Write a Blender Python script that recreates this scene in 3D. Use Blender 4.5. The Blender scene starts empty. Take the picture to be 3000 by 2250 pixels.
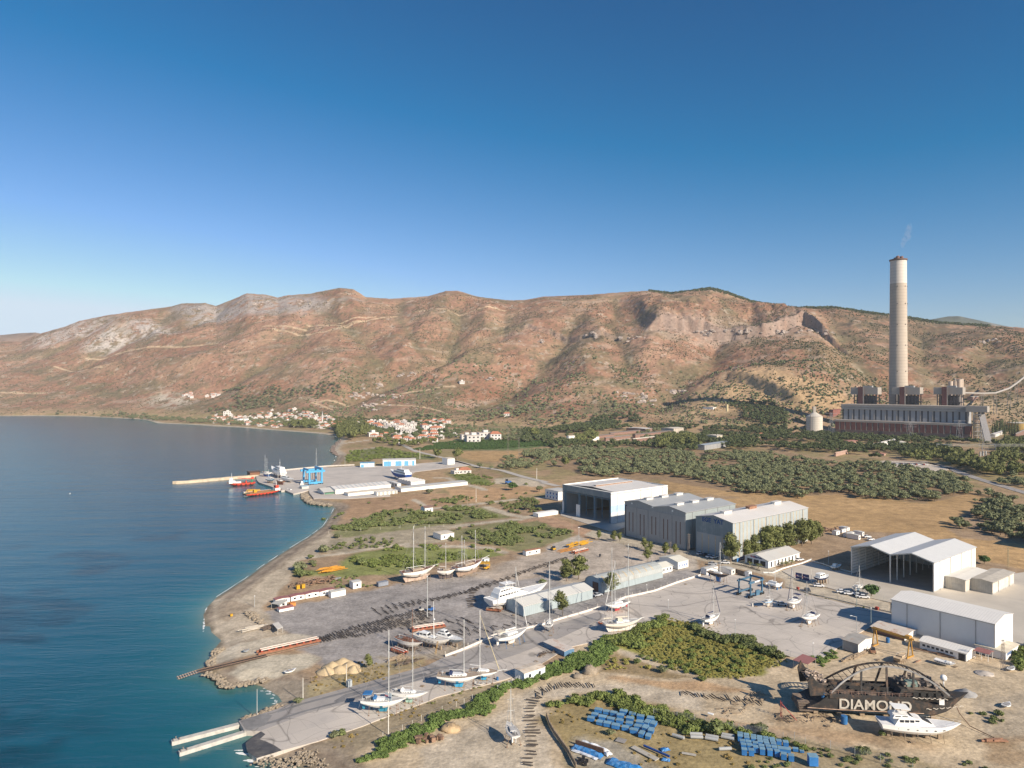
import bpy,bmesh,math,random
import numpy as np
from mathutils import Vector,Matrix
R=math.radians
random.seed(7);rng=np.random.default_rng(7)
SC=bpy.context.scene
HAZE=True
COL=SC.collection
H=93.0  # camera height above the ground, metres
F=2000.0;CX=1500.0;HY=1125.0  # focal length, centre and horizon of the 3000x2250 photograph
# ---------------------------------------------------------------- camera
cd=bpy.data.cameras.new('camera');cam=bpy.data.objects.new('camera',cd);COL.objects.link(cam)
cam.location=(0,0,H);cam.rotation_euler=(R(90),0,0)
cd.sensor_width=36;cd.lens=24;cd.clip_start=1;cd.clip_end=40000
SC.camera=cam
# ---------------------------------------------------------------- sky, sun, exposure
SUN_EL,SUN_AZ=29.0,136.6  # azimuth clockwise from +Y
w=bpy.data.worlds.new('World');SC.world=w;w.use_nodes=True
nt=w.node_tree;nt.nodes.clear()
sky=nt.nodes.new('ShaderNodeTexSky');sky.sky_type='NISHITA';sky.sun_disc=False
sky.sun_elevation=R(SUN_EL);sky.sun_rotation=R(SUN_AZ);sky.altitude=90
sky.air_density=1.0;sky.dust_density=0.35;sky.ozone_density=3.2
bg=nt.nodes.new('ShaderNodeBackground');bg.inputs[1].default_value=0.086
out=nt.nodes.new('ShaderNodeOutputWorld')
v1=nt.nodes.new('ShaderNodeVectorMath');v1.operation='SCALE';v1.inputs['Scale'].default_value=1/7.0
gm_=nt.nodes.new('ShaderNodeGamma');gm_.inputs[1].default_value=1.35
v2=nt.nodes.new('ShaderNodeVectorMath');v2.operation='SCALE';v2.inputs['Scale'].default_value=7.0
nt.links.new(sky.outputs[0],v1.inputs[0]);nt.links.new(v1.outputs[0],gm_.inputs[0]);nt.links.new(gm_.outputs[0],v2.inputs[0]);v3_=nt.nodes.new('ShaderNodeVectorMath');v3_.operation='MULTIPLY_ADD';v3_.inputs[1].default_value=(1.38,1.0,1.03);v3_.inputs[2].default_value=(-0.98,-0.08,0.15)
v4_=nt.nodes.new('ShaderNodeVectorMath');v4_.operation='MAXIMUM';v4_.inputs[1].default_value=(0.08,0.1,0.1)
nt.links.new(v2.outputs[0],v3_.inputs[0]);nt.links.new(v3_.outputs[0],v4_.inputs[0]);v5_=nt.nodes.new('ShaderNodeVectorMath');v5_.operation='MINIMUM';v5_.inputs[1].default_value=(5.2,6.4,7.5)
nt.links.new(v4_.outputs[0],v5_.inputs[0]);nt.links.new(v5_.outputs[0],bg.inputs[0]);nt.links.new(bg.outputs[0],out.inputs[0])
sd=bpy.data.lights.new('sun','SUN');sd.energy=5.0;sd.angle=R(0.5);sd.color=(1.0,0.88,0.72)
so=bpy.data.objects.new('sun',sd);COL.objects.link(so)
_s=Vector((math.sin(R(SUN_AZ))*math.cos(R(SUN_EL)),math.cos(R(SUN_AZ))*math.cos(R(SUN_EL)),math.sin(R(SUN_EL))))
so.rotation_euler=_s.to_track_quat('Z','Y').to_euler();so.location=(0,0,500)
SC.view_settings.view_transform='Standard';SC.view_settings.look='None'
SC.view_settings.exposure=0.50;SC.view_settings.gamma=1.0
# ---------------------------------------------------------------- photo readings -> ground points
CROP={'A':(450,1750,2.765),'B':(1100,1750,2.765),'C':(1600,1750,2.765),'D':(2250,1750,2.9493),
'E':(500,1350,2.765),'F':(1100,1350,2.765),'G':(1600,1350,2.765),'H':(2250,1350,2.9493),
'Z':(550,1120,3.6867),'Q':(900,1150,3.16),'S':(1500,1050,2.765),'K':(2400,1100,3.6867),
'J':(2300,700,2.37),'X':(640,1310,6.9125),'T':(1620,2130,6.506),'W':(2120,1590,7.3733),'P':(0,0,1.0),
'L1':(0,800,2.212),'L2':(900,800,2.212),'L3':(1800,800,1.8433),'L0':(0,1050,2.765)}
def px(c,x,y):
 o=CROP[c];return(o[0]+x/o[2],o[1]+y/o[2])
def gp(c,x,y,z=0.0):  # point of the plane at height z seen at this reading
 X,Y=px(c,x,y);d=F*(H-z)/(Y-HY)
 return Vector(((X-CX)/F*d,d,z))
def gd(c,x,y,d):  # point at known depth d
 X,Y=px(c,x,y);return Vector(((X-CX)/F*d,d,H-(Y-HY)/F*d))
def ytop(b,c,y):  # height of a reading above the foot point b (same depth)
 Y=px(c,0,y)[1];return H-(Y-HY)/F*b.y-b.z
 # ---------------------------------------------------------------- materials
MATS={}
def mat(name,col,rough=0.75,var=0.18,scale=0.35,metal=0.0,bump=0.0,rib=None,ribw=1.0,dirt=None,dirtamt=0.0,rnd=0.0,spec=0.4,dscale=0.12):
 if name in MATS:return MATS[name]
 m=bpy.data.materials.new(name);m.use_nodes=True;n=m.node_tree.nodes;l=m.node_tree.links
 b=n['Principled BSDF'];b.inputs['Roughness'].default_value=rough;b.inputs['Metallic'].default_value=metal
 b.inputs['Specular IOR Level'].default_value=spec
 tc=n.new('ShaderNodeTexCoord')
 nz=n.new('ShaderNodeTexNoise');nz.inputs['Scale'].default_value=scale;nz.inputs['Detail'].default_value=6;nz.inputs['Roughness'].default_value=0.65
 l.new(tc.outputs['Object'],nz.inputs['Vector'])
 mr=n.new('ShaderNodeMapRange');mr.inputs[1].default_value=0.3;mr.inputs[2].default_value=0.7
 mr.inputs[3].default_value=1-var;mr.inputs[4].default_value=1+var
 l.new(nz.outputs[0],mr.inputs[0])
 vm=n.new('ShaderNodeVectorMath');vm.operation='SCALE';vm.inputs[0].default_value=col[:3]
 l.new(mr.outputs[0],vm.inputs['Scale']);last=vm.outputs[0]
 if dirt:
  n2=n.new('ShaderNodeTexNoise');n2.inputs['Scale'].default_value=dscale;n2.inputs['Detail'].default_value=8;n2.inputs['Roughness'].default_value=0.7
  l.new(tc.outputs['Object'],n2.inputs['Vector'])
  m2=n.new('ShaderNodeMapRange');m2.inputs[1].default_value=0.5;m2.inputs[2].default_value=0.68;m2.inputs[4].default_value=dirtamt
  l.new(n2.outputs[0],m2.inputs[0])
  mx=n.new('ShaderNodeMix');mx.data_type='RGBA';l.new(m2.outputs[0],mx.inputs[0]);l.new(last,mx.inputs[6]);mx.inputs[7].default_value=(*dirt,1)
  last=mx.outputs[2]
 if rib is not None:
  wv=n.new('ShaderNodeTexWave');wv.wave_type='BANDS';wv.bands_direction=rib;wv.inputs['Scale'].default_value=0.314/ribw
  l.new(tc.outputs['Object'],wv.inputs['Vector'])
  m3=n.new('ShaderNodeMapRange');m3.inputs[1].default_value=0.0;m3.inputs[2].default_value=0.25;m3.inputs[3].default_value=0.88;m3.inputs[4].default_value=1.0
  l.new(wv.outputs[1],m3.inputs[0])
  v3=n.new('ShaderNodeVectorMath');v3.operation='SCALE';l.new(last,v3.inputs[0]);l.new(m3.outputs[0],v3.inputs['Scale']);last=v3.outputs[0]
 if rnd:
  oi=n.new('ShaderNodeObjectInfo');m4=n.new('ShaderNodeMapRange');m4.inputs[3].default_value=1-rnd;m4.inputs[4].default_value=1+rnd
  l.new(oi.outputs['Random'],m4.inputs[0]);v4=n.new('ShaderNodeVectorMath');v4.operation='SCALE'
  l.new(last,v4.inputs[0]);l.new(m4.outputs[0],v4.inputs['Scale']);last=v4.outputs[0]
 l.new(last,b.inputs['Base Color'])
 if bump:
  bp=n.new('ShaderNodeBump');bp.inputs['Strength'].default_value=0.6;bp.inputs['Distance'].default_value=bump
  nb=n.new('ShaderNodeTexNoise');nb.inputs['Scale'].default_value=scale*6;nb.inputs['Detail'].default_value=4
  l.new(tc.outputs['Object'],nb.inputs['Vector']);l.new(nb.outputs[0],bp.inputs['Height']);l.new(bp.outputs[0],b.inputs['Normal'])
 MATS[name]=m;return m
def attrmat(name,rough=0.9,amp=0.35,fine=0.9,mid=0.09,big=0.012,bump=0.25,stain=None):
 """albedo from the mesh attribute 'albedo' broken up by three sizes of noise"""
 m=bpy.data.materials.new(name);m.use_nodes=True;n=m.node_tree.nodes;l=m.node_tree.links
 b=n['Principled BSDF'];b.inputs['Roughness'].default_value=rough;b.inputs['Specular IOR Level'].default_value=0.15
 at=n.new('ShaderNodeAttribute');at.attribute_name='albedo'
 tc=n.new('ShaderNodeTexCoord');last=at.outputs['Color']
 for sc_,a,d in((fine,amp*0.55,5),(mid,amp*0.7,6),(big,amp*0.45,5)):
  z=n.new('ShaderNodeTexNoise');z.inputs['Scale'].default_value=sc_;z.inputs['Detail'].default_value=d;z.inputs['Roughness'].default_value=0.7
  l.new(tc.outputs['Object'],z.inputs['Vector'])
  r=n.new('ShaderNodeMapRange');r.inputs[1].default_value=0.3;r.inputs[2].default_value=0.7;r.inputs[3].default_value=1-a;r.inputs[4].default_value=1+a
  l.new(z.outputs[0],r.inputs[0]);v=n.new('ShaderNodeVectorMath');v.operation='SCALE';l.new(last,v.inputs[0]);l.new(r.outputs[0],v.inputs['Scale']);last=v.outputs[0]
 l.new(last,b.inputs['Base Color'])
 if bump:
  bp=n.new('ShaderNodeBump');bp.inputs['Strength'].default_value=0.8;bp.inputs['Distance'].default_value=bump
  z=n.new('ShaderNodeTexNoise');z.inputs['Scale'].default_value=0.8;z.inputs['Detail'].default_value=6;l.new(tc.outputs['Object'],z.inputs['Vector'])
  l.new(z.outputs[0],bp.inputs['Height']);l.new(bp.outputs[0],b.inputs['Normal'])
 return m
 # ---------------------------------------------------------------- mesh helpers
def tagset(o,label=None,cat=None,group=None,kind=None):
 if label:o['label']=label
 if label and len(label.split())>16:print('LONG',label)
 if cat:o['category']=cat
 if group:o['group']=group
 if kind:o['kind']=kind
 return o
class MB:
 def __init__(s):s.v=[];s.f=[]
 def add(s,vs,fs):
  o=len(s.v);s.v+=[tuple(p)for p in vs];s.f+=[tuple(i+o for i in f)for f in fs];return s
 def hexa(s,b,t):  # 4 bottom + 4 top points, counter-clockwise from above
  return s.add(list(b)+list(t),[(3,2,1,0),(4,5,6,7),(0,1,5,4),(1,2,6,5),(2,3,7,6),(3,0,4,7)])
 def box(s,x0,x1,y0,y1,z0,z1):
  return s.hexa([(x0,y0,z0),(x1,y0,z0),(x1,y1,z0),(x0,y1,z0)],[(x0,y0,z1),(x1,y0,z1),(x1,y1,z1),(x0,y1,z1)])
 def rbox(s,c,sx,sy,sz,rz=0.0,ry=0.0):
  M=Matrix.Rotation(rz,3,'Z')@Matrix.Rotation(ry,3,'Y');c=Vector(c)
  P=[c+M@Vector((x*sx/2,y*sy/2,z*sz/2))for z in(-1,1)for x,y in((-1,-1),(1,-1),(1,1),(-1,1))]
  return s.hexa(P[:4],P[4:])
 def tube(s,a,b,r0,r1=None,n=6):
  a=Vector(a);b=Vector(b);r1=r0 if r1 is None else r1;d=(b-a)
  if d.length<1e-6:return s
  d.normalize();u=d.cross(Vector((0,0,1)));
  if u.length<1e-3:u=Vector((1,0,0))
  u.normalize();w_=d.cross(u);P=[]
  for c,r in((a,r0),(b,r1)):
   for i in range(n):
    t=2*math.pi*i/n;P.append(c+(u*math.cos(t)+w_*math.sin(t))*r)
  return s.add(P,[(i,(i+1)%n,n+(i+1)%n,n+i)for i in range(n)]+[tuple(range(n-1,-1,-1)),tuple(range(n,2*n))])
 def path(s,pts,r,n=5):
  for a,b in zip(pts[:-1],pts[1:]):s.tube(a,b,r,r,n)
  return s
 def lathe(s,c,prof,n=24):
  c=Vector(c);P=[c+Vector((r*math.cos(2*math.pi*i/n),r*math.sin(2*math.pi*i/n),z))for r,z in prof for i in range(n)]
  m=len(prof)
  return s.add(P,[(k*n+i,k*n+(i+1)%n,(k+1)*n+(i+1)%n,(k+1)*n+i)for k in range(m-1)for i in range(n)]+[tuple(range(n-1,-1,-1)),tuple(range((m-1)*n,m*n))])
 def prism(s,poly,z0,z1):
  n=len(poly)
  return s.add([(p[0],p[1],z0)for p in poly]+[(p[0],p[1],z1)for p in poly],[tuple(range(n-1,-1,-1)),tuple(range(n,2*n))]+[(i,(i+1)%n,n+(i+1)%n,n+i)for i in range(n)])
 def extr(s,prof,a0,a1,axis='x'):  # prof: list of (h,z); extruded along axis
  n=len(prof);P=[]
  for a in(a0,a1):
   for h,z in prof:P.append((a,h,z)if axis=='x' else(h,a,z))
  return s.add(P,[tuple(range(n)),tuple(range(2*n-1,n-1,-1))]+[((i+1)%n,i,n+i,n+(i+1)%n)for i in range(n)])
 def loft(s,rings,closed=True,caps=True):
  n=len(rings[0]);o=len(s.v)
  for r in rings:s.v+=[tuple(p)for p in r]
  m=n if closed else n-1
  for k in range(len(rings)-1):
   for i in range(m):
    j=(i+1)%n;s.f.append((o+k*n+i,o+k*n+j,o+(k+1)*n+j,o+(k+1)*n+i))
  if caps:s.f.append(tuple(o+i for i in range(n-1,-1,-1)));s.f.append(tuple(o+(len(rings)-1)*n+i for i in range(n)))
  return s
 def blob(s,c,r,sx=1,sy=1,sz=1,jit=0.2,n=8,m=5):
  c=Vector(c);P=[c+Vector((0,0,r*sz))]
  for k in range(1,m):
   t=math.pi*k/m
   for i in range(n):
    q=2*math.pi*(i+.5*(k%2))/n;rr=r*(1+random.uniform(-jit,jit))
    P.append(c+Vector((rr*sx*math.sin(t)*math.cos(q),rr*sy*math.sin(t)*math.sin(q),rr*sz*math.cos(t))))
  P.append(c-Vector((0,0,r*sz)));e=len(P)-1
  fs=[(0,1+i,1+(i+1)%n)for i in range(n)]+[(1+k*n+i,1+(k+1)*n+i,1+(k+1)*n+(i+1)%n,1+k*n+(i+1)%n)for k in range(m-2)for i in range(n)]
  fs+=[(e,1+(m-2)*n+(i+1)%n,1+(m-2)*n+i)for i in range(n)]
  return s.add(P,fs)
 def build(s,name,mt,parent=None,org=None,smooth=False,fix=True):
  me=bpy.data.meshes.new(name)
  vs=s.v if org is None else[(p[0]-org[0],p[1]-org[1],p[2]-org[2])for p in s.v]
  me.from_pydata(vs,[],s.f)
  if fix:
   bm=bmesh.new();bm.from_mesh(me);bmesh.ops.recalc_face_normals(bm,faces=bm.faces);bm.to_mesh(me);bm.free()
  me.materials.append(mt)
  if smooth:me.polygons.foreach_set('use_smooth',[True]*len(me.polygons))
  o=bpy.data.objects.new(name,me);COL.objects.link(o)
  if org is not None and parent is None:o.location=org
  if parent is not None:o.parent=parent
  return o
def thing(name,label,cat,loc=(0,0,0),rz=0.0,group=None):
 o=bpy.data.objects.new(name,None);COL.objects.link(o);o.location=loc;o.rotation_euler=(0,0,rz);o.empty_display_size=1
 return tagset(o,label,cat,group)
def copy_tree(o,parent=None):
 c=o.copy();COL.objects.link(c)
 if parent:c.parent=parent
 for ch in list(o.children):copy_tree(ch,c)
 return c
def npmesh(name,V,Q,mt,smooth=False,attr=None,parent=None):
 me=bpy.data.meshes.new(name);V=np.asarray(V,np.float32);Q=np.asarray(Q,np.int32);k=Q.shape[1]
 me.vertices.add(len(V));me.vertices.foreach_set('co',V.ravel())
 me.loops.add(Q.size);me.loops.foreach_set('vertex_index',Q.ravel())
 me.polygons.add(len(Q));me.polygons.foreach_set('loop_start',np.arange(0,Q.size,k,dtype=np.int32));me.polygons.foreach_set('loop_total',np.full(len(Q),k,np.int32))
 if smooth:me.polygons.foreach_set('use_smooth',np.ones(len(Q),bool))
 me.update(calc_edges=True)
 if attr is not None:
  a=me.attributes.new('albedo','FLOAT_COLOR','POINT');C4=np.ones((len(V),4),np.float32);C4[:,:3]=attr;a.data.foreach_set('color',C4.ravel())
 me.materials.append(mt);o=bpy.data.objects.new(name,me);COL.objects.link(o)
 if parent:o.parent=parent
 return o
 # ---------------------------------------------------------------- numpy noise and polygons
_perm=rng.permutation(512);_grad=rng.uniform(-1,1,(512,))
def vnoise(x,y):
 xi=np.floor(x).astype(int);yi=np.floor(y).astype(int);xf=x-xi;yf=y-yi
 u=xf*xf*(3-2*xf);v=yf*yf*(3-2*yf)
 def h(a,b):return _grad[_perm[(a+_perm[b&511])&511]]
 return(h(xi,yi)*(1-u)+h(xi+1,yi)*u)*(1-v)+(h(xi,yi+1)*(1-u)+h(xi+1,yi+1)*u)*v
def fbm(x,y,o=5,g=0.5):
 s=0;a=1;t=0
 for i in range(o):s=s+a*vnoise(x*2**i+17*i,y*2**i+31*i);t+=a;a*=g
 return s/t
def ridged(x,y,o=5,g=0.5):
 s=0;a=1;t=0
 for i in range(o):s=s+a*(1-2*np.abs(vnoise(x*2**i+7*i,y*2**i+3*i)));t+=a;a*=g
 return s/t
def inpoly(X,Y,P):
 r=np.zeros(X.shape,bool);n=len(P)
 x0=min(p[0]for p in P);x1=max(p[0]for p in P);y0=min(p[1]for p in P);y1=max(p[1]for p in P)
 bb=(X>=x0)&(X<=x1)&(Y>=y0)&(Y<=y1);x=X[bb];y=Y[bb];q=np.zeros(x.shape,bool)
 for i in range(n):
  ax,ay=P[i][:2];bx,by=P[(i+1)%n][:2]
  if ay==by:continue
  q^=((ay>y)!=(by>y))&(x<(bx-ax)*(y-ay)/(by-ay)+ax)
 r[bb]=q;return r
def pdist(X,Y,P,closed=False):
 d=np.full(X.shape,1e9);n=len(P)
 for i in range(n if closed else n-1):
  ax,ay=P[i][:2];bx,by=P[(i+1)%n][:2];dx,dy=bx-ax,by-ay
  t=np.clip(((X-ax)*dx+(Y-ay)*dy)/max(dx*dx+dy*dy,1e-9),0,1)
  d=np.minimum(d,np.hypot(X-ax-t*dx,Y-ay-t*dy))
 return d
def sst(a,b,x):
 t=np.clip((x-a)/(b-a),0,1);return t*t*(3-2*t)
 # ================================================================ THE SETTING: shore, ground, hills, water
WZ=-1.3
SHORE=[('P',-1500,1216),('P',-600,1217),('L0',0,468),('L0',300,466),('L0',650,469),('L0',1170,495),('L0',1280,525),('L0',1640,540),('L0',2000,562),('Z',0,455),
('Z',300,476),('Z',600,490),('Z',1000,522),('Z',1400,552),('Z',1600,576),('Z',1650,622),('Z',1590,680),('Z',1550,735),('Z',1620,790),
('Z',1600,850),('Z',1530,905),('Z',1250,937),('Z',1040,957),('Z',780,985),('Z',735,1010),('Z',745,1055),('Z',960,1130),('Z',1060,1165),('Z',1135,1205),
('Z',1240,1195),('Z',1280,1262),('Z',1330,1302),('Z',1550,1330),('Z',1600,1372),('E',1330,378),('E',1308,430),('E',1240,530),('E',1130,612),
('E',1000,690),('E',850,785),('E',750,852),('E',620,950),('E',470,1047),('E',370,1110),('E',292,1190),('E',265,1250),('E',275,1340),
('A',455,235),('A',470,285),('A',548,350),('A',500,410),('A',462,480),('A',450,530),('A',375,585),('A',380,615),('A',490,625),('A',540,690),
('A',612,725),('A',760,692),('A',870,720),('A',1010,800),('A',1040,845),('A',950,882),('A',850,925),('A',700,990),('A',735,1080),('A',870,1085),
('A',765,1210),('A',800,1290),('A',870,1312),('A',1040,1345),('A',1250,1392),('A',1400,1500),('A',1500,1700),('A',1700,2200),('A',2100,3600)]
SH=[gp(c,x,y,WZ)for c,x,y in SHORE]
LAND=[(p.x,p.y)for p in SH]+[(300,20),(9000,20),(9000,9000),(-9000,9000),(-9000,SH[0].y)]
SHL=[(p.x,p.y)for p in SH]
# ridge profiles: for picture columns, (depth, picture row) from the hill foot to the skyline
SKYL=[(-900,1010),(-300,960),(0,1000),(63,1000),(108,980),(131,973),(190,956),(230,940),(316,922),(461,903),(502,897),(533,888),(601,887),(633,896),(669,881),(723,859),(778,863),(814,872),(841,865),(904,861),(995,843),(1036,847),(1072,870),(1144,875),(1253,868),(1307,852),(1343,852),(1397,868),(1479,878),(1533,879),(1592,868),(1727,864),(1773,860),(1849,854),(1908,850),(1963,859),(2017,852),(2079,843),(2126,854),(2201,881),(2310,900),(2451,900),(2560,917),(2668,930),(2750,944),(2994,960),(3300,990),(3900,1010)]
FOOT=[(-900,2120),(0,2010),(300,2000),(500,1900),(800,1750),(1000,1640),(1300,1560),(1600,1500),(2000,1400),(2300,1320),(2700,1420),(3900,1500)]
RDG=[(-900,3300),(0,3300),(500,3200),(1000,3000),(1500,2900),(2100,2700),(2500,2600),(3000,2500),(3900,2500)]
MIDR=[(-900,1130),(0,1100),(160,1085),(400,1060),(700,1040),(1000,1030),(1300,1035),(1500,1040),(1700,1030),(2000,1035),(2200,1035),(2400,1030),(2600,1065),(2800,1075),(3000,1070),(3900,1090)]
def lerp(tab,x):return np.interp(x,[t[0]for t in tab],[t[1]for t in tab])
GULL=[([(1338,885),(1335,930),(1325,1003),(1260,1030),(1200,1050),(1150,1085),(1090,1120),(1000,1160)],48,75),
([(1490,915),(1495,945),(1440,985),(1330,1015)],36,70),([(1663,960),(1640,1010),(1600,1060),(1570,1090),(1480,1150),(1380,1185)],46,80),
([(960,900),(1000,930),(1040,970),(1075,1010),(1110,1050),(1150,1080)],34,65),([(2150,960),(2120,1010),(2060,1050),(1990,1080),(1940,1150),(1925,1180)],44,75),
([(900,950),(860,1010),(780,1060),(700,1110),(640,1150)],26,70),([(500,910),(450,960),(330,1010),(150,1090)],30,80),([(2440,930),(2480,1000),(2530,1060),(2600,1110)],45,80),
([(2720,960),(2690,1040),(2720,1100),(2800,1130)],34,70),([(660,890),(640,920),(560,960),(400,985)],22,60),([(1800,870),(1810,920),(1790,960),(1830,1010),(1850,1080)],26,55),
([(2100,870),(2130,920),(2200,960)],22,60),([(1180,880),(1170,930),(1200,980),(1250,1025)],22,55),([(300,930),(240,980),(120,1040)],22,60),([(2900,1000),(2850,1060),(2880,1110)],28,70)]
SPUR=[([(1505,960),(1440,1010),(1340,1060),(1230,1090)],26,80),([(1730,930),(1760,1000),(1700,1080),(1660,1140)],28,85),([(1450,900),(1420,940),(1400,970)],24,60),([(2040,900),(2300,940),(2370,960),(2440,1010),(2380,1080)],30,90),
([(2800,1040),(2900,990),(3000,1030)],32,90),([(1230,930),(1200,1000),(1130,1040)],22,70),([(830,960),(700,1010),(560,1060)],20,90),([(360,945),(420,975),(520,1000)],30,70),([(1900,880),(1930,950),(1900,1040)],22,70)]
def base_h(PX,Y):
 f=lerp(FOOT,PX);r=lerp(RDG,PX);zr=H-(lerp(SKYL,PX)-HY)/F*r
 ym=f+0.42*(r-f);zm=H-(lerp(MIDR,PX)-HY)/F*ym
 s=np.clip((Y-f)/(ym-f),0,1);t=np.clip((Y-ym)/(r-ym),0,1)
 h=zm*(0.55*s+0.45*s**2.2)
 h=h+(zr-zm)*(t*0.5+0.5*(3*t*t-2*t**3))
 dn=np.clip((Y-r)/900,0,1.6);h=h-zr*0.55*dn**1.2
 return h,s,t
def hill_pt(x,y):  # the hillside point seen at picture position x, y
 lo,hi=float(lerp(FOOT,x)),float(lerp(RDG,x))
 ys=np.linspace(lo,hi,160);h,_,_=base_h(np.full(160,float(x)),ys);pr=HY+F*(H-h)/ys
 i=int(np.argmax(pr<=y))if(pr<=y).any()else 159
 return((x-CX)/F*ys[i],ys[i],h[i])
NC=1250
COLX=np.linspace(-420,3420,NC)
r1=F*H/(np.linspace(2500,1216,470)-HY);r2=np.linspace(r1[-1],3500,250)[1:];r1b=r1[r1<1150];r2=np.linspace(r1b[-1],3450,470)[1:]
ROWY=np.concatenate([r1b,r2,[3600,3800,4100,4600]])
NR=len(ROWY)
PXg,Yg=np.meshgrid(COLX,ROWY);Xg=(PXg-CX)/F*Yg
def hill_height(PXg,Xg,Yg):
 h,s,t=base_h(PXg,Yg)
 wx=Xg+60*fbm(Xg/260,Yg/260,3);wy=Yg+60*fbm(Xg/260+9,Yg/260+4,3)
 env=np.clip(h/90,0,1)*(1-0.75*sst(0.75,1.0,t))
 h=h+env*(7*ridged(wx/330,wy/480,5)-3)
 h=h+env*(4.5*fbm(Xg/38,Yg/38,4,.6))+np.clip(h/60,0,1)*1.6*fbm(Xg/11,Yg/11,3)
 fade=np.clip(h/70,0,1)*(1-0.8*sst(0.8,1.0,t))
 for tab,sg in((GULL,-1),(SPUR,1)):
  for pl,d,wd in tab:
   P=[hill_pt(*p)[:2]for p in pl];P2=P
   dd=pdist(wx,wy,P2);h=h+sg*d*.82*np.exp(-(dd/wd)**1.35)*fade
   # rock band: a step along a contour of the hill
 cl=[hill_pt(*p)[:2]for p in((1880,985),(1957,976),(2017,966),(2110,972),(2234,981),(2320,972),(2359,962),(2420,985),(2480,1012))]
 cy=np.interp(Xg,[c[0]for c in cl],[c[1]for c in cl]);o=wy-0.6*(wy-Yg)-cy+14*fbm(Xg/40,Yg/300,3)
 inx=sst(cl[0][0],cl[0][0]+60,Xg)*(1-sst(cl[-1][0]-40,cl[-1][0]+20,Xg))
 band=inx*sst(-6,6,o)*(1-sst(60,420,o));h=h+(38+10*fbm(Xg/25,Yg/80,3))*band
 rock=inx*np.exp(-(o/20)**2)
 cl=[hill_pt(*p)[:2]for p in((1500,968),(1600,965),(1700,985),(1780,990),(1870,990))]
 cy=np.interp(Xg,[c[0]for c in cl],[c[1]for c in cl]);o=Yg-cy+20*fbm(Xg/30,Yg/200,3)
 inx=sst(cl[0][0],cl[0][0]+60,Xg)*(1-sst(cl[-1][0]-60,cl[-1][0],Xg));h=h+12*inx*sst(-6,6,o)*(1-sst(50,300,o));rock=np.maximum(rock,.7*inx*np.exp(-(o/16)**2))
 # tipped ash terrace behind the trees, with a steep side facing away from the sun
 pl=[hill_pt(*p)[:2]for p in((2055,1108),(2136,1112),(2201,1131),(2272,1160),(2340,1190))];ys=[p[1]for p in pl];xe=np.interp(Yg,ys[::-1],[p[0]for p in pl][::-1]);o=Xg-xe+5*fbm(Xg/30,Yg/30,3)
 iny=sst(ys[-1]-30,ys[-1]+40,Yg)*(1-sst(ys[0]-40,ys[0]+40,Yg));h=h+24*iny*sst(-14,12,o)*(1-sst(50,330,o))
 return h,rock,s,t
def gp_h(x,y):return hill_pt(x,y)[:2]
hill,rock,s_,t_=hill_height(PXg,Xg,Yg)
land=inpoly(Xg,Yg,LAND)
far=Yg>1000
sdist=pdist(Xg,Yg,SHL);sdist=np.where(land,sdist,-sdist)
beach=np.clip(WZ+sdist*np.where(Yg<1200,0.16,0.1),-5,0)
zz=np.where(sdist<20,beach,0.0)+np.where(land,hill,0)*sst(0,60,sdist)
zz=np.where(sdist>25,hill,zz)
nearn=0.10*fbm(Xg/6,Yg/6,3)*sst(10,30,sdist)
# ---- ground colours: dry soil, scrub, sand, rock, fields (true colours of the surfaces)
def C(r,g,b):return np.array([r,g,b])
alb=np.zeros(Xg.shape+(3,));alb[:]=C(.33,.235,.15)
n1=fbm(Xg/45,Yg/45,5,.6)[...,None];n2=fbm(Xg/9,Yg/9,4,.6)[...,None];n3=fbm(Xg/200+3,Yg/200,4)[...,None]
def paint(mask,col):
 m=np.clip(mask,0,1)
 if m.ndim==2:m=m[...,None]
 alb[:]=alb*(1-m)+np.asarray(col)*m
def region(pts,col,soft=2.0,wob=3.0,amt=1.0,z=0.0):
 P=[gp(*p)if len(p)==3 else p for p in pts];P=[(p[0],p[1])for p in P]
 x0=min(p[0]for p in P)-25;x1=max(p[0]for p in P)+25;y0=min(p[1]for p in P)-25;y1=max(p[1]for p in P)+25
 rows=np.where((ROWY>=y0)&(ROWY<=y1))[0]
 if len(rows)==0:return
 a,b=rows[0],rows[-1]+1
 if a>b:a,b=b,a
 X=Xg[a:b]+wob*fbm(Xg[a:b]/7,Yg[a:b]/7,3);Y=Yg[a:b]+wob*fbm(Xg[a:b]/7+50,Yg[a:b]/7,3)
 i=inpoly(X,Y,P);d=pdist(X,Y,P,True);m=np.where(i,0.5+d/soft,0.5-d/soft)
 m=(np.clip(m,0,1)*amt)[...,None];alb[a:b]=alb[a:b]*(1-m)+np.asarray(col)*m
def track(pts,wd,col,hillside=False,amt=1.0,soft=1.5):
 P=[hill_pt(*p)[:2]for p in pts]if hillside else[tuple(gp(*p))[:2]for p in pts]
 y0=min(p[1]for p in P)-30;y1=max(p[1]for p in P)+30;rows=np.where((ROWY>=y0)&(ROWY<=y1))[0]
 if len(rows)==0:return
 a,b=rows[0],rows[-1]+1
 d=pdist(Xg[a:b]+1.5*fbm(Xg[a:b]/8,Yg[a:b]/8,3),Yg[a:b],P);m=(amt*(1-sst(wd/2-soft/2,wd/2+soft,d)))[...,None]
 alb[a:b]=alb[a:b]*(1-m)+np.asarray(col)*m
hm=sst(0,25,hill)
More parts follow.
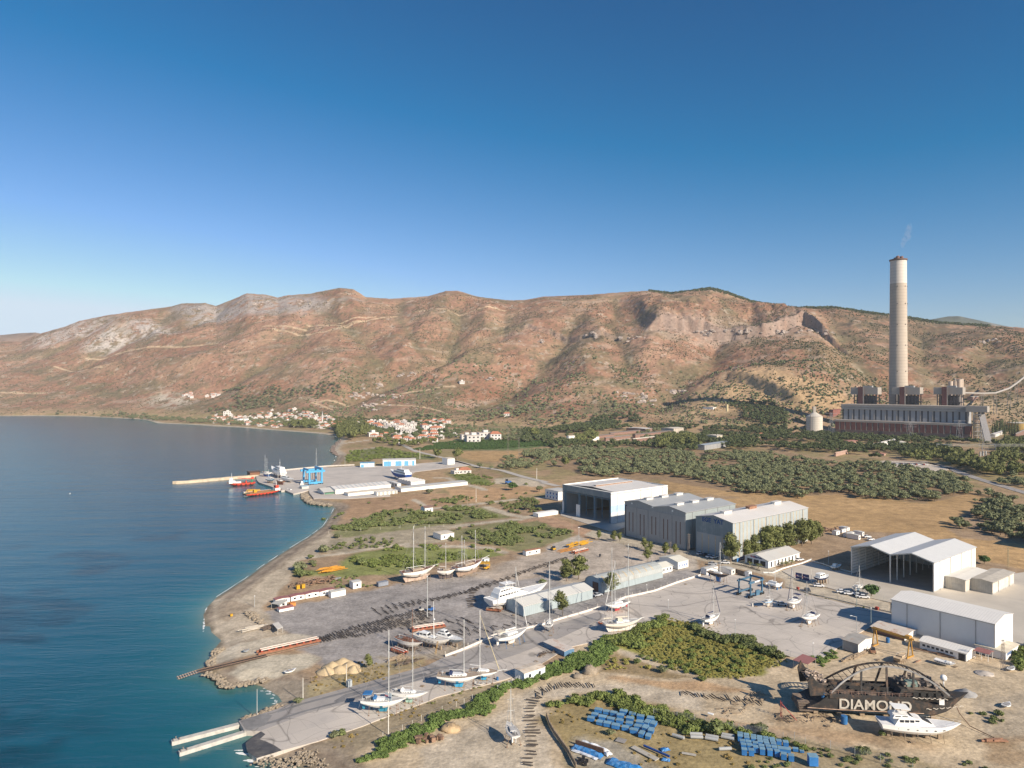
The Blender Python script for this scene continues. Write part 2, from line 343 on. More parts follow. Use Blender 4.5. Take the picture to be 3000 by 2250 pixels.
# hills
hcol=C(.31,.178,.115)+n3*C(.07,.05,.04)+n1*C(.06,.05,.035)
alb[:]=alb*(1-hm[...,None])+hcol*hm[...,None]
paint(hm*sst(.05,.35,fbm(Xg/150+20,Yg/230,4))*.55,C(.24,.12,.07))
paint(hm*sst(.1,.4,fbm(Xg/130-20,Yg/130+8,4))*.35,C(.36,.26,.16))
slope=np.gradient(zz,axis=1)/np.maximum(np.gradient(Xg,axis=1),.1)
paint(hm*sst(0.02,.3,fbm(Xg/120+77,Yg/90,5))*.55,C(.15,.135,.075))
lowh=(1-sst(60,150,hill))*sst(4,20,hill);paint(lowh*sst(-.1,.25,n1[...,0])*.6,C(.14,.13,.07))
sp=sst(.18,.34,fbm(Xg/12,Yg/12,3,.6));paint(hm*sp*.62,C(.115,.11,.055))
sp2=sst(.30,.42,fbm(Xg/20+5,Yg/20+40,4,.65));paint(hm*sp2*.55,C(.42,.36,.29))
strat=sst(.55,.95,np.sin(hill/6.5+5*fbm(Xg/160,Yg/160,4)));paint(hm*strat*sst(.0,.22,fbm(Xg/70+31,Yg/70+3,4,.6))*.4,C(.40,.31,.24))
paint(hm*sst(.82,.98,np.sin(hill/17+3*fbm(Xg/300,Yg/300,3)))*sst(.02,.2,fbm(Xg/110+61,Yg/110,4))*.5,C(.17,.12,.07))
# gully floors are greener
for pl,d,wd in GULL:
 P=[hill_pt(*p)[:2]for p in pl];paint(hm*np.exp(-(pdist(Xg,Yg,P)/(wd*.33))**2)*.5,C(.12,.115,.06))
gr=lambda x0,x1,y0,y1,a:[(x0,y0),(x1,y0),(x1,y1),(x0,y1)]
def hregion(pts,col,amt,thr=(-.1,.25),sc=40):
 P=[hill_pt(*p)[:2]for p in pts];i=inpoly(Xg,Yg,P);d=pdist(Xg,Yg,P,True);m=np.clip(np.where(i,.5+d/60,.5-d/60),0,1)
 paint(m*sst(thr[0],thr[1],fbm(Xg/sc+3,Yg/sc+9,5,.65))*amt,col)
hregion([(60,1020),(190,956),(230,940),(316,925),(380,935),(250,980),(120,1020)],C(.44,.38,.34),.85,(-.3,.2),22)
hregion([(240,1010),(330,960),(380,990),(330,1020),(250,1025)],C(.52,.46,.41),.9,(-.3,.15),22)
hregion([(380,945),(430,935),(540,975),(420,995),(370,985)],C(.46,.41,.38),.9,(-.3,.2),22)
hregion([(500,900),(669,885),(723,862),(900,865),(960,880),(1080,885),(900,915),(700,930),(560,945)],C(.33,.29,.27),.85,(-.4,.1),30)
hregion([(460,1150),(520,1145),(590,1165),(520,1195),(420,1190)],C(.47,.41,.33),.8,(-.3,.2),20)
hregion([(2400,900),(2560,920),(3000,965),(3000,1000),(2700,1000),(2450,960)],C(.12,.095,.06),.8,(-.35,.15),30)
hregion([(2560,1010),(2700,1000),(3000,1010),(3000,1100),(2700,1090)],C(.16,.13,.07),.7,(-.2,.2),40)
hregion([(2450,960),(2650,960),(2650,1060),(2540,1080)],C(.13,.11,.065),.7,(-.2,.2),40)
hregion([(2050,1115),(2250,1108),(2500,1185),(2480,1215),(2000,1225),(1900,1215)],C(.42,.29,.165),.9,(-.8,-.4),60)
hregion([(2720,1170),(3000,1170),(3000,1230),(2720,1215)],C(.42,.31,.19),.8,(-.8,-.4),60)
hregion([(1900,960),(2360,950),(2480,1010),(2360,1000),(1900,1000)],C(.36,.27,.21),.6,(-.3,.1),20)
paint(rock*.85*(.7+.3*sst(-.2,.2,fbm(Xg/9,Yg/60,3))),C(.27,.20,.165));
for pts in([(560,1148),(700,1142),(840,1140),(1000,1130),(1030,1120)],):
 pass
RC=C(.50,.37,.24)
for pts,wd in(([(250,1040),(380,1028),(560,1018),(640,1010)],9),([(800,975),(950,965),(1080,935),(1160,920)],8),([(1215,910),(1310,902),(1400,903),(1480,901)],7),([(160,1070),(300,1080)],7),
([(900,944),(1000,938),(1160,920)],7),([(770,965),(930,952),(1100,925)],7),([(0,1150),(70,1152),(130,1150)],16),([(915,1170),(960,1158),(1050,1150),(1150,1150),(1250,1140),(1330,1128)],9),
([(915,1170),(990,1180),(1100,1182),(1240,1190),(1290,1200),(1318,1213)],8),([(2530,1215),(2700,1160),(2800,1155),(2860,1150)],6)):
 track([p for p in pts],wd,RC,True,.85,3)
 # ---- the plain
pl=(1-hm)*land
gm=sst(-.12,.16,fbm(Xg/30+11,Yg/45+2,5,.6));paint(pl*gm*.75*sst(480,600,Yg),C(.17,.175,.075))
paint(pl*sst(500,560,Yg)*.35,C(.40,.27,.14))
DRY=C(.42,.275,.135)
region([('H',-900,330),('H',100,320),('H',600,290),('H',1350,370),('H',1750,280),('H',1900,300),('H',1540,590),('H',1680,660),('H',2300,730),('H',2300,950),('H',1800,850),('H',1250,630),('H',450,600),('H',200,640),('H',-100,400)],DRY,3,4)
region([('G',900,160),('G',1300,190),('G',2212,290),('G',2212,420),('G',1900,330),('G',1000,240)],DRY,3,3)
region([('Q',1290,900),('Q',1700,880),('Q',2212,850),('Q',2212,920),('Q',1880,980),('Q',1480,1020),('Q',1380,980)],C(.42,.27,.15),3,3)
region([('Q',1290,760),('Q',1150,700),('Q',1000,740),('Q',1040,800),('Q',1300,850),('Q',1400,830)],C(.38,.26,.15),3,3)
region([('Q',1420,600),('Q',1420,540),('Q',2030,540),('Q',2030,600),('Q',1750,640),('Q',1600,640)],DRY,5,5)
region([('Q',330,990),('Q',1050,940),('Q',1280,930),('Q',1400,1030),('Q',1200,1060),('Q',700,1110),('Q',500,1150),('Q',320,1180),('Q',260,1050)],C(.36,.235,.14),3,3)
region([('H',210,780),('H',280,720),('H',400,700),('H',720,760),('H',720,900),('H',380,860)],C(.30,.215,.14),2,1)
hregion([(1916,1209),(1970,1191),(2042,1195),(2079,1231),(2223,1245),(2060,1249),(1970,1220)],C(.40,.29,.17),.9,(-.8,-.4),60)
# olive-grove floor
region([('S',100,800),('S',500,690),('S',1200,730),('S',2212,760),('H',900,60),('H',1700,150),('H',1740,280),('H',1350,360),('H',600,290),('G',1900,280),('G',1500,250),('G',900,150),('S',550,930)],C(.29,.20,.12),4,4)
# scrub floors
SCR=C(.16,.155,.065)
region([('E',1400,790),('E',1500,740),('E',1900,690),('F',1000,720),('F',1050,760),('F',500,830),('F',150,920),('E',1400,930),('E',1000,930),('E',1000,880),('E',1380,880)],C(.23,.245,.085),3,3)
region([('E',1280,570),('E',1530,510),('E',1880,400),('Q',1200,1090),('Q',1650,1060),('Q',1880,1150),('Q',1400,1210),('Q',1000,1260),('E',1400,620)],C(.22,.215,.10),3,3)
region([('F',600,560),('F',1100,480),('F',1300,480),('F',1600,580),('F',1600,620),('F',1150,740),('F',1000,690),('F',650,640)],C(.22,.205,.10),3,3)
region([('F',600,110),('F',780,100),('F',950,170),('F',900,200),('F',700,170)],C(.17,.19,.06),3,3)
region([('Q',340,640),('Q',400,540),('Q',700,500),('Q',1180,590),('Q',1200,620),('Q',640,610)],C(.17,.175,.075),6,5)
region([('Q',1000,520),('Q',1400,470),('Q',2212,440),('S',500,690),('S',0,740),('Q',1400,530)],C(.12,.16,.06),5,5)
region([('E',1230,590),('E',1280,575),('E',1400,620),('E',2212,520),('F',700,500),('F',600,560),('F',650,650),('F',0,700),('E',1400,740),('E',1200,740),('E',1000,720)],C(.34,.30,.22),3,4,.8)
# pale ground and dirt tracks
PALE=C(.47,.405,.31)
region([('E',1230,560),('E',1320,600),('E',1200,760),('E',1050,800),('E',960,960),('E',900,1040),('E',800,1130),('E',700,1200),('E',620,1382),('E',300,1382),('E',260,1240),('E',620,940),('E',1000,680)],C(.43,.36,.27),2,2)
for pts,wd in(([('E',1050,790),('E',1400,745),('E',1900,670),('F',260,690),('F',620,690),('F',900,700),('F',1050,740)],4.5),([('F',650,530),('F',870,500),('F',1060,480),('F',1200,470)],6),
([('Q',1180,1070),('Q',1480,1040),('Q',1650,1020),('Q',1900,990),('Q',2212,970)],5),([('Q',1660,1060),('Q',1880,1130),('Q',2080,1160),('F',1250,450),('F',1500,500),('F',1750,580)],7),
([('Q',1190,790),('Q',1290,785),('Q',1400,830),('Q',1560,870),('Q',1640,900)],6),([('Q',990,990),('Q',1060,1030),('Q',1100,1050)],4),([('Q',330,470),('Q',560,440),('Q',850,410)],9),([('Q',380,540),('Q',620,510)],5)):
 track(pts,wd,PALE)
region([('Q',1730,790),('Q',2000,780),('Q',2212,830),('Q',2212,870),('Q',1950,860),('Q',1720,840)],C(.46,.40,.31),3,3,.8)
region([('F',900,560),('F',1200,470),('F',1400,440),('F',1800,570),('G',1000,700),('G',900,730),('G',500,640),('G',200,600),('F',1600,640),('F',1650,600),('F',1300,480)],C(.40,.255,.165),2,2,.9)
region([('G',0,690),('G',250,600),('G',330,640),('G',640,650),('G',1200,760),('G',1250,930),('G',700,1150),('G',0,1150)],C(.42,.37,.31),2,1)
region([('G',380,560),('G',640,590),('G',640,610),('G',1220,730),('G',1600,800),('G',2212,960),('G',2212,1010),('G',1500,860),('G',1200,790),('G',700,690),('G',300,600)],C(.46,.40,.31),2,1)
region([('H',130,1000),('H',240,1020),('H',370,1060),('H',600,1120),('H',1065,1225),('H',1065,1312),('H',760,1250),('H',360,1155),('H',150,1095)],PALE,2,1)
# foreground: sandy yard, scrub and tracks
SAND=C(.48,.385,.265);LT=C(.50,.42,.32)
region([('A',900,1400),('A',1300,1200),('A',1700,1000),('A',2212,800),('B',600,730),('B',1100,640),('B',1500,560),('C',300,330),('C',700,220),('C',1900,500),('D',300,500),('D',700,300),('D',1600,350),('D',2300,500),('D',2400,1600),('D',-2000,2500),('B',-700,2500)],SAND,3,2)
region([('A',1200,1250),('A',1700,1010),('A',2212,830),('B',700,720),('B',980,690),('B',980,760),('B',500,950),('B',0,1150),('A',1450,1382),('A',1100,1382)],C(.30,.245,.165),2,2)
region([('B',620,1130),('B',1000,940),('B',1250,750),('C',0,700),('C',600,690),('C',1300,780),('C',1290,920),('C',900,860),('C',400,760),('C',0,800),('B',1300,860),('B',1360,1100),('B',1420,1500),('B',300,1500),('B',350,1250)],C(.50,.43,.335),3,4,.8)
region([('B',1440,830),('B',1700,780),('C',450,780),('C',900,880),('C',1300,1000),('C',2212,1170),('C',2212,1382),('C',1000,1500),('B',1650,1500),('B',1500,1180),('B',1360,950)],C(.31,.24,.12),3,3)
region([('C',230,1120),('C',560,1150),('C',900,1382),('C',400,1420),('C',200,1300)],C(.36,.32,.25),3,3)
region([('C',400,480),('C',560,440),('C',900,560),('C',1200,660),('C',900,640),('C',420,600)],C(.28,.21,.12),2,2)
region([('C',560,420),('C',640,400),('C',900,540),('C',1080,600),('C',950,570),('C',700,490)],LT,2,1)
region([('C',700,240),('C',980,150),('C',1900,500),('C',1780,640),('C',1300,660),('C',900,500),('C',550,400)],C(.27,.26,.075),2,2)
region([('D',0,1180),('D',500,1260),('D',1200,1382),('D',2300,1700),('D',0,1700)],C(.33,.265,.165),3,3)
region([('D',200,1100),('D',900,1180),('D',1000,1250),('D',500,1240),('D',100,1160)],C(.42,.28,.165),3,3)
region([('C',500,640),('C',1200,680),('C',1800,780),('C',1200,760),('C',500,660)],C(.43,.29,.17),2,2)
region([('C',1250,960),('C',2212,1080),('C',2212,1150),('C',1600,1050)],C(.42,.29,.175),2,2)
region([('D',0,900),('D',400,1000),('D',1000,1150),('D',1500,1250),('D',1400,1330),('D',600,1280),('D',0,1180)],C(.37,.27,.17),3,4,.7)
region([('D',1800,870),('D',2300,800),('D',2300,1300),('D',1900,1200)],C(.40,.33,.24),3,3)
region([('D',1850,1250),('D',2300,1200),('D',2300,1500),('D',1950,1420)],C(.28,.19,.11),3,4,.7)
region([('E',760,1230),('E',1000,1160),('E',1420,1080),('E',1870,990),('F',220,1000),('F',480,930),('F',860,900),('F',1000,960),('F',1350,940),('F',1500,980),('G',350,1040),('G',700,960),('G',1150,870),('G',1250,925),('G',880,1055),('G',480,1185),('B',1500,180),('B',840,365),('B',570,475),('A',1980,560),('A',1400,590),('A',1370,490),('A',1250,450),('A',1170,390),('A',1090,290),('A',860,150)],C(.30,.28,.268),3,4,.93)
region([('F',500,930),('F',860,900),('F',920,850),('F',1190,770),('F',1560,690),('F',1790,640),('G',640,690),('G',1050,770),('G',700,900),('G',350,1000),('F',1350,940),('F',1000,960)],C(.43,.365,.30),6,5,.9)
region([('A',1850,200),('A',2212,120),('B',300,140),('B',420,170),('B',560,230),('B',300,250),('B',60,240)],C(.36,.30,.23),4,5,.6)
region([('B',0,480),('B',130,560),('B',560,480),('B',820,380),('B',700,340),('B',480,450)],C(.36,.30,.22),2,3,.7)
region([('F',1200,1262),('F',1060,1220),('F',1380,1290),('F',2000,1090),('F',2212,1020),('F',1760,1080)],C(.27,.255,.25),2,2,.8)
region([('A',860,150),('A',1170,390),('A',1000,290)],C(.44,.38,.29),2,2,.6)
# beach: pale sand and gravel with dark wrack
bm_=land&(sdist<60)&(Yg<900)
ang=fbm(Xg/10,Yg/10,4)
paint(bm_*(1-sst(7,12,sdist+3*ang))*.9,C(.33,.27,.205))
paint(bm_*np.exp(-((sdist-5.5+3*ang)/1.6)**2)*.55,C(.17,.125,.09));paint(bm_*np.exp(-((sdist-9.5+4*ang)/1.2)**2)*.45,C(.20,.155,.11))
paint(bm_*(1-sst(1.0,2.6,sdist))*.7,C(.17,.15,.11))
paint(land*(Yg>900)*(1-sst(5,16,sdist)),C(.42,.36,.28))
region([('A',470,430),('A',560,400),('A',860,330),('A',1100,290),('A',1300,310),('A',860,420),('A',820,460),('A',460,530)],C(.47,.41,.32),2,1)
region([('A',600,600),('A',860,470),('A',1250,450),('A',1370,490),('A',1250,570),('A',1000,640),('A',700,660)],C(.48,.425,.33),2,1)
region([('A',470,0),('A',830,0),('A',960,180),('A',1080,290),('A',600,380),('A',560,300),('A',480,200)],C(.44,.37,.28),2,2)
region([('A',480,60),('A',620,0),('A',800,60),('A',600,180),('A',520,170)],C(.30,.235,.17),3,3,.8)
region([('A',860,660),('A',1200,660),('A',1500,720),('A',1200,830),('A',1050,850),('A',1000,780),('A',880,700)],C(.31,.26,.20),2,2)
region([('A',1250,700),('A',1600,560),('A',2212,480),('A',2212,540),('A',1600,720),('A',1250,820)],C(.33,.27,.15),2,2,.8)
alb*=(1+.10*n2)
alb=np.clip(alb,.02,.8)
under=~land
alb[under&(Yg<1000)]=C(.16,.17,.12)
zz2=zz+np.where(hill<2,nearn-.22*sst(0,8,sdist),0)
V=np.stack([Xg,Yg,zz2],-1).reshape(-1,3)
idx=np.arange(NR*NC).reshape(NR,NC);Qd=np.stack([idx[:-1,:-1],idx[:-1,1:],idx[1:,1:],idx[1:,:-1]],-1).reshape(-1,4)
keep=(Yg[:-1,:-1]<2400)|(hill[:-1,:-1]>-500)
gmat=attrmat('ground_soil',amp=.46,mid=.13)
ROWI=int(np.argmax(ROWY>1150))
gnd=npmesh('ground',V,Qd,gmat,True,alb.reshape(-1,3));tagset(gnd,kind='structure')
def ground_z(x,y):
 p=CX+F*x/y;i=np.interp(y,ROWY,np.arange(NR));j=np.interp(p,COLX,np.arange(NC));return float(zz2[int(round(i)),int(round(j))])
 # a plain sheet out to the horizon below it all, and the far mountain
fb=MB();fb.add([(-16000,60,-6),(16000,60,-6),(16000,14000,-6),(-16000,14000,-6)],[(0,1,2,3)])
tagset(fb.build('terrain',mat('far_soil',(.25,.19,.12)),fix=False),kind='structure')
def ridge_sheet(name,pts,depth,back,mt):
 V=[];n=90;m=16;Q=[]
 xs=np.linspace(pts[0][0],pts[-1][0],n);ys=np.interp(xs,[p[0]for p in pts],[p[1]for p in pts])
 for j in range(m):
  for i in range(n):
   d=depth+(j-8)/8*back;top=H-(ys[i]-HY)/F*depth;k=1-abs(j-8)/8.0;z=top*(k**1.1)
   x=(xs[i]-CX)/F*depth;z+=(18*float(fbm(np.array([x/220.]),np.array([d/220.]),4)[0])if j!=8 else 0);V.append((x,d,z-(0 if k>.05 else 30)))
 Q=[(j*n+i,j*n+i+1,(j+1)*n+i+1,(j+1)*n+i)for j in range(m-1)for i in range(n-1)]
 o=npmesh(name,V,Q,mt,True);tagset(o,kind='structure');return o
ridge_sheet('mountain',[(2600,990),(2700,945),(2722,937),(2777,927),(2809,926),(2885,942),(2950,956),(3100,985),(3300,1010)],5200,900,mat('pine_hill',(.10,.11,.075),var=.5,scale=.012,dirt=(.33,.30,.27),dirtamt=.8,dscale=.004))
ridge_sheet('hill',[(-900,1010),(-400,985),(-100,984),(0,982),(60,976),(108,974),(128,980),(170,1000),(260,1040)],4300,700,mat('dry_hill',(.27,.18,.125),var=.35,scale=.02,dirt=(.15,.13,.08),dirtamt=.6,dscale=.01))
# ---- water
wc=(PXg[::2,::2],Yg[::2,::2],Xg[::2,::2],sdist[::2,::2])
WXp,WY,WX,WS=wc;rowsw=WY[:,0]<2200
WXp,WY,WX,WS=WXp[rowsw],WY[rowsw],WX[rowsw],WS[rowsw]
dd=np.clip(-WS,0,400)
wa=np.zeros(WX.shape+(3,));wa[:]=C(.002,.070,.108)
sh1=np.exp(-dd/16.0)[...,None];sh2=np.exp(-dd/3.2)[...,None]
patch=sst(.05,.4,fbm(WX/30,WY/18,4))[...,None]*sst(15,60,dd)[...,None]
wa=wa*(1-.5*patch*(WY<450)[...,None])
wa=wa*(1-.8*sh1)+C(.02,.17,.18)*.8*sh1;wa=wa*(1-.75*sh2)+C(.16,.20,.15)*.75*sh2
Vw=np.stack([WX,WY,np.full(WX.shape,WZ)],-1).reshape(-1,3);a,b=WX.shape;ii=np.arange(a*b).reshape(a,b)
Qw=np.stack([ii[:-1,:-1],ii[:-1,1:],ii[1:,1:],ii[1:,:-1]],-1);kw=(WS[:-1,:-1]<25)|(WS[1:,1:]<25);Qw=Qw[kw]
wm=bpy.data.materials.new('sea_water');wm.use_nodes=True;n=wm.node_tree.nodes;l=wm.node_tree.links;b=n['Principled BSDF']
b.inputs['Roughness'].default_value=0.2;b.inputs['IOR'].default_value=1.33;b.inputs['Specular IOR Level'].default_value=.5
at=n.new('ShaderNodeAttribute');at.attribute_name='albedo';tc=n.new('ShaderNodeTexCoord')
zn=n.new('ShaderNodeTexNoise');zn.inputs['Scale'].default_value=.02;zn.inputs['Detail'].default_value=6;l.new(tc.outputs['Object'],zn.inputs['Vector'])
mp=n.new('ShaderNodeMapping');mp.inputs['Rotation'].default_value=(0,0,R(-12));mp.inputs['Scale'].default_value=(.25,1,1)
l.new(tc.outputs['Object'],mp.inputs['Vector']);l.new(mp.outputs[0],zn.inputs['Vector'])
mr=n.new('ShaderNodeMapRange');mr.inputs[1].default_value=.3;mr.inputs[2].default_value=.7;mr.inputs[3].default_value=.85;mr.inputs[4].default_value=1.15;l.new(zn.outputs[0],mr.inputs[0])
vs=n.new('ShaderNodeVectorMath');vs.operation='SCALE';l.new(at.outputs['Color'],vs.inputs[0]);l.new(mr.outputs[0],vs.inputs['Scale']);l.new(vs.outputs[0],b.inputs['Base Color'])
h1=n.new('ShaderNodeTexNoise');h1.inputs['Scale'].default_value=.45;h1.inputs['Detail'].default_value=5;h1.inputs['Roughness'].default_value=.6;l.new(mp.outputs[0],h1.inputs['Vector'])
h2=n.new('ShaderNodeTexNoise');h2.inputs['Scale'].default_value=.07;h2.inputs['Detail'].default_value=3;l.new(mp.outputs[0],h2.inputs['Vector'])
ad=n.new('ShaderNodeMath');ad.operation='MULTIPLY_ADD';ad.inputs[1].default_value=3.0;l.new(h2.outputs[0],ad.inputs[0]);l.new(h1.outputs[0],ad.inputs[2])
bp=n.new('ShaderNodeBump');bp.inputs['Strength'].default_value=.33;bp.inputs['Distance'].default_value=.6;l.new(ad.outputs[0],bp.inputs['Height']);l.new(bp.outputs[0],b.inputs['Normal'])
sea=npmesh('sea',Vw,Qw,wm,True,wa.reshape(-1,3));tagset(sea,kind='structure')
# surf: a broken thin line of foam washing along the beach
def ribbon(name,pts,w0,w1,z,mt,seed=0,step=1.2,gap=.25,**kw):
 r=random.Random(seed);P=[Vector((p[0],p[1],0))for p in pts];L=[]
 for a,b in zip(P[:-1],P[1:]):
  k=max(1,int((b-a).length/step));L+=[a.lerp(b,i/k)for i in range(k)]
 L.append(P[-1]);q=MB();prev=None
 for i in range(len(L)-1):
  d=(L[i+1]-L[i]).normalized();nn=Vector((-d.y,d.x,0));u=float(fbm(np.array([i*.13+seed]),np.array([seed*3.1]),3)[0])
  ww=max(0,(w0+(w1-w0)*(.5+u)))if u>gap-.5 else 0;o=nn*.5*u
  cur=(L[i]+o-nn*ww/2,L[i]+o+nn*ww/2)
  if prev and ww>0:q.add([(*prev[0].xy,z),(*prev[1].xy,z),(*cur[1].xy,z),(*cur[0].xy,z)],[(0,1,2,3)])
  prev=cur if ww>0 else None
 o=q.build(name,mt,fix=False);tagset(o,**kw);return o
foam=mat('sea_foam',(.75,.77,.76),rough=.8,var=.25,scale=2.5)
def off(pl,d):
 o=[]
 for i,p in enumerate(pl):
  a=pl[max(i-1,0)];b=pl[min(i+1,len(pl)-1)];t=Vector((b[0]-a[0],b[1]-a[1])).normalized();o.append((p[0]-t.y*-d,p[1]+t.x*-d))
 return o
i0=SHORE.index(('Z',1600,1372));i1=SHORE.index(('E',292,1190));bl=SHL[i0:i1]
ribbon('surf',off(bl,.8),.0,.45,WZ+.06,foam,3,gap=.3,kind='stuff',label='thin white line of surf washing along the sandy beach',cat='surf')
i3=SHORE.index(('Z',1650,622));ribbon('surf',off(SHL[i3-1:i3+5],2.0),0.0,1.3,WZ+.08,foam,5,gap=.35,step=3,kind='stuff',label='faint surf by the dark village beach headland',cat='surf')
fb=MB();random.seed(4)
for k in range(30):t_=random.random();p=gp('A',905+95*t_+random.gauss(0,14),735+115*t_+random.gauss(0,14),WZ);fb.blob((p.x,p.y,WZ+.02),random.uniform(.1,.28),2.0,.7,.06,.4,9,4)
for k in range(60):t_=random.random();p=gp('E',268+25*t_*t_+random.gauss(0,3),1382-190*t_,WZ);fb.blob((p.x,p.y,WZ+.02),random.uniform(.12,.35),.6,2.6,.06,.4,8,4)
tagset(fb.build('surf',foam),'flecks of foam at the beach point and in the small cove','surf',kind='stuff');fb=MB()
for k in range(14):
 p=gp('A',690+11*k+random.uniform(-9,9),1250+9*k+random.uniform(-22,22),WZ);fb.blob((p.x,p.y,WZ+.02),random.uniform(.25,.7),1.8,.5,.06,.4,9,4)
tagset(fb.build('surf',foam),'white water breaking at the foot of the wet concrete ramp','surf',kind='stuff')
# haze over the whole bay
hz=MB();hz.box(-4200,4200,-60,5000,-8,640)
hm_=bpy.data.materials.new('haze_air');hm_.use_nodes=True;n=hm_.node_tree.nodes;n.remove(n['Principled BSDF'])
vp=n.new('ShaderNodeVolumePrincipled');vp.inputs['Color'].default_value=(.84,.90,1.0,1);vp.inputs['Density'].default_value=0.000042;vp.inputs['Anisotropy'].default_value=-0.15
hm_.node_tree.links.new(vp.outputs[0],n['Material Output'].inputs['Volume'])
if HAZE:
 hzo=hz.build('haze',hm_);tagset(hzo,'thin bluish haze hanging in front of the hills','haze',kind='stuff')
 # ================================================================ paved sheets
def slab(name,pts,z,mt,depth=.5,kind='structure',**kw):
 P=[gp(*p)for p in pts];ar=sum(P[i].x*P[(i+1)%len(P)].y-P[(i+1)%len(P)].x*P[i].y for i in range(len(P)))
 if ar<0:P.reverse()
 bm=bmesh.new();vt=[bm.verts.new((p.x,p.y,z))for p in P];vb=[bm.verts.new((p.x,p.y,z-depth))for p in P]
 bm.faces.new(vt);k=len(P)
 for i in range(k):bm.faces.new((vb[i],vb[(i+1)%k],vt[(i+1)%k],vt[i]))
 bmesh.ops.triangulate(bm,faces=[f for f in bm.faces if len(f.verts)>4]);me=bpy.data.meshes.new(name);bm.to_mesh(me);bm.free();me.materials.append(mt)
 o=bpy.data.objects.new(name,me);COL.objects.link(o);tagset(o,kind=kind,**kw);return o
def strip(name,pts,wd,z,mt,**kw):
 P=[gp(*p)for p in pts];q=MB();L=[]
 for i,p in enumerate(P):
  a=P[max(i-1,0)];b=P[min(i+1,len(P)-1)];t=(b-a).normalized();nn=Vector((-t.y,t.x,0))*wd/2;L.append((p+nn,p-nn))
 for(a,b),(c,d)in zip(L[:-1],L[1:]):q.add([(a.x,a.y,z),(b.x,b.y,z),(d.x,d.y,z),(c.x,c.y,z)],[(3,2,1,0)])
 o=q.build(name,mt,fix=False);tagset(o,kind='structure');return o
conc=mat('yard_concrete',(.53,.475,.415),rough=.85,var=.2,scale=.07,dirt=(.25,.235,.225),dirtamt=.6,dscale=.035,bump=.02)
asph=mat('worn_asphalt',(.33,.305,.285),rough=.85,var=.2,scale=.06,dirt=(.47,.42,.35),dirtamt=.5,dscale=.05)
def joints(m,sx=6.0,sy=9.0,amt=.25,marks=True):
 n=m.node_tree.nodes;l=m.node_tree.links;b=n['Principled BSDF'];src=b.inputs['Base Color'].links[0].from_socket
 tc=n.new('ShaderNodeTexCoord');mp=n.new('ShaderNodeMapping');mp.inputs['Rotation'].default_value=(0,0,R(-37.2));l.new(tc.outputs['Object'],mp.inputs['Vector'])
 bk=n.new('ShaderNodeTexBrick');bk.offset=.5;bk.inputs['Scale'].default_value=1;bk.inputs['Brick Width'].default_value=sy;bk.inputs['Row Height'].default_value=sx;bk.inputs['Mortar Size'].default_value=.06
 bk.inputs['Color1'].default_value=(1,1,1,1);bk.inputs['Color2'].default_value=(.93,.93,.94,1);bk.inputs['Mortar'].default_value=(1-amt,1-amt,1-amt,1);l.new(mp.outputs[0],bk.inputs['Vector'])
 mx=n.new('ShaderNodeMix');mx.data_type='RGBA';mx.blend_type='MULTIPLY';mx.inputs[0].default_value=1;l.new(src,mx.inputs[6]);l.new(bk.outputs[0],mx.inputs[7]);last=mx.outputs[2]
 if marks:
  for sc_,w_,sd_ in((.018,.007,0),(.03,.006,9),(.05,.008,33),(.011,.004,70)):
   z=n.new('ShaderNodeTexNoise');z.inputs['Scale'].default_value=sc_;z.inputs['Detail'].default_value=1.2;z.inputs['Distortion'].default_value=1.2;mq=n.new('ShaderNodeMapping');mq.inputs['Location'].default_value=(sd_,sd_*3,0);l.new(tc.outputs['Object'],mq.inputs['Vector']);l.new(mq.outputs[0],z.inputs['Vector'])
   s1=n.new('ShaderNodeMath');s1.operation='SUBTRACT';s1.inputs[1].default_value=.5;l.new(z.outputs[0],s1.inputs[0]);s2=n.new('ShaderNodeMath');s2.operation='ABSOLUTE';l.new(s1.outputs[0],s2.inputs[0])
   s3=n.new('ShaderNodeMapRange');s3.inputs[1].default_value=0;s3.inputs[2].default_value=w_;s3.inputs[3].default_value=.6;s3.inputs[4].default_value=1.0;l.new(s2.outputs[0],s3.inputs[0])
   v=n.new('ShaderNodeVectorMath');v.operation='SCALE';l.new(last,v.inputs[0]);l.new(s3.outputs[0],v.inputs['Scale']);last=v.outputs[0]
 l.new(last,b.inputs['Base Color'])
joints(conc);joints(asph,7,14,.18)
dark_streak=mat('tyre_darkened_asphalt',(.19,.185,.185),rough=.8,var=.3,scale=.2)
slab('yard',[('A',690,1003),('A',1000,905),('A',1130,852),('A',1560,735),('A',1650,712),('A',1900,640),('A',2212,555),('B',565,482),('B',840,372),('B',960,318),('B',1240,255),('B',1500,186),('B',1800,90),('B',1900,55),
('G',480,1192),('G',640,1112),('G',880,1062),('G',1060,992),('G',1250,932),('G',1420,900),('G',1640,945),('H',0,1085),('H',230,1115),('H',360,1160),('H',760,1255),('H',1065,1318),('D',1075,285),('D',900,250),('D',700,350),('D',640,415),('D',430,545),('D',190,512),('D',60,468),
('C',1900,478),('C',1700,392),('C',1500,325),('C',1240,238),('C',1160,205),('C',930,175),('C',800,235),('C',700,275),('C',370,362),('C',180,405),('B',1380,515),('B',1270,585),('B',1130,640),('B',1050,665),('B',900,705),('B',500,808),('B',430,840),('B',250,905),('B',0,1000),
('A',1700,1040),('A',1330,1165),('A',1040,1242),('A',930,1272),('A',835,1306),('A',765,1240),('A',870,1085),('A',735,1082)],.03,conc,1.6)
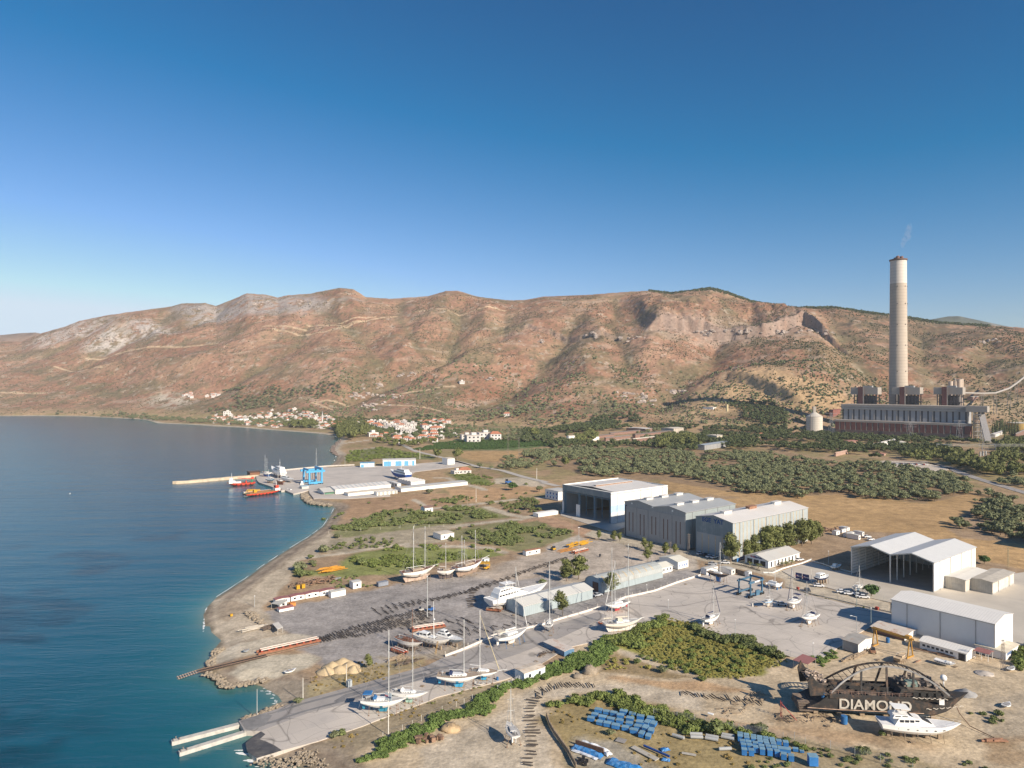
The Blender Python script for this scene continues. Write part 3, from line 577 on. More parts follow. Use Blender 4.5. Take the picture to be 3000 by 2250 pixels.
slab('slipway',[('A',690,1003),('A',1000,905),('A',1130,852),('A',1560,735),('A',1900,640),('A',2212,555),('B',565,482),('B',900,375),('B',1240,275),('B',1500,210),('B',1800,118),('B',1880,150),('B',1500,330),('B',1100,480),('B',560,640),('B',300,690),('B',0,790),('A',1500,880),('A',1250,940),('A',870,1083),('A',735,1080)],.06,asph,.05)
strip('road',[('A',900,1030),('A',1200,930),('A',1500,850),('A',1900,740),('A',2200,650),('B',560,605)],1.0,.075,dark_streak)
strip('road',[('A',1000,930),('A',1200,865),('A',1560,770),('A',1900,672),('A',2212,590),('B',700,540)],1.2,.075,dark_streak)
strip('road',[('A',1480,850),('A',1560,800),('A',1900,710),('A',2212,620)],2.2,.068,dark_streak)
wet=mat('wet_concrete',(.085,.075,.065),rough=.35,var=.35,scale=.4,dirt=(.22,.19,.15),dirtamt=.7,dscale=.3)
slab('ramp',[('A',870,1086),('A',905,1110),('A',860,1150),('A',905,1165),('A',980,1200),('A',1040,1241),('A',835,1303),('A',757,1248),('A',745,1180)],.05,wet,.06)
slab('ramp',[('A',700,1003),('A',900,940),('A',960,960),('A',900,1040),('A',790,1078),('A',745,1070)],.085,mat('damp_asphalt',(.22,.21,.20),rough=.6,var=.3,scale=.3),.03)
slab('yard',[('H',120,950),('H',370,872),('H',720,975),('H',1000,1030),('H',1435,1130),('H',1520,1090),('H',2125,975),('H',2300,950),('H',2500,1300),('D',2500,400),('D',2110,420),('D',1965,500),('H',1068,1475),('H',1068,1225),('H',600,1118),('H',370,1055),('H',240,1020)],.03,mat('apron_concrete',(.50,.45,.38),rough=.85,var=.12,scale=.05,dirt=(.36,.33,.29),dirtamt=.5,dscale=.04),.5)
slab('quay',[('Z',735,1010),('Z',780,985),('Z',1040,957),('Z',1250,938),('Z',1500,915),('Q',200,694),('Q',460,680),('Q',660,680),('Q',1000,660),('Q',1240,640),('Q',1380,630),('Q',1520,672),('Q',1000,735),('Q',945,775),('Q',850,800),('Q',760,880),('Q',770,960),('Q',350,985),('Q',60,980),('Q',20,930),('Z',1310,1165),('Z',1140,1203),('Z',1050,1165),('Z',1010,1170),('Z',930,1135),('Z',770,1082),('Z',745,1055)],.05,mat('quay_concrete',(.50,.45,.40),rough=.85,var=.14,scale=.05,dirt=(.30,.28,.26),dirtamt=.6,dscale=.03),3.0)
slab('path',[('F',1500,440),('F',1900,570),('F',1960,560),('F',2130,500),('F',1900,400),('F',1500,400)],.03,mat('hangar_apron',(.46,.42,.37),var=.1,scale=.1),.3)
strip('road',[('K',1100,925),('K',1400,990),('K',1500,1040),('K',1700,1110),('K',1880,1165),('K',2000,1200),('K',2212,1262),('K',2500,1340)],9,.05,asph)
strip('road',[('Q',850,470),('Q',1010,545),('Q',1180,585),('Q',1400,640),('Q',1600,690),('Q',1800,720),('Q',2000,780),('Q',2212,830),('F',1350,175),('F',1480,205)],7.5,.05,mat('pale_road',(.45,.41,.36),var=.1,scale=.1))
slab('car_park',[('K',590,930),('K',700,920),('K',1200,940),('K',1430,1010),('K',1300,1050),('K',1100,1030),('K',880,1000),('K',740,985)],.05,mat('bright_gravel',(.55,.47,.38),var=.1),.1)
# ---- slipway piers, bollards
pierm=mat('pier_concrete',(.52,.49,.44),rough=.85,var=.2,scale=.4,dirt=(.22,.19,.15),dirtamt=.5,dscale=.5)
def pier(label,near_end,far_end,wd,zt=-.3):
 a=gp(*near_end,zt);b=gp(*far_end,zt);t=(b-a).normalized();nn=Vector((-t.y,t.x,0))*wd/2
 th=thing('pier',label,'pier',(a.x,a.y,WZ));q=MB()
 for s in(1,):q.hexa([(*(a+nn*-1).xy,-4),(*(b-nn).xy,-4),(*(b+nn).xy,-4),(*(a+nn).xy,-4)],[(*(a-nn).xy,zt),(*(b-nn).xy,zt),(*(b+nn).xy,zt),(*(a+nn).xy,zt)])
 q.build('wall',pierm,th,org=th.location)
 for k in range(3):
  p=a+t*(.4+.7*k)+nn*(.6 if k%2 else-.6);m=MB();m.lathe((p.x,p.y,zt),[(.12,0),(.11,.45),(.2,.5),(.2,.62),(.05,.66)],8);m.build('bollard',mat('bollard_iron',(.2,.17,.15)),th,org=th.location)
 return th
pier('outer concrete pier of the lifting dock, farther from the rubble shore',('A',145,1163),('A',690,1022),1.6)
pier('concrete pier of the lifting dock, nearer the wet ramp',('A',205,1250),('A',745,1083),1.5)
# ================================================================ BUILDINGS
TH=R(37.2);E1=Vector((math.cos(TH),math.sin(TH),0));E2=Vector((-math.sin(TH),math.cos(TH),0))
def reach(b,e,X):  # how far along e from b until picture column X
 t=(X-CX)/F;return(t*b.y-b.x)/(e.x-t*e.y)
clad_w=mat('white_cladding',(.80,.77,.72),rough=.55,var=.04,scale=.2,rib='X',ribw=1.1)
clad_wy=mat('white_gable_cladding',(.80,.77,.72),rough=.55,var=.04,scale=.2,rib='Y',ribw=1.1)
clad_g=mat('grey_green_cladding',(.30,.34,.345),rough=.55,var=.08,scale=.2,rib='X',ribw=1.2,dirt=(.30,.28,.24),dirtamt=.25)
clad_gy=mat('grey_blue_gable',(.20,.25,.275),rough=.55,var=.10,scale=.25,rib='Y',ribw=1.2,dirt=(.36,.36,.36),dirtamt=.5,dscale=.25)
clad_b=mat('pale_blue_cladding',(.36,.42,.44),rough=.6,var=.08,scale=.2,rib='X',ribw=1.0,dirt=(.30,.33,.33),dirtamt=.3)
clad_by=mat('pale_blue_gable',(.33,.42,.47),rough=.6,var=.08,scale=.2,rib='Y',ribw=1.0)
roof_w=mat('white_metal_roof',(.66,.63,.59),rough=.5,var=.06,scale=.1,rib='X',ribw=1.6,dirt=(.52,.44,.36),dirtamt=.4,dscale=.05)
roof_g=mat('grey_metal_roof',(.36,.37,.37),rough=.5,var=.06,scale=.1,rib='X',ribw=1.6)
roof_lg=mat('light_grey_roof',(.52,.51,.48),rough=.55,var=.08,scale=.1,rib='X',ribw=1.2,dirt=(.44,.36,.28),dirtamt=.35,dscale=.1)
plaster=mat('white_plaster',(.80,.78,.74),rough=.8,var=.05,scale=.3)
beige=mat('beige_cladding',(.62,.56,.47),rough=.7,var=.08,scale=.3,rib='X',ribw=.8)
dark=mat('dark_glass',(.03,.035,.045),rough=.2,var=.1)
darkdoor=mat('dark_opening',(.05,.05,.055),rough=.7)
steelb=mat('blue_steelwork',(.13,.24,.33),rough=.5)
steelw=mat('pale_steelwork',(.60,.57,.52),rough=.6)
yellowlite=mat('yellowed_rooflight',(.50,.38,.22),rough=.6,var=.25,scale=.8)
rust=mat('rusted_sheet',(.30,.16,.10),rough=.85,var=.35,scale=.8)
redroof=mat('maroon_sheet_roof',(.30,.13,.12),rough=.7,var=.12,scale=.3)
tile=mat('terracotta_tiles',(.47,.19,.11),rough=.85,var=.22,scale=.4,rnd=.15)
blue=mat('blue_paint',(.04,.13,.36),rough=.5,var=.1)
skyb=mat('sky_blue_paint',(.13,.38,.60),rough=.5,var=.08)
class Shed:
 """a building with its near corner at a ground reading; local x runs away to the right, local y away to the left"""
 def __init__(s,name,label,corner,leftx,rightx,topy,gables=1,rise=2.2,axis='x',wallm=clad_w,gablem=clad_wy,roofm=roof_w,openf=False,over=.35,cat='building',L=None,W=None,group=None,h=None,back=1.0,rz=TH,walls=True):
  c,x,y=corner;b=gp(c,x,y);s.b=b;e1=Vector((math.cos(rz),math.sin(rz),0));e2=Vector((-math.sin(rz),math.cos(rz),0))
  s.L=L or reach(b,e1,px(c,rightx,0)[0]);s.W=W or reach(b,e2,px(c,leftx,0)[0]);s.h=h or ytop(b,c,topy)
  s.t=thing(name,label,cat,b,rz,group);L,W,h=s.L,s.W,s.h;s.rise=rise;s.axis=axis;s.g=gables
  span=W if axis=='x' else L;k=span/gables;prof=[(0,h)]
  for i in range(gables):prof+=[((i+.5)*k,h+rise),((i+1)*k,h)]
  s.prof=prof;ln=L if axis=='x' else W
  if walls and not openf:
   for a in(0,ln-.12):q=MB();q.extr([(0,0)]+prof+[(span,0)],a,a+.12,axis);q.build('gable_wall',gablem,s.t)
   for a in(0,span-.15):s.part('wall',wallm,(lambda q:q.box(.125,L-.125,a,a+.15,0,h-.02))if axis=='x' else(lambda q:q.box(a,a+.15,.125,W-.125,0,h-.02)))
  elif walls:
   q=MB();q.extr([(0,0)]+prof+[(span,0)],ln-.12,ln,axis);q.build('back_wall',gablem,s.t)
   q=MB();q.box(.1,L-.125,0,.15,0,h-.02);q.build('wall',wallm,s.t);q=MB();q.box(.1,L-.125,W-.15,W,0,h-.02);q.build('wall',wallm,s.t)
  q=MB();o=over;tk=.14
  for i in range(gables):
   a,m,b2=i*k,(i+.5)*k,(i+1)*k;sl=rise/(k/2)
   a_=a-(o if i==0 else 0);b_=b2+(o if i==gables-1 else 0);za=h-sl*(a-a_)+.02;zb=h-sl*(b_-b2)+.02;zm=h+rise+.02
   q.extr([(a_,za),(m,zm),(b_,zb),(b_,zb+tk),(m,zm+tk),(a_,za+tk)],-o,ln+o,axis)
  q.build('roof',roofm,s.t)
  if walls and h>5:
   gm_x=mat('gutter_grey',(.30,.30,.30),rough=.5);pm_=mat('plinth_grey',(.40,.39,.37),var=.2,scale=.5)
   for a in(-.5,span+.32):
    s.part('gutter',gm_x,(lambda q:q.box(-.3,L+.3,a,a+.18,h-.16,h-.02))if axis=='x' else(lambda q:q.box(a,a+.18,-.3,W+.3,h-.16,h-.02)))
   for k in range(int(ln/11)):
    u=(k+.5)*ln/int(ln/11);s.part('downpipe',gm_x,(lambda q:q.box(u,u+.16,-.2,-.02,.1,h-.2))if axis=='x' else(lambda q:q.box(-.2,-.02,u,u+.16,.1,h-.2)))
   s.part('plinth',pm_,(lambda q:q.box(.1,L,-.012,-.003,0,.6))if axis=='x' else(lambda q:q.box(-.012,-.003,0,W,0,.6)))
 def part(s,name,mt,f,parent=None):
  q=MB();f(q);return q.build(name,mt,parent or s.t)
 def front(s,name,mt,y0,y1,z0,z1,out=.04,parent=None):  # panel on the face towards the lower left of the picture
  return s.part(name,mt,lambda q:q.box(-out,-.004,y0,y1,z0,z1),parent)
 def side(s,name,mt,x0,x1,z0,z1,out=.04,parent=None):  # panel on the sunlit face
  return s.part(name,mt,lambda q:q.box(x0,x1,-out,-.004,z0,z1),parent)
 def vent(s,x,y,lx=6,ly=2.4,hz=1.1,mt=None):
  k=(s.W if s.axis=='x' else s.L)/s.g;u=(y if s.axis=='x' else x)%k;z=s.h+s.rise*(1-abs(u-k/2)/(k/2))
  v=s.part('roof_vent',mt or mat('vent_metal',(.62,.60,.57),var=.08),lambda q:q.box(x,x+lx,y-ly/2,y+ly/2,z-.6,z+hz));s.part('cap',mt or roof_w,lambda q:q.box(x-.2,x+lx+.2,y-ly/2-.35,y+ly/2+.35,z+hz+.003,z+hz+.18),v)
def windowed(s,face,n,a0,a1,z0,z1,wd,mt=dark,frame=plaster):
 for i in range(n):
  c=a0+(a1-a0)*(i+.5)/n
  w_=(s.side if face=='side' else s.front)('window',mat('window_frame_white',(.7,.7,.7)),c-wd/2-.08,c+wd/2+.08,z0-.08,z1+.08,.05)
  (s.side if face=='side' else s.front)('pane',mt,c-wd/2,c+wd/2,z0,z1,.07,parent=w_)
  # --- S1 open blue-framed hangar
s=Shed('hangar','white hangar with three open bays framed in blue steelwork, farthest of the tall row',('G',525,510),132,985,270,gables=1,rise=.01,openf=True,roofm=mat('hangar_inner_roof',(.58,.57,.54),var=.05),over=-.4)
L,W,h=s.L,s.W,s.h
for bx_ in((0,L,-.02,.25,h-2.2,h+.9),(0,L,W-.25,W+.02,h-1,h+.9),(L-.25,L+.02,.255,W-.255,h-1,h+.9)):s.part('parapet',plaster,lambda q:q.box(*bx_))
s.part('parapet',clad_gy,lambda q:q.box(-.02,.25,.255,W-.255,h-3.2,h+.9))
s.part('roof_sheet',roof_w,lambda q:q.extr([(.5,h+.25),(W*.5,h+1.6),(W-.5,h+.25),(W-.5,h+.16),(W*.5,h+1.5),(.5,h+.16)],6,L-4,'x'))
s.part('ridge_vent',rust,lambda q:q.box(9,L*.8,W*.5-.9,W*.5+.9,h+1.3,h+2.3));s.part('ridge_cap',roof_w,lambda q:q.box(8.5,L*.8+.5,W*.5-1.5,W*.5+1.5,h+2.303,h+2.5))
s.side('stripe',mat('pale_blue_band',(.42,.58,.75)),0,L,h*.36,h*.60,.03)
s.side('lower_wall',mat('grey_white_band',(.58,.60,.61)),0,L,0,h*.31,.03)
for y in(.02,.335,.66,.975):
 yy=.3+y*(W-1.2)
 def col(q,yy=yy):
  for dy in(0,.9):q.box(.3,.55,yy-.1+dy-.45,yy+.1+dy-.45,0,h-3.2);
  for k in range(9):q.tube((.42,yy-.45+.9*(k%2),k*(h-3)/9),(.42,yy+.45-.9*(k%2),(k+1)*(h-3)/9),.06,n=4)
  for dy in(0,.9):q.box(1.6,1.85,yy-.1+dy-.45,yy+.1+dy-.45,0,h-3.2)
 s.part('column',steelb,col)
def truss(q):
 q.box(.3,.6,.4,W-.4,h-4.2,h-3.9)
 k=24
 for i in range(k):y0=.4+(W-.8)*i/k;y1=.4+(W-.8)*(i+1)/k;q.tube((.45,y0,h-4.1 if i%2 else h-3.2),(.45,y1,h-3.2 if i%2 else h-4.1),.07,n=4)
s.part('truss',steelb,truss)
for xx in range(8,int(L)-4,8):
 for yy in(.335,.66):s.part('column',steelb,lambda q:q.box(xx,xx+.4,yy*W,yy*W+.4,0,h-.3))
for bx_ in((2,L-.33,W-.3,W-.16,0,h-.5),(L-.32,L-.16,.3,W-.35,0,h-.5)):s.part('lining',mat('inner_cladding',(.40,.42,.42),var=.1,rib='X',ribw=1.5),lambda q:q.box(*bx_))
s.part('base_panel',plaster,lambda q:q.box(-.1,.2,W-1.4,W,0,h*.42));s.part('base_panel',plaster,lambda q:q.box(-.1,.2,W*.62,W*.70,0,h*.42))
s.part('inner_door',darkdoor,lambda q:q.box(L-.4,L-.33,W*.15,W*.22,0,4))
# --- S2 grey twin-gable hangar
s=Shed('hangar','grey hangar with two shallow gables and tall ribbed sliding doors, middle of the tall row',('G',1130,722),636,1533,420,gables=2,rise=1.9,wallm=clad_g,gablem=mat('grey_gable',(.33,.34,.34),var=.08,rib='Y',ribw=1.2),roofm=roof_g)
L,W,h=s.L,s.W,s.h
for i in range(5):
 y0=.6+i*(W-1.6)/5;dr=s.front('door',mat('sliding_door_grey',(.37,.36,.35),var=.06,rib='Y',ribw=.9),y0,y0+(W-1.6)/5-.35,0,h-2.6,.12+.1*(i%2))
 for j in(.3,.62):s.part('rooflight_strip',mat('rusty_glazing',(.17,.10,.08),var=.4,scale=2),lambda q:q.box(-.25-.1*(i%2),-.13-.1*(i%2),y0+j*W/5,y0+j*W/5+.45,2.5+(i%3),h*.72),dr)
s.front('door_gap',darkdoor,W-1.8,W-.4,0,h-2,.03)
for g in(.25,.75):
 for f in(.12,.42,.72):s.vent(L*f,W*g)
for i,(ch,yy)in enumerate(zip('CBA',(W*.2,W*.52,W*.87))):
 s.front('bay_sign',mat('sign_white',(.75,.75,.73)),yy-.5,yy+.5,h-1.9+1.0,h-.9+1.0,.06)
 # --- S3 hangar with lettering
s=Shed('hangar','grey-blue hangar with EGE YAT in blue letters high on its gable',('G',1512,808),1212,2120,505,gables=1,rise=2.3,wallm=mat('pale_grey_cladding',(.37,.41,.42),rough=.55,var=.08,scale=.2,rib='X',ribw=1.2,dirt=(.42,.38,.33),dirtamt=.3),gablem=clad_gy,roofm=roof_w)
EGE=s;L,W,h=s.L,s.W,s.h
for i in range(20):s.side('rooflight_strip',yellowlite,2+i*(L-4)/20,2.45+i*(L-4)/20,h*(.05 if i%3 else.45),h-.6,.05)
dr=s.front('door',mat('sliding_door_pale',(.36,.37,.37),var=.08,rib='Y',ribw=.9),.8,W-.8,0,h*.58,.1)
for i in range(5):s.part('rooflight_strip',yellowlite,lambda q:q.box(-.16,-.105,2+i*(W-4)/4.6,2.4+i*(W-4)/4.6,.5,h*.55),dr)
for f in(.1,.42,.76):s.vent(L*f,W*.5,7,2.6,1.3,mt=None if f!=.42 else rust)
def text(body,size,mt,loc,rot,parent,name='lettering',ext=.03,spx=1.0,bold=0.0):
 cu=bpy.data.curves.new(name,'FONT');cu.body=body;cu.size=size;cu.extrude=ext;cu.offset=bold;cu.space_character=spx;cu.align_x='CENTER';cu.align_y='CENTER'
 o=bpy.data.objects.new(name,cu);COL.objects.link(o);bpy.context.view_layer.update();dg=bpy.context.evaluated_depsgraph_get()
 me=bpy.data.meshes.new_from_object(o.evaluated_get(dg));bpy.data.objects.remove(o);me.materials.clear();me.materials.append(mt)
 ob=bpy.data.objects.new(name,me);COL.objects.link(ob);ob.location=loc;ob.rotation_euler=rot;ob.parent=parent;return ob
text('EGE  YAT',3.3,mat('letter_blue',(.01,.07,.24)),(-.06,W*.53,h-.9),(R(90),0,R(-90)),s.t,bold=.09)
# --- S4 office
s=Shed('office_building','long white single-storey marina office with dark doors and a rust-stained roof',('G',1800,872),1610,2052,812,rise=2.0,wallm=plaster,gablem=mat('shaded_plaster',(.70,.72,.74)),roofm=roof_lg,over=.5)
L,W,h=s.L,s.W,s.h
for i in range(8):s.side('door' if i%2 else 'window',dark,2.2+i*(L-3)/8,3.3+i*(L-3)/8,.3,2.9)
for y in(.12,.40,.68):s.front('window',dark,W*y,W*y+2.9,.4,3.0)
s.part('roof_sheet',roof_w,lambda q:q.extr([(W*.5,h+2.0+.2),(W+.4,h+.1),(W+.4,h+.16),(W*.5,h+2.0+.26)],L*.05,L*.95,'x'))
text('Setur',1.35,mat('letter_red',(.5,.03,.05)),(-.06,W*.64,h+.55),(R(90),0,R(-90)),s.t,bold=.04)
text('Marinas',1.35,mat('letter_navy',(.02,.04,.20)),(-.06,W*.43,h+.55),(R(90),0,R(-90)),s.t,bold=.04)
# --- S5 twin white open shed
s=Shed('boat_shed','large white boat shed with two gables and an open front on columns',('H',1435,1137),717,1795,880,gables=2,rise=2.4,openf=True,roofm=mat('pale_roof',(.60,.60,.59),rough=.5,var=.04,rib='X',ribw=1.4))
L,W,h=s.L,s.W,s.h;S5=s
def gf(q):
 k=W/2
 for i in(0,1):q.add([(-.2,i*k,h-.5),(-.2,(i+.5)*k,h+2.0),(-.2,(i+1)*k,h-.5),(-.2,(i+1)*k,h),(-.2,(i+.5)*k,h+2.4),(-.2,i*k,h)]+[(.1,a,b)for a,b in((i*k,h-.5),((i+.5)*k,h+2.0),((i+1)*k,h-.5),((i+1)*k,h),((i+.5)*k,h+2.4),(i*k,h))],[(0,1,4,5),(1,2,3,4),(6,11,10,7),(7,10,9,8),(0,6,7,1),(1,7,8,2),(5,4,10,11),(4,3,9,10),(0,5,11,6),(2,8,9,3)])
s.part('fascia',mat('fascia_grey',(.50,.49,.46)),gf)
for y in(0.02,W*.5,W-.5):s.part('column',steelw,lambda q:q.box(-.1,.4,y,y+.45,0,h-.3))
for xx in range(7,int(L)-3,7):
 for y in(W*.5,.2,W-.6):s.part('column',steelw,lambda q:q.box(xx,xx+.35,y,y+.4,0,h-.2))
for i in range(7):s.side('panel_joint',mat('joint_grey',(.40,.38,.35)),6+i*(L-9)/7,6.3+i*(L-9)/7,2.5 if i>1 else 5,h-.4,.05)
for zz_ in range(1,9):s.part('girt',mat('girt_grey',(.45,.44,.42)),lambda q:q.box(.5,L-.5,W-.42,W-.2,zz_*1.4,zz_*1.4+.16))
s.part('floor',mat('shed_floor',(.34,.33,.31),var=.15,scale=.2),lambda q:q.box(-.3,L-.2,.2,W-.45,0.035,.09))
# annexes
s=Shed('hall','grey hall standing just outside the right edge of the picture',('P',3281,1647),None,None,0,L=45,W=30,h=14)
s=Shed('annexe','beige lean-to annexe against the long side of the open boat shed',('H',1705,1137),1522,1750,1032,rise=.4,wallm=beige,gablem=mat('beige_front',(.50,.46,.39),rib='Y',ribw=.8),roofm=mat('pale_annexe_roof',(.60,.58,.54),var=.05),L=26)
s.front('roller_door',mat('grey_roller',(.40,.38,.34)),s.W*.12,s.W*.62,0,3.3)
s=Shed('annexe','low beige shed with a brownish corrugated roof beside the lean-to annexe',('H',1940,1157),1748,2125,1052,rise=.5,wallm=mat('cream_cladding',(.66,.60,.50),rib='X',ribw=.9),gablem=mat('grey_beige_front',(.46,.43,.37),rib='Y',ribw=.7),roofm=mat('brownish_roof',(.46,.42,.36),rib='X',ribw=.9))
# --- S7 large closed white shed, ridge along the yard
s=Shed('boat_shed','tall closed white shed with plain walls and a ribbed white roof, nearest the burnt ship',('D',1960,510),1068,2115,232,rise=1.5,axis='y',wallm=mat('blank_white_wall',(.66,.67,.67),var=.03),gablem=mat('bright_white_gable',(.78,.76,.72),var=.03),roofm=mat('ribbed_white_roof',(.74,.71,.66),rough=.5,var=.04,rib='Y',ribw=.9),over=.25)
S7=s;s.part('downpipe',steelw,lambda q:q.tube((-.15,-.1,0),(-.15,-.1,s.h),.1));s.part('kerb_wall',mat('plinth_grey',(.40,.39,.37)),lambda q:q.box(-.05,-.003,0,s.W,0,.5))
# --- S9 pale blue shed and S8 barrel-roofed shed
s=Shed('workshop','long pale blue shed with a white roof beside the big white motor yacht',('F',1200,1262),1060,1760,1180,rise=1.4,wallm=clad_b,gablem=clad_by,roofm=mat('pale_grey_ribbed_roof',(.58,.57,.53),rib='X',ribw=1.3,var=.05))
s=Shed('workshop','grey shed with a rounded roof and rust-brown rooflight strips',('G',450,1075),318,945,1010,rise=.1,wallm=clad_b,gablem=clad_by,roofm=roof_lg,h=3.0,walls=False)
L,W,h=s.L,s.W,s.h;s.t.children[0].hide_render=False
bpy.data.objects.remove(s.t.children[0]);pr=[(-.1,h)]+[(W/2-(W/2+.1)*math.cos(t),h+3.5*math.sin(t)**.9)for t in(.45,.9,1.25)]+[(W/2,h+3.65)]+[(W/2+(W/2+.1)*math.cos(t),h+3.5*math.sin(t)**.9)for t in(1.25,.9,.45)]+[(W+.1,h)]
s.part('roof',mat('barrel_roof_grey',(.38,.40,.39),rough=.6,var=.08,rib='X',ribw=1.2,dirt=(.30,.26,.22),dirtamt=.4,dscale=.15),lambda q:q.extr(pr+[(a,b-.2)for a,b in reversed(pr)],-.3,L+.3,'x'))
for a_ in(0,L-.12):s.part('gable_wall',clad_by,lambda q:q.extr([(0,0)]+[(max(0,min(W,a)),b-.22)for a,b in pr]+[(W,0)],a_,a_+.12,'x'))
for a_ in(0,W-.15):s.part('wall',clad_b,lambda q:q.box(.13,L-.13,a_,a_+.15,0,h-.1))
s.front('door',mat('brown_door',(.14,.08,.06)),W*.2,W*.55,0,4.2)
for i in range(8):
 xx=3+i*(L-5)/8;s.part('rooflight_strip',yellowlite,lambda q:q.extr([(pr[1][0],pr[1][1]+.03),(pr[2][0],pr[2][1]+.03),(pr[3][0],pr[3][1]+.03),(pr[3][0],pr[3][1]+.06),(pr[2][0],pr[2][1]+.06),(pr[1][0],pr[1][1]+.06)],xx,xx+.5,'x'))
for f in(.02,.5,.93):s.part('flue',mat('flue_grey',(.3,.3,.3)),lambda q:q.tube((L*f+1,W*.5,h+3),(L*f+1,W*.5,h+4.8),.25))
# --- white low buildings behind it
s=Shed('office_building','small white workshop office with a cream roof at the end of the rounded shed',('G',930,918),865,1025,872,rise=1.2,wallm=plaster,gablem=plaster,roofm=mat('cream_roof',(.62,.60,.52),var=.05),over=.3,W=9)
windowed(s,'side',3,1,s.L-.5,1.1,2.2,.8)
s=Shed('office_building','white L-shaped office behind the workshop office, by the gate',('G',1068,880),955,1152,822,rise=1.2,wallm=plaster,gablem=plaster,roofm=mat('cream_roof',(.62,.60,.52)),over=.3,W=12)
windowed(s,'side',4,.5,s.L-.5,1.1,2.2,.7,blue)
# --- small foreground and yard-side buildings
def cabin(name,label,corner,leftx,rightx,topy,wall=plaster,roofm=roof_lg,n=2,rise=.25,cat='cabin',group=None,axis='x',**k):
 s=Shed(name,label,corner,leftx,rightx,topy,rise=rise,wallm=wall,gablem=wall,roofm=roofm,over=.15,cat=cat,group=group,axis=axis,**k)
 if n:windowed(s,'side',n,.3,s.L-.3,min(1.0,s.h*.35),min(2.0,s.h*.75),min(.9,s.L/n*.45));
 return s
s=cabin('site_cabin','white site cabin with a rusty roof beside the hedge and the wire fence',('B',1205,688),1128,1292,620,roofm=mat('rust_stained_white_roof',(.60,.52,.42),dirt=(.38,.22,.12),dirtamt=.8,dscale=.6),L=8.5,wall=mat('blue_white_panel',(.66,.70,.72)))
s=Shed('storage_shed','grey lean-to workshop beside the yellow gantry crane',('D',780,490),645,898,405,rise=.8,axis='y',wallm=mat('grey_sheet_wall',(.30,.29,.28)),gablem=mat('white_sheet_wall',(.72,.71,.68)),roofm=mat('grey_patched_roof',(.36,.34,.31),dirt=(.30,.17,.10),dirtamt=.6,dscale=.4),over=.3)
s=Shed('storage_shed','rust-roofed store with a white front in the corner of the big closed shed',('D',1180,375),900,1310,330,rise=.6,axis='y',L=11,wallm=mat('brown_sheet',(.22,.12,.09)),gablem=plaster,roofm=mat('white_rust_roof',(.58,.52,.46),dirt=(.34,.17,.10),dirtamt=.9,dscale=.35),over=.6)
s=Shed('canteen_building','long white cabin with small square windows and a white ribbed roof',('D',1715,555),1312,1785,488,rise=.8,axis='y',wallm=plaster,gablem=plaster,roofm=mat('ribbed_white_roof',(.74,.71,.66)),over=.35)
for i in range(7):s.front('window',dark,s.W*(.28+.1*i),s.W*(.28+.1*i)+.9,1.1,1.8)
for y in(.03,.09):s.front('door',darkdoor,s.W*y,s.W*y+1.1,0,2.2)
s=Shed('open_shelter','maroon-roofed shelter at the end of the long white cabin',('D',1905,560),1785,1945,520,rise=.3,axis='y',wallm=rust,gablem=rust,roofm=redroof,walls=False,h=2.6,over=.2,cat='shelter')
for a in(0.1,s.L-.2):
 for b_ in(.1,s.W/2,s.W-.2):s.part('post',plaster,lambda q:q.box(a,a+.15,b_,b_+.15,0,2.6))
s=Shed('switch_house','small white building with blue-barred windows beside the lattice power pole',('D',2055,545),1985,2165,480,rise=.2,wallm=plaster,gablem=plaster,roofm=mat('beige_flat_roof',(.52,.47,.38)),W=9)
s.side('window',mat('blue_bars',(.12,.18,.32)),1.2,5.5,1.2,2.4)
def canopy(label,pts,hz,mt,corner='D'):
 P=[gp(corner,*p,hz)for p in pts];c=sum(P,Vector())/4;t=thing('canopy',label,'canopy',(c.x,c.y,0));q=MB()
 q.hexa([(p.x,p.y,p.z-.12)for p in P],[(p.x,p.y,p.z)for p in P]);q.build('roof',mt,t,org=t.location)
 for p in P:m=MB();e=p.lerp(c,.08);m.tube((e.x,e.y,0),(e.x,e.y,p.z-.13),.08);m.build('post',mat('grey_post',(.4,.38,.35)),t,org=t.location)
 return t
canopy('maroon sheet canopy on posts at the edge of the yard',[(345,578),(418,527),(300,488),(212,540)],2.8,redroof)
canopy('white and rust canopy over the work bench on the beach gravel',[(1005,258),(1048,240),(1010,198),(960,212)],2.2,mat('off_white_sheet',(.60,.56,.50)),'A')
s=cabin('storage_shed','low white-and-rust roofed shed tucked into the hedge',('B',1530,480),1385,1705,440,roofm=mat('white_rust_roof',(.58,.52,.46)),n=0,axis='y',W=11,L=4.5,wall=mat('blue_sheet',(.10,.20,.32)))
# white cabins along the gravel yard
for i,(xx,yy,x1)in enumerate(((850,1165,965),(975,1140,1085),(1092,1118,1205),(1210,1098,1330))):
 cabin('site_cabin',['white cabin, first of the beach row, beside the flat-roofed hut','white cabin, second of the beach row from the sea','white cabin, third of the beach row from the sea','white cabin at the inland end of the beach row'][i],('E',xx,yy),None,x1,yy-36,roofm=redroof,n=2,W=3,group='white cabins in a row along the beach',axis='y',L=None)
cabin('site_cabin','detached white cabin in front of the inland end of the beach row',('E',1300,1112),1288,1418,1068,roofm=mat('grey_flat_roof',(.45,.44,.40)),n=0,W=3)
cabin('hut','white hut with a lean-to awning by the gravel yard corner',('E',885,1190),880,940,1150,n=1,W=3,roofm=mat('grey_flat_roof',(.45,.44,.40)))
canopy('grey awning beside the white hut',[(880,1165),(930,1140),(860,1130),(812,1155)],2.4,mat('grey_flat_roof',(.45,.44,.40)),'E')
cabin('block_base','low white block with a maroon top in front of the white hut',('E',880,1228),868,997,1205,wall=plaster,roofm=redroof,n=0,W=3,cat='platform')
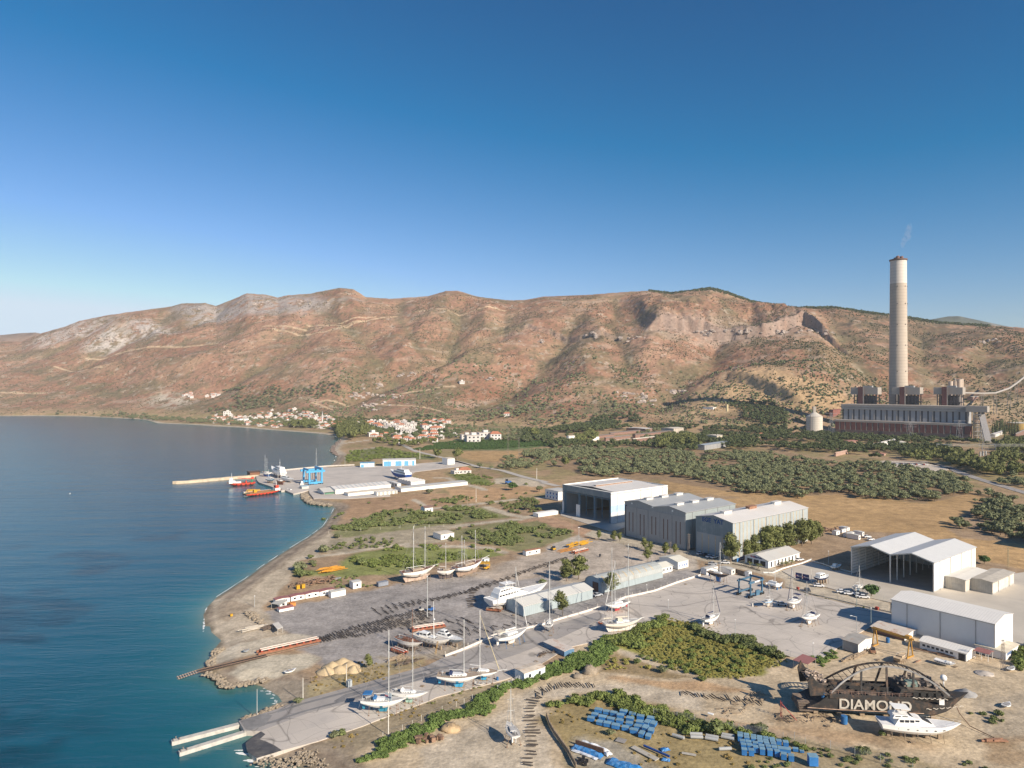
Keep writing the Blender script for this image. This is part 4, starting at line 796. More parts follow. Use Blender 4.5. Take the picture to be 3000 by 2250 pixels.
cabin('site_cabin','white store half hidden by shrubs north of the gravel yard',('E',1478,1040),1462,1545,990,n=1,W=4)
cabin('site_cabin','isolated white cabin at the inland edge of the pale yard',('F',1220,770),1190,1335,735,n=2,roofm=rust,W=3)
cabin('site_cabin','pale blue cabin standing on the yellow frame near the gulets',('F',880,838),870,922,800,n=1,W=3,wall=mat('pale_blue_panel',(.55,.66,.68)))
cabin('house','white flat-roofed house with a terrace among the shrubs',('F',530,642),480,637,600,roofm=mat('cream_flat_roof',(.60,.53,.43)),n=2,W=9,cat='house')
cabin('house','small white house with a brown roof beside the palm tree',('F',400,420),368,466,385,roofm=mat('brown_roof',(.20,.13,.11)),n=2,W=6,cat='house',rise=1.2)
cabin('gate_house','white gatehouse cabin behind the black-hulled yacht',('G',1300,925),1280,1440,880,n=0,W=3.5,L=9)
cabin('gate_house','grey-white kiosk with an open side to the right of the black-hulled yacht',('G',1500,925),1425,1532,885,n=1,W=7,wall=mat('grey_white_panel',(.60,.58,.55)))
cabin('gate_house','tiny white kiosk at the end of the brown fence screen',('G',1642,945),1632,1672,905,n=1,W=2.2,L=2.4)
# cabins by the field
for i,(cx_,cy_,lx,rx,ty)in enumerate(((590,645,552,622,612),(640,622,625,676,598),(680,608,610,706,582),(690,662,648,745,632),(783,683,684,800,648),(815,650,735,832,620))):
 cabin('site_cabin',['grey-white portable cabin nearest the eucalyptus','middle portable cabin of the back row by the field','portable cabin with a clean white roof at the back by the field','portable cabin behind the front one by the field','portable cabin with two dark windows, nearest the fence','portable cabin with a maroon-edged roof nearest the parked cars'][i],('H',cx_,cy_),lx,rx,ty,n=1,group='portable cabins between the hangars and the open boat shed',W=None)
 # long white harbour buildings
def hb(label,corner,lx,rx,ty,**k):
 k.setdefault('roofm',roof_w);k.setdefault('wallm',plaster);k.setdefault('gablem',plaster);return Shed('harbour_building',label,corner,lx,rx,ty,**k)
s=hb('long white harbour hall with skylight ribs on its roof, nearest the blue travel lift',('Q',262,940),190,775,900,rise=1.6,W=20)
for i in range(11):s.part('rooflight_strip',mat('rooflight_bluegrey',(.38,.43,.46)),lambda q:q.extr([(.3,s.h+.24),(s.W/2,s.h+1.84),(s.W/2,s.h+1.9),(.3,s.h+.3)],4+i*(s.L-6)/11,4.8+i*(s.L-6)/11,'x'))
s=hb('white canteen with a grey overhanging roof at the seaward end of the harbour hall',('Q',160,945),65,255,918,rise=2.0,wallm=mat('green_wall',(.10,.22,.15)),W=16,over=1.6,roofm=roof_lg,L=14)
s=hb('low white store with a cream roof in front of the long harbour hall',('Q',380,960),368,790,935,rise=.4,W=9,roofm=mat('cream_flat_roof',(.60,.53,.43)))
s=hb('white annexe with garage doors at the inland end of the low store',('Q',645,955),636,835,925,rise=.3,W=6)
for i in range(5):s.side('door',mat('grey_roller',(.40,.38,.34)),1+i*s.L/5,3.2+i*s.L/5,0,2.6)
s=hb('very long low white building with a panelled grey roof',('Q',870,922),828,1485,890,rise=.5,W=12,roofm=roof_lg)
s=hb('white building with stepped sawtooth roofs beside the blue ferry',('Q',960,862),845,1090,828,rise=.8,W=26,gables=5)
s=hb('small white hall with square windows between the two long white buildings',('Q',835,882),730,868,845,rise=.5)
for i in range(4):s.front('window',dark,s.W*(.12+.22*i),s.W*(.12+.22*i)+2,1,3)
s=hb('white workshop with four sky-blue roller doors on the quay',('Q',700,683),668,1005,626,rise=.6,W=14,rz=R(12))
for a,b_ in((.02,.25),(.37,.57),(.64,.78),(.88,.96)):s.side('roller_door',skyb,s.L*a+.3,s.L*b_,0,s.h*.78)
s=hb('small blue and white booth beside the workshop with roller doors',('Q',490,694),466,622,652,rise=.4,W=8,rz=R(12),wallm=mat('pale_blue_white',(.55,.68,.75)),roofm=mat('blue_roof',(.10,.28,.45)))
s.side('door',skyb,1,4,0,3)
s=cabin('house','white two-storey house with a dark upper terrace behind the quay',('Q',1300,672),1220,1365,612,n=3,W=12,cat='house',roofm=mat('cream_flat_roof',(.60,.53,.43)))
s=cabin('office_building','white two-storey office with a pale blue band beside the open hangar',('F',1480,325),1375,1540,250,n=0,W=None,roofm=roof_lg,L=14,cat='building')
for fl in(1.2,4.2):
 for i in range(4):s.front('window',blue,s.W*(.08+.23*i),s.W*(.08+.23*i)+1.6,fl,fl+1.5)
s.front('stripe',mat('pale_blue_band',(.42,.58,.75)),0,s.W,2.9,3.8,.03)
cabin('wall_block','low white walled compound in front of the open hangar',('F',1320,458),1263,1480,432,n=0,W=6,roofm=plaster,cat='compound')
# ================================================================ VEGETATION
_PR=HY+F*(H-zz2)/ROWY[:,None]
def land_pt(x,y,zmin=-.5):  # first point of the ground seen at picture position
 j=int(np.clip(round(np.interp(x,COLX,np.arange(NC))),0,NC-1));c=_PR[:,j];i=int(np.argmax(c<=y))
 if c[i]>y:return None
 if i>0:
  t=(c[i-1]-y)/max(c[i-1]-c[i],1e-6);d=ROWY[i-1]*(1-t)+ROWY[i]*t;z=zz2[i-1,j]*(1-t)+zz2[i,j]*t
 else:d=ROWY[0];z=0
 return Vector(((x-CX)/F*d,d,z))
def leafcloud(n,lobes,leaf,seed,core=.62,flat=.0):
 g=np.random.default_rng(seed);L=np.array(lobes,float);w_=(L[:,3]*L[:,4]+L[:,5]*L[:,3]);w_/=w_.sum()
 k=g.choice(len(L),n,p=w_);d=g.normal(size=(n,3));d[:,2]=np.where(d[:,2]<-.35,-d[:,2]*.6,d[:,2]);d/=np.linalg.norm(d,axis=1)[:,None]
 r=g.uniform(.45,1.08,n)**.6;P=L[k,:3]+d*L[k,3:6]*r[:,None]
 nn=d+g.normal(scale=.55,size=(n,3));nn/=np.linalg.norm(nn,axis=1)[:,None];a=np.cross(nn,g.normal(size=(n,3)));a/=np.linalg.norm(a,axis=1)[:,None];b=np.cross(nn,a)
 s=leaf*g.uniform(.6,1.35,n)[:,None];asp=g.uniform(.5,1.0,n)[:,None]
 V=np.stack([P-a*s-b*s*asp,P+a*s-b*s*asp*.5,P+a*s*.8+b*s*asp,P-a*s*.6+b*s*asp*.8],1).reshape(-1,3)
 Q=np.arange(4*n).reshape(n,4)
 if core:
  for i,l_ in enumerate(L):
   m=MB();random.seed(seed*31+i);m.blob((0,0,0),1,1,1,1,.16,8,5);v=np.array(m.v)*l_[3:6]*core+l_[:3];f=np.array([(q[0],q[1],q[2],q[2]if len(q)==3 else q[3])for q in m.f])
   f4=np.array([q for q in m.f if len(q)==4]);f3=np.array([(q[0],q[1],q[2])for q in m.f if len(q)==3])
   # split the triangles' longest idea: make them quads by doubling a mid vertex
   mid=(v[f3[:,1]]+v[f3[:,2]])/2;o=len(V);V=np.vstack([V,v,mid]);t4=np.stack([f3[:,0]+o,f3[:,1]+o,np.arange(len(f3))+o+len(v),f3[:,2]+o],1);Q=np.vstack([Q,f4+o,t4])
 return V,Q
def lobes_round(r,h,z0,k,seed,spread=.5,rl=.62):
 g=random.Random(seed);o=[(0,0,z0+h*.5,r*.75,r*.75,h*.5)]
 for i in range(k):
  t=2*math.pi*i/k+g.uniform(-.4,.4);q=r*spread*g.uniform(.7,1.2);rr=r*rl*g.uniform(.7,1.1);o.append((q*math.cos(t),q*math.sin(t),z0+h*g.uniform(.3,.72),rr,rr,h*.32*g.uniform(.8,1.2)))
 return o
def lobes_tall(r,h,z0,k,seed):
 g=random.Random(seed);o=[]
 for i in range(k):
  f=(i+.5)/k;t=g.uniform(0,6.28);q=r*.45*g.uniform(.2,1)*(1-.3*f);rr=r*(.75-.45*abs(f-.45))*g.uniform(.75,1.05);o.append((q*math.cos(t),q*math.sin(t),z0+h*(.12+.8*f),rr,rr,h*.16*g.uniform(.9,1.3)))
 return o
def fol(name,c,c2,rnd=.2,sc_=.5):return mat(name,c,rough=.75,var=.35,scale=sc_,dirt=c2,dirtamt=.8,dscale=.35,rnd=rnd,spec=.25)
m_olive=fol('olive_leaves',(.165,.178,.092),(.11,.125,.06),.25);m_euc=fol('eucalyptus_leaves',(.14,.15,.05),(.08,.10,.035),.15)
m_pine=fol('pine_needles',(.09,.11,.045),(.05,.065,.025),.2);m_shrub=fol('shrub_leaves',(.15,.18,.065),(.19,.18,.07),.2)
m_scrub=fol('scrub_leaves',(.165,.20,.055),(.12,.155,.045),0,.12);m_gold=fol('golden_scrub',(.29,.26,.075),(.19,.22,.06),0,.1);m_hill=fol('hill_scrub',(.16,.14,.08),(.13,.115,.055),0,.05)
m_hedge=fol('hedge_leaves',(.14,.20,.055),(.09,.14,.04),0,.15);m_orch=fol('citrus_leaves',(.07,.12,.035),(.05,.085,.028),.1);m_dry=mat('dry_grass',(.36,.27,.14),rough=.9,var=.4,scale=.6)
bark=mat('bark',(.22,.17,.13),rough=.9,var=.3,scale=1.5)
def trunk_mesh(h,r,k,seed,spread=.3):
 g=random.Random(seed);q=MB();q.tube((0,0,-.3),(0,0,h*.5),r,r*.75,6)
 for i in range(k):t=6.28*i/k+g.uniform(-.4,.4);q.tube((0,0,h*g.uniform(.3,.5)),(h*spread*math.cos(t),h*spread*math.sin(t),h*g.uniform(.85,1.15)),r*.6,r*.25,5)
 return q
KINDS={}
def make_kind(key,name,mt,nleaf,lobes,leaf,th,tr,seed,spread=.3,tk=4):
 V,Q=leafcloud(nleaf,lobes,leaf,seed);c=npmesh('crown',V,Q,mt);t=trunk_mesh(th,tr,tk,seed,spread).build('trunk',bark)
 COL.objects.unlink(c);COL.objects.unlink(t);KINDS.setdefault(key,[]).append((name,c,t,(V,Q)))
for i in range(4):make_kind('olive','olive_tree',m_olive,230,lobes_round(3.4,4.4,1.1,5,i),.42,2.2,.28,i)
for i in range(3):make_kind('eucalyptus','eucalyptus_tree',m_euc,1100,lobes_tall(5.2,10.5,1.4,12,i+10),.36,6,.32,i,.25,5)
for i in range(2):make_kind('slim','young_tree',m_euc,480,lobes_tall(3.2,6.5,1.5,8,i+30),.25,4,.14,i,.18,4)
for i in range(3):make_kind('pine','pine_tree',m_pine,200,lobes_round(4.5,6,3,4,i+5),.65,5,.35,i)
for i in range(2):make_kind('big','eucalyptus_tree',m_euc,260,lobes_round(6,11,2.0,6,i+15),.8,7,.45,i)
make_kind('cypress','cypress_tree',m_pine,120,[(0,0,3+2.2*k,1.5-.27*k,1.5-.27*k,2.2)for k in range(5)],.4,3,.25,3,.05,2)
make_kind('fig','broadleaf_tree',m_orch,700,lobes_round(3.6,4.6,.9,6,77),.33,2.5,.25,4)
def shrub_kind(key,mt,n,r,h,leaf,seeds):
 for s_ in seeds:
  V,Q=leafcloud(n,lobes_round(r,h,-.2,4,s_+40,.55),leaf,s_+40);c=npmesh('shrub',V,Q,mt);COL.objects.unlink(c);KINDS.setdefault(key,[]).append(('shrub',c,None,(V,Q)))
shrub_kind('shrub',m_shrub,300,1.5,1.9,.18,range(4));shrub_kind('greyshrub',m_olive,260,1.6,2.0,.2,range(3));shrub_kind('goldshrub',m_gold,260,1.3,1.4,.17,range(3))
def plant(key,p,sc_=1.0,label=None,cat=None,group=None,rz=None,sz=1.0):
 k=random.choice(KINDS[key]);rz=random.uniform(0,6.28)if rz is None else rz
 if k[2]is None:
  o=k[1].copy();o.name=k[0];COL.objects.link(o)
 else:
  o=thing(k[0],None,None);c=k[1].copy();COL.objects.link(c);c.parent=o;t=k[2].copy();COL.objects.link(t);t.parent=o
 o.location=(p[0],p[1],p[2]if len(p)>2 else 0);o.rotation_euler=(0,0,rz);o.scale=(sc_,sc_,sc_*sz)
 return tagset(o,label,cat or('tree' if k[2]else 'shrub'),group)
def merged(name,key,pts,mt=None,keep=1.0,label=None,cat=None):
 """many plants as one mesh; pts rows are x, y, z, scale"""
 if len(pts)==0:return None
 Vs,Qs,o=[],[],0;g=np.random.default_rng(len(pts));src=KINDS[key]
 small=[]
 for s_ in src:
  V,Q=s_[3];nl=(Q[:,0]%4==0)&(Q[:,3]-Q[:,0]==3);idx_=np.where(nl)[0];k_=idx_[:int(len(idx_)*keep)];rest=np.where(~nl)[0];small.append((V,Q[np.concatenate([k_,rest])]))
 for p in pts:
  V,Q=small[g.integers(len(small))];a=g.uniform(0,6.28);c,s=math.cos(a),math.sin(a);W_=V*p[3]*np.array([1,1,g.uniform(.8,1.15)])
  Vs.append(np.stack([W_[:,0]*c-W_[:,1]*s+p[0],W_[:,0]*s+W_[:,1]*c+p[1],W_[:,2]+p[2]],1));Qs.append(Q+o);o+=len(V)
 ob=npmesh(name,np.vstack(Vs),np.vstack(Qs),mt or src[0][1].data.materials[0]);tagset(ob,label,cat,None,'stuff');return ob
def polypts(poly,spacing,jit=.8,rot=0.0,noise=None,thr=-1,hillside=False,seed=0):
 P=[land_pt(*px(*p))for p in poly];P=[p for p in P if p];g=np.random.default_rng(seed);x=[p.x for p in P];y=[p.y for p in P]
 c,s=math.cos(rot),math.sin(rot);D=max(max(x)-min(x),max(y)-min(y));mx,my=(max(x)+min(x))/2,(max(y)+min(y))/2
 k=int(D/spacing)+2;u,v=np.meshgrid(np.arange(-k,k),np.arange(-k,k));u=u.ravel()*spacing;v=v.ravel()*spacing;m=(np.abs(u)<D*.75)&(np.abs(v)<D*.75);u,v=u[m],v[m]
 u=u+g.uniform(-1,1,len(u))*spacing*.5*jit;v=v+g.uniform(-1,1,len(v))*spacing*.5*jit
 X=mx+u*c-v*s;Y=my+u*s+v*c;A_=min(3.2*spacing,22);i=inpoly(X+A_*fbm(X/(A_*1.6)+3,Y/(A_*1.6),3),Y+A_*fbm(X/(A_*1.6)+40,Y/(A_*1.6)+9,3),[(p.x,p.y)for p in P])&(Y>60);X,Y=X[i],Y[i]
 if noise:q=fbm(X/noise+4,Y/noise+7,3)>thr;X,Y=X[q],Y[q]
 return X,Y
def gz(X,Y):
 j=np.clip(np.round(np.interp(CX+F*X/Y,COLX,np.arange(NC))),0,NC-1).astype(int);i=np.clip(np.round(np.interp(Y,ROWY,np.arange(NR))),0,NR-1).astype(int);return zz2[i,j]
def pts4(X,Y,s0,s1,seed=0):
 g=np.random.default_rng(seed);return np.stack([X,Y,gz(X,Y),g.uniform(s0,s1,len(X))],1)
 # ---- olive grove
grove=[([('S',130,790),('S',480,735),('S',900,745),('S',1600,765),('S',2212,790),('H',500,40),('H',900,30),('H',1240,60),('H',1420,110),('H',1690,190),('H',1740,250),('H',1600,310),('H',1350,355),('H',900,320),('H',640,280),('H',60,330),('G',1880,300),('G',1600,270),('G',1400,220),('G',1300,170),('G',1000,110),('G',600,140),('G',300,130),('G',300,60),('S',500,860)],6.4,3),
([('H',1560,560),('H',1700,480),('H',1820,400),('H',1830,270),('H',1990,330),('H',2100,400),('H',2330,480),('H',2330,700),('H',2060,690),('H',1800,640),('H',1600,610)],6.2,5),
([('H',1980,60),('H',2300,60),('H',2300,260),('H',2140,210)],7,6),([('Q',1750,680),('Q',1850,640),('Q',2160,650),('Q',2090,740),('Q',1800,720)],7.5,7),([('Q',1640,600),('Q',1900,600),('Q',1900,640),('Q',1680,640)],9,8),
([('Q',2030,560),('Q',2212,550),('Q',2300,700),('Q',2212,640),('Q',2040,610)],8,9),([('S',90,760),('S',480,700),('S',520,760),('S',120,800)],7,10),([('H',1480,560),('H',1700,560),('H',1700,620),('H',1540,610)],99,10)]
allp=[]
for poly,sp_,sd_ in grove:
 X,Y=polypts(poly,sp_,.85,TH,noise=28,thr=-.30 if sp_<6.6 else-.15,seed=sd_);allp.append(pts4(X,Y,.5,1.3,sd_))
allp=np.vstack(allp);allp=allp[np.argsort(allp[:,1])];near_o,far_o=allp[:285],allp[285:]
for p in near_o:plant('olive',p[:3],p[3],'grey-green olive tree with a rounded crown standing in the olive grove','tree','olive trees of the grove')
merged('olive_grove','olive',far_o,keep=.55,label='wide belt of grey-green olive trees behind the tall hangars',cat='olive grove')
print('olives',len(allp))
# ---- trees one can tell apart
for c,x,y,k,s_,lb in(('F',1550,975,'eucalyptus',.85,'left one of the two broad dark trees behind the rounded shed'),('F',1645,960,'eucalyptus',.95,'right and taller of the two broad dark trees behind the rounded shed'),
('F',1350,990,'shrub',1.2,'round bush beside the stern shadow of the big motor yacht'),('F',1515,1255,'slim',1.25,'airy young tree in front of the long pale blue shed'),('F',1905,1095,'slim',1.35,'airy tree in front of the rounded shed, beside the red-keeled yacht'),
('A',1748,585,'slim',.62,'small young tree beside the yellow sand heaps'),('G',425,640,'slim',.75,'small tree at the fence corner, farthest left by the hangar road'),('G',545,660,'slim',.85,'thin tree at the fence, second from the left by the hangar road'),
('G',597,655,'slim',.7,'brownish small tree at the fence, third from the left by the hangar road'),('G',800,720,'slim',.85,'thin tree at the fence in front of the middle hangar'),('G',848,740,'slim',.75,'thin dark tree behind the bushy one at the pale yard corner'),
('G',825,820,'slim',1.0,'bushy tree at the inland corner of the pale yard'),('G',965,770,'slim',.95,'round tree beside the sub-station pole, in front of the middle hangar'),('G',1045,760,'slim',.75,'narrow tree between the power pole and the middle hangar'),
('G',1495,818,'eucalyptus',1.2,'large full eucalyptus at the corner of the lettered hangar'),('G',1630,788,'eucalyptus',.8,'small loose tree beside the large eucalyptus'),('G',1690,772,'eucalyptus',.95,'loose tree behind the marina office roof, left'),
('G',1800,758,'eucalyptus',1.3,'tall eucalyptus behind the marina office'),('G',1870,746,'eucalyptus',1.2,'tall eucalyptus against the long hangar wall, middle one'),('G',1960,730,'eucalyptus',1.3,'tall eucalyptus against the long hangar wall, right one'),
('G',2075,690,'eucalyptus',1.25,'spreading tree at the far corner of the lettered hangar'),('G',2150,675,'eucalyptus',1.15,'dense tree just past the far corner of the lettered hangar'),('G',2195,640,'eucalyptus',.9,'outermost tree past the far hangar corner, by the field'),
('H',893,1175,'fig',1.0,'round dark green tree beside the parked white cars'),('H',1870,890,'fig',.8,'bright green tree behind the open boat shed'),('Q',1545,330,'cypress',1.6,'single tall cypress in the field beyond the village'),
('Q',1210,610,'big',.95,'large grey-green tree left of the white quay house'),('Q',1390,620,'big',1.15,'large tree just behind the white quay house'),('Q',2100,425,'big',1.5,'big round dark tree beside the field, far right of the village'),
('Q',1900,905,'fig',1.3,'round dark tree in the ploughed field'),('Q',1600,700,'olive',1.1,'grey tree beside the pale road bend'),('Q',2150,920,'olive',1.0,'lone grey tree near the blue-banded office'),('F',1230,400,'olive',.9,'grey bushy tree in the rough ground near the compound'),
('S',1010,880,'olive',1.2,'lone olive tree in the dry field beside the grove'),('S',430,880,'big',.9,'dark tree clump behind the open hangar')):
 p=land_pt(*px(c,x,y));plant(k,p,s_,lb,'bush' if k=='shrub' else 'tree')
 # palm
def palm(p,h,label,sc_=1.0):
 t=thing('palm_tree',label,'palm',p);q=MB();q.tube((0,0,0),(.1,0,h),.28,.2,8);q.build('trunk',bark,t);q=MB()
 for i in range(16):
  a=6.28*i/16;e=random.uniform(-.1,.8);pr_=Vector((0,0,h));
  for k in range(4):
   nx=pr_+Vector((math.cos(a)*.75,math.sin(a)*.75,.5*e+.25-.42*k*.8))*sc_;s_=Vector((-math.sin(a),math.cos(a),0))*(.34-.07*k);q.add([pr_-s_,pr_+s_,nx+s_*.8,nx-s_*.8],[(0,1,2,3)]);pr_=nx
 q.build('crown',m_euc,t,fix=False);return t
palm(gp('Q',920,1110),5.5,'palm tree standing in the dry field near the small white house')
for i,(x,y)in enumerate(((560,505),(755,550),(1275,515),(1360,500),(1465,470))):palm(gp('W',x,y),1.6,['short palm left in front of the marina office','short palm by the office railing','short palm beside the office side wall','short palm, second along the office side','short palm, third along the office side'][i],.7)
# ---- stuff: scrub
def scrubfield(name,poly,sp_,key,s0,s1,label,cat='scrub',mt=None,noise=None,thr=-1,seed=1,keep=.7):
 X,Y=polypts(poly,sp_,1,0,noise,thr,seed=seed);return merged(name,key,pts4(X,Y,s0,s1,seed),mt,keep,label,cat)
TRI=[('C',720,262),('C',850,200),('C',980,160),('C',1160,225),('C',1380,300),('C',1560,360),('C',1720,420),('C',1930,490),('C',1830,560),('C',1760,640),('C',1330,660),('C',1080,590),('C',900,500),('C',780,430),('C',620,390),('C',480,370)]
scrubfield('scrub',TRI,1.3,'goldshrub',.28,.6,'triangular thicket of yellow-green scrub beside the concrete yard',mt=m_gold,seed=2)
scrubfield('scrub',TRI,4.0,'shrub',.5,1.0,'darker green bushes in the triangular thicket',mt=m_scrub,noise=9,thr=.02,seed=4)
scrubfield('scrub',[('C',470,330),('C',640,290),('C',900,200),('C',1000,165),('C',930,230),('C',700,340),('C',820,440),('C',700,420),('C',560,400),('C',450,400)],2.0,'shrub',.9,1.6,'taller green bushes along the left edge of the triangular thicket',mt=m_scrub,seed=8)
scrubfield('scrub',[('C',1180,230),('C',1500,320),('C',1700,390),('C',1900,450),('C',1880,490),('C',1650,430),('C',1400,350),('C',1200,270)],2.0,'greyshrub',.7,1.4,'line of dark bushes between the thicket and the yard fence',mt=m_shrub,noise=6,thr=-.1,seed=9)
HED=[('B',-40,1290),('B',60,1190),('B',350,1050),('B',560,930),('B',800,860),('B',930,770),('B',1000,740),('B',1160,700),('B',1290,640),('B',1380,560),('B',1560,500),('B',1700,450),('B',1850,340),('B',2000,330),('B',1950,470),('B',1750,570),('B',1500,620),('B',1280,690),('B',1090,780),('B',930,900),('B',700,980),('B',500,1080),('B',330,1140),('B',200,1230),('B',0,1320),('B',-200,1420)]
scrubfield('hedge',HED,1.35,'shrub',.5,1.1,'long thick green hedge running along the lower edge of the slipway yard','hedge',m_hedge,seed=3,keep=.9)
scrubfield('scrub',[('B',1360,900),('B',1440,830),('B',1700,790),('C',330,780),('C',470,770),('C',560,790),('C',640,830),('C',760,900),('C',1000,900),('C',1080,960),('C',1000,1010),('C',900,960),('C',800,960),('C',600,920),('C',420,900),('C',330,950),('C',60,880)],1.7,'shrub',.7,1.3,'green and yellow scrub above the rows of blue boxes',mt=m_scrub,noise=7,thr=-.35,seed=5)
scrubfield('scrub',[('C',900,960),('C',1060,960),('C',1300,1000),('C',1540,1080),('C',2200,1200),('C',2200,1240),('C',1500,1130),('C',1280,1110),('C',1000,1100),('C',880,1040)],1.9,'shrub',.55,1.2,'scrub along the wire fence below the sandy track',mt=m_scrub,noise=7,thr=-.15,seed=6)
scrubfield('weeds',[('D',-200,1200),('D',300,1270),('D',700,1330),('D',1200,1420),('D',1900,1500),('D',1900,1600),('D',-200,1600)],2.4,'goldshrub',.3,.85,'weeds and low bushes along the bottom wire fence','weeds',mt=m_shrub,noise=6,thr=-.12,seed=7)
scrubfield('weeds',[('C',30,950),('C',330,900),('C',500,1120),('C',900,1060),('C',1540,1160),('C',1600,1300),('C',2212,1382),('C',1400,1600),('C',800,1382),('C',560,1140),('C',220,1130)],2.4,'goldshrub',.2,.55,'tufts of dry yellow grass around the blue boxes and tarpaulins','weeds',mt=fol('dry_tufts',(.30,.22,.08),(.14,.13,.04),0),noise=5,thr=-.15,seed=17)
scrubfield('weeds',[('A',1250,690),('A',1600,570),('A',2212,490),('A',2212,530),('A',1640,690),('A',1300,800)],2.0,'goldshrub',.2,.5,'dry grass tufts along the upper kerb of the slipway','weeds',noise=6,thr=-.1,seed=18,mt=fol('dry_tufts',(.30,.22,.08),(.14,.13,.04),0))
scrubfield('weeds',[('A',1450,1220),('A',2212,870),('B',950,720),('B',950,760),('B',300,1020),('A',1700,1200)],2.2,'goldshrub',.2,.5,'dry grass tufts on the bank between the slipway and the hedge','weeds',noise=6,thr=-.05,seed=19,mt=fol('dry_tufts',(.30,.22,.08),(.14,.13,.04),0))
scrubfield('scrub',[('C',380,480),('C',560,460),('C',1000,600),('C',900,640),('C',450,600)],2.3,'goldshrub',.4,1.0,'patchy low bushes below the gravel strip of the thicket',noise=7,thr=-.05,seed=20)
scrubfield('scrub',[('D',1830,900),('D',2000,830),('D',2080,900),('D',2080,1000),('D',1950,1010),('D',1850,980)],2.0,'shrub',.7,1.2,'bushes on the bank off the bow of the burnt ship',mt=m_scrub,noise=8,thr=-.2,seed=21)
scrubfield('scrub',[('D',2130,560),('D',2300,400),('D',2400,560),('D',2300,660),('D',2150,650)],2.2,'shrub',.9,1.7,'green bushes at the right edge beside the lattice power pole',mt=m_scrub,seed=22)
scrubfield('scrub',[('D',1900,1100),('D',2300,1000),('D',2300,1500),('D',1950,1400)],3.2,'goldshrub',.5,1.1,'patchy weeds on the slope at the right edge',mt=m_shrub,noise=7,thr=0,seed=23)
scrubfield('weeds',[('D',520,500),('D',700,440),('D',620,540),('D',400,600),('D',380,560)],1.8,'shrub',.4,.9,'bright green weeds by the grey lean-to workshop','weeds',mt=m_hedge,seed=24)
# middle distance
mid=[([('E',1520,480),('E',1720,400),('E',2000,400),('F',60,430),('F',380,430),('F',480,400),('F',700,370),('F',900,370),('F',960,470),('F',700,480),('F',610,520),('F',200,530),('E',1900,520),('E',1620,560),('E',1280,590),('E',1300,550)],3.6,'greyshrub',.8,1.7,'thick belt of grey-green shrubs near the palm and the small house',m_shrub),
([('F',600,570),('F',780,540),('F',900,560),('F',1090,500),('F',1240,470),('F',1340,520),('F',1600,580),('F',1420,620),('F',1180,690),('F',900,690),('F',640,650)],3.4,'greyshrub',.8,1.6,'shrubs between the flat-roofed house and the hangar forecourt',m_shrub),
([('F',140,700),('F',620,690),('F',1000,730),('F',1000,760),('F',660,800),('F',480,860),('F',180,900),('E',1560,900),('E',1500,800),('E',1650,740)],3.0,'shrub',.5,1.4,'green thicket behind the two wooden gulets',m_scrub),
([('E',1380,660),('E',1600,640),('E',1850,610),('E',2212,560),('F',60,620),('F',330,640),('F',200,680),('E',1850,660),('E',1400,730)],5,'shrub',.6,1.4,'scattered shrubs between the two dirt tracks',m_shrub),
([('F',900,340),('F',1100,300),('F',1320,300),('F',1300,400),('F',1180,440),('F',930,370)],4.2,'greyshrub',.8,1.6,'shrubs on rough ground in front of the blue-banded office',m_shrub),
([('F',420,340),('F',620,300),('F',720,280),('F',800,320),('F',700,330),('F',480,350)],4,'greyshrub',.8,1.4,'dark hedge line in the dry field behind the harbour halls',m_shrub),
([('F',600,120),('F',780,100),('F',1000,170),('F',920,200),('F',760,190)],4.5,'shrub',.6,1.2,'green rough ground beside the road bend',m_scrub),
([('Q',300,650),('Q',400,540),('Q',720,510),('Q',1180,600),('Q',1000,600),('Q',640,620),('Q',460,655)],6,'greyshrub',.8,2.0,'green scrub behind the quay wall',m_scrub),
([('Q',1180,470),('Q',1460,440),('Q',2212,450),('Q',2300,520),('S',400,700),('Q',1500,530),('Q',1330,520),('Q',1000,540)],5.5,'shrub',1.0,1.9,'dark green orchard rows beyond the quay road',m_orch),
([('E',1000,880),('E',1080,830),('E',1200,850),('E',1250,940),('E',1100,950)],4.5,'greyshrub',1.0,1.9,'rounded shrubs above the beach',m_shrub),
([('E',1200,960),('E',1400,950),('E',1600,930),('E',1600,1010),('E',1400,1030),('E',1250,1010)],4,'shrub',.5,1.0,'weeds around the scrap behind the beach cabins',m_shrub)]
for i,(poly,sp_,key,s0,s1,lb,mt)in enumerate(mid):scrubfield('scrub',poly,sp_*.72,key,s0*.7,s1*.85,lb,mt=mt,noise=11,thr=-.1 if i!=8 else-1,seed=30+i,keep=.5)
scrubfield('scrub',[('Q',260,1060),('Q',1300,930),('Q',2212,880),('Q',2212,1000),('Q',1200,1080),('Q',300,1230)],14,'greyshrub',.5,1.3,'scattered low bushes on the dry ground behind the beach',mt=m_shrub,noise=30,thr=.05,seed=50,keep=.5)
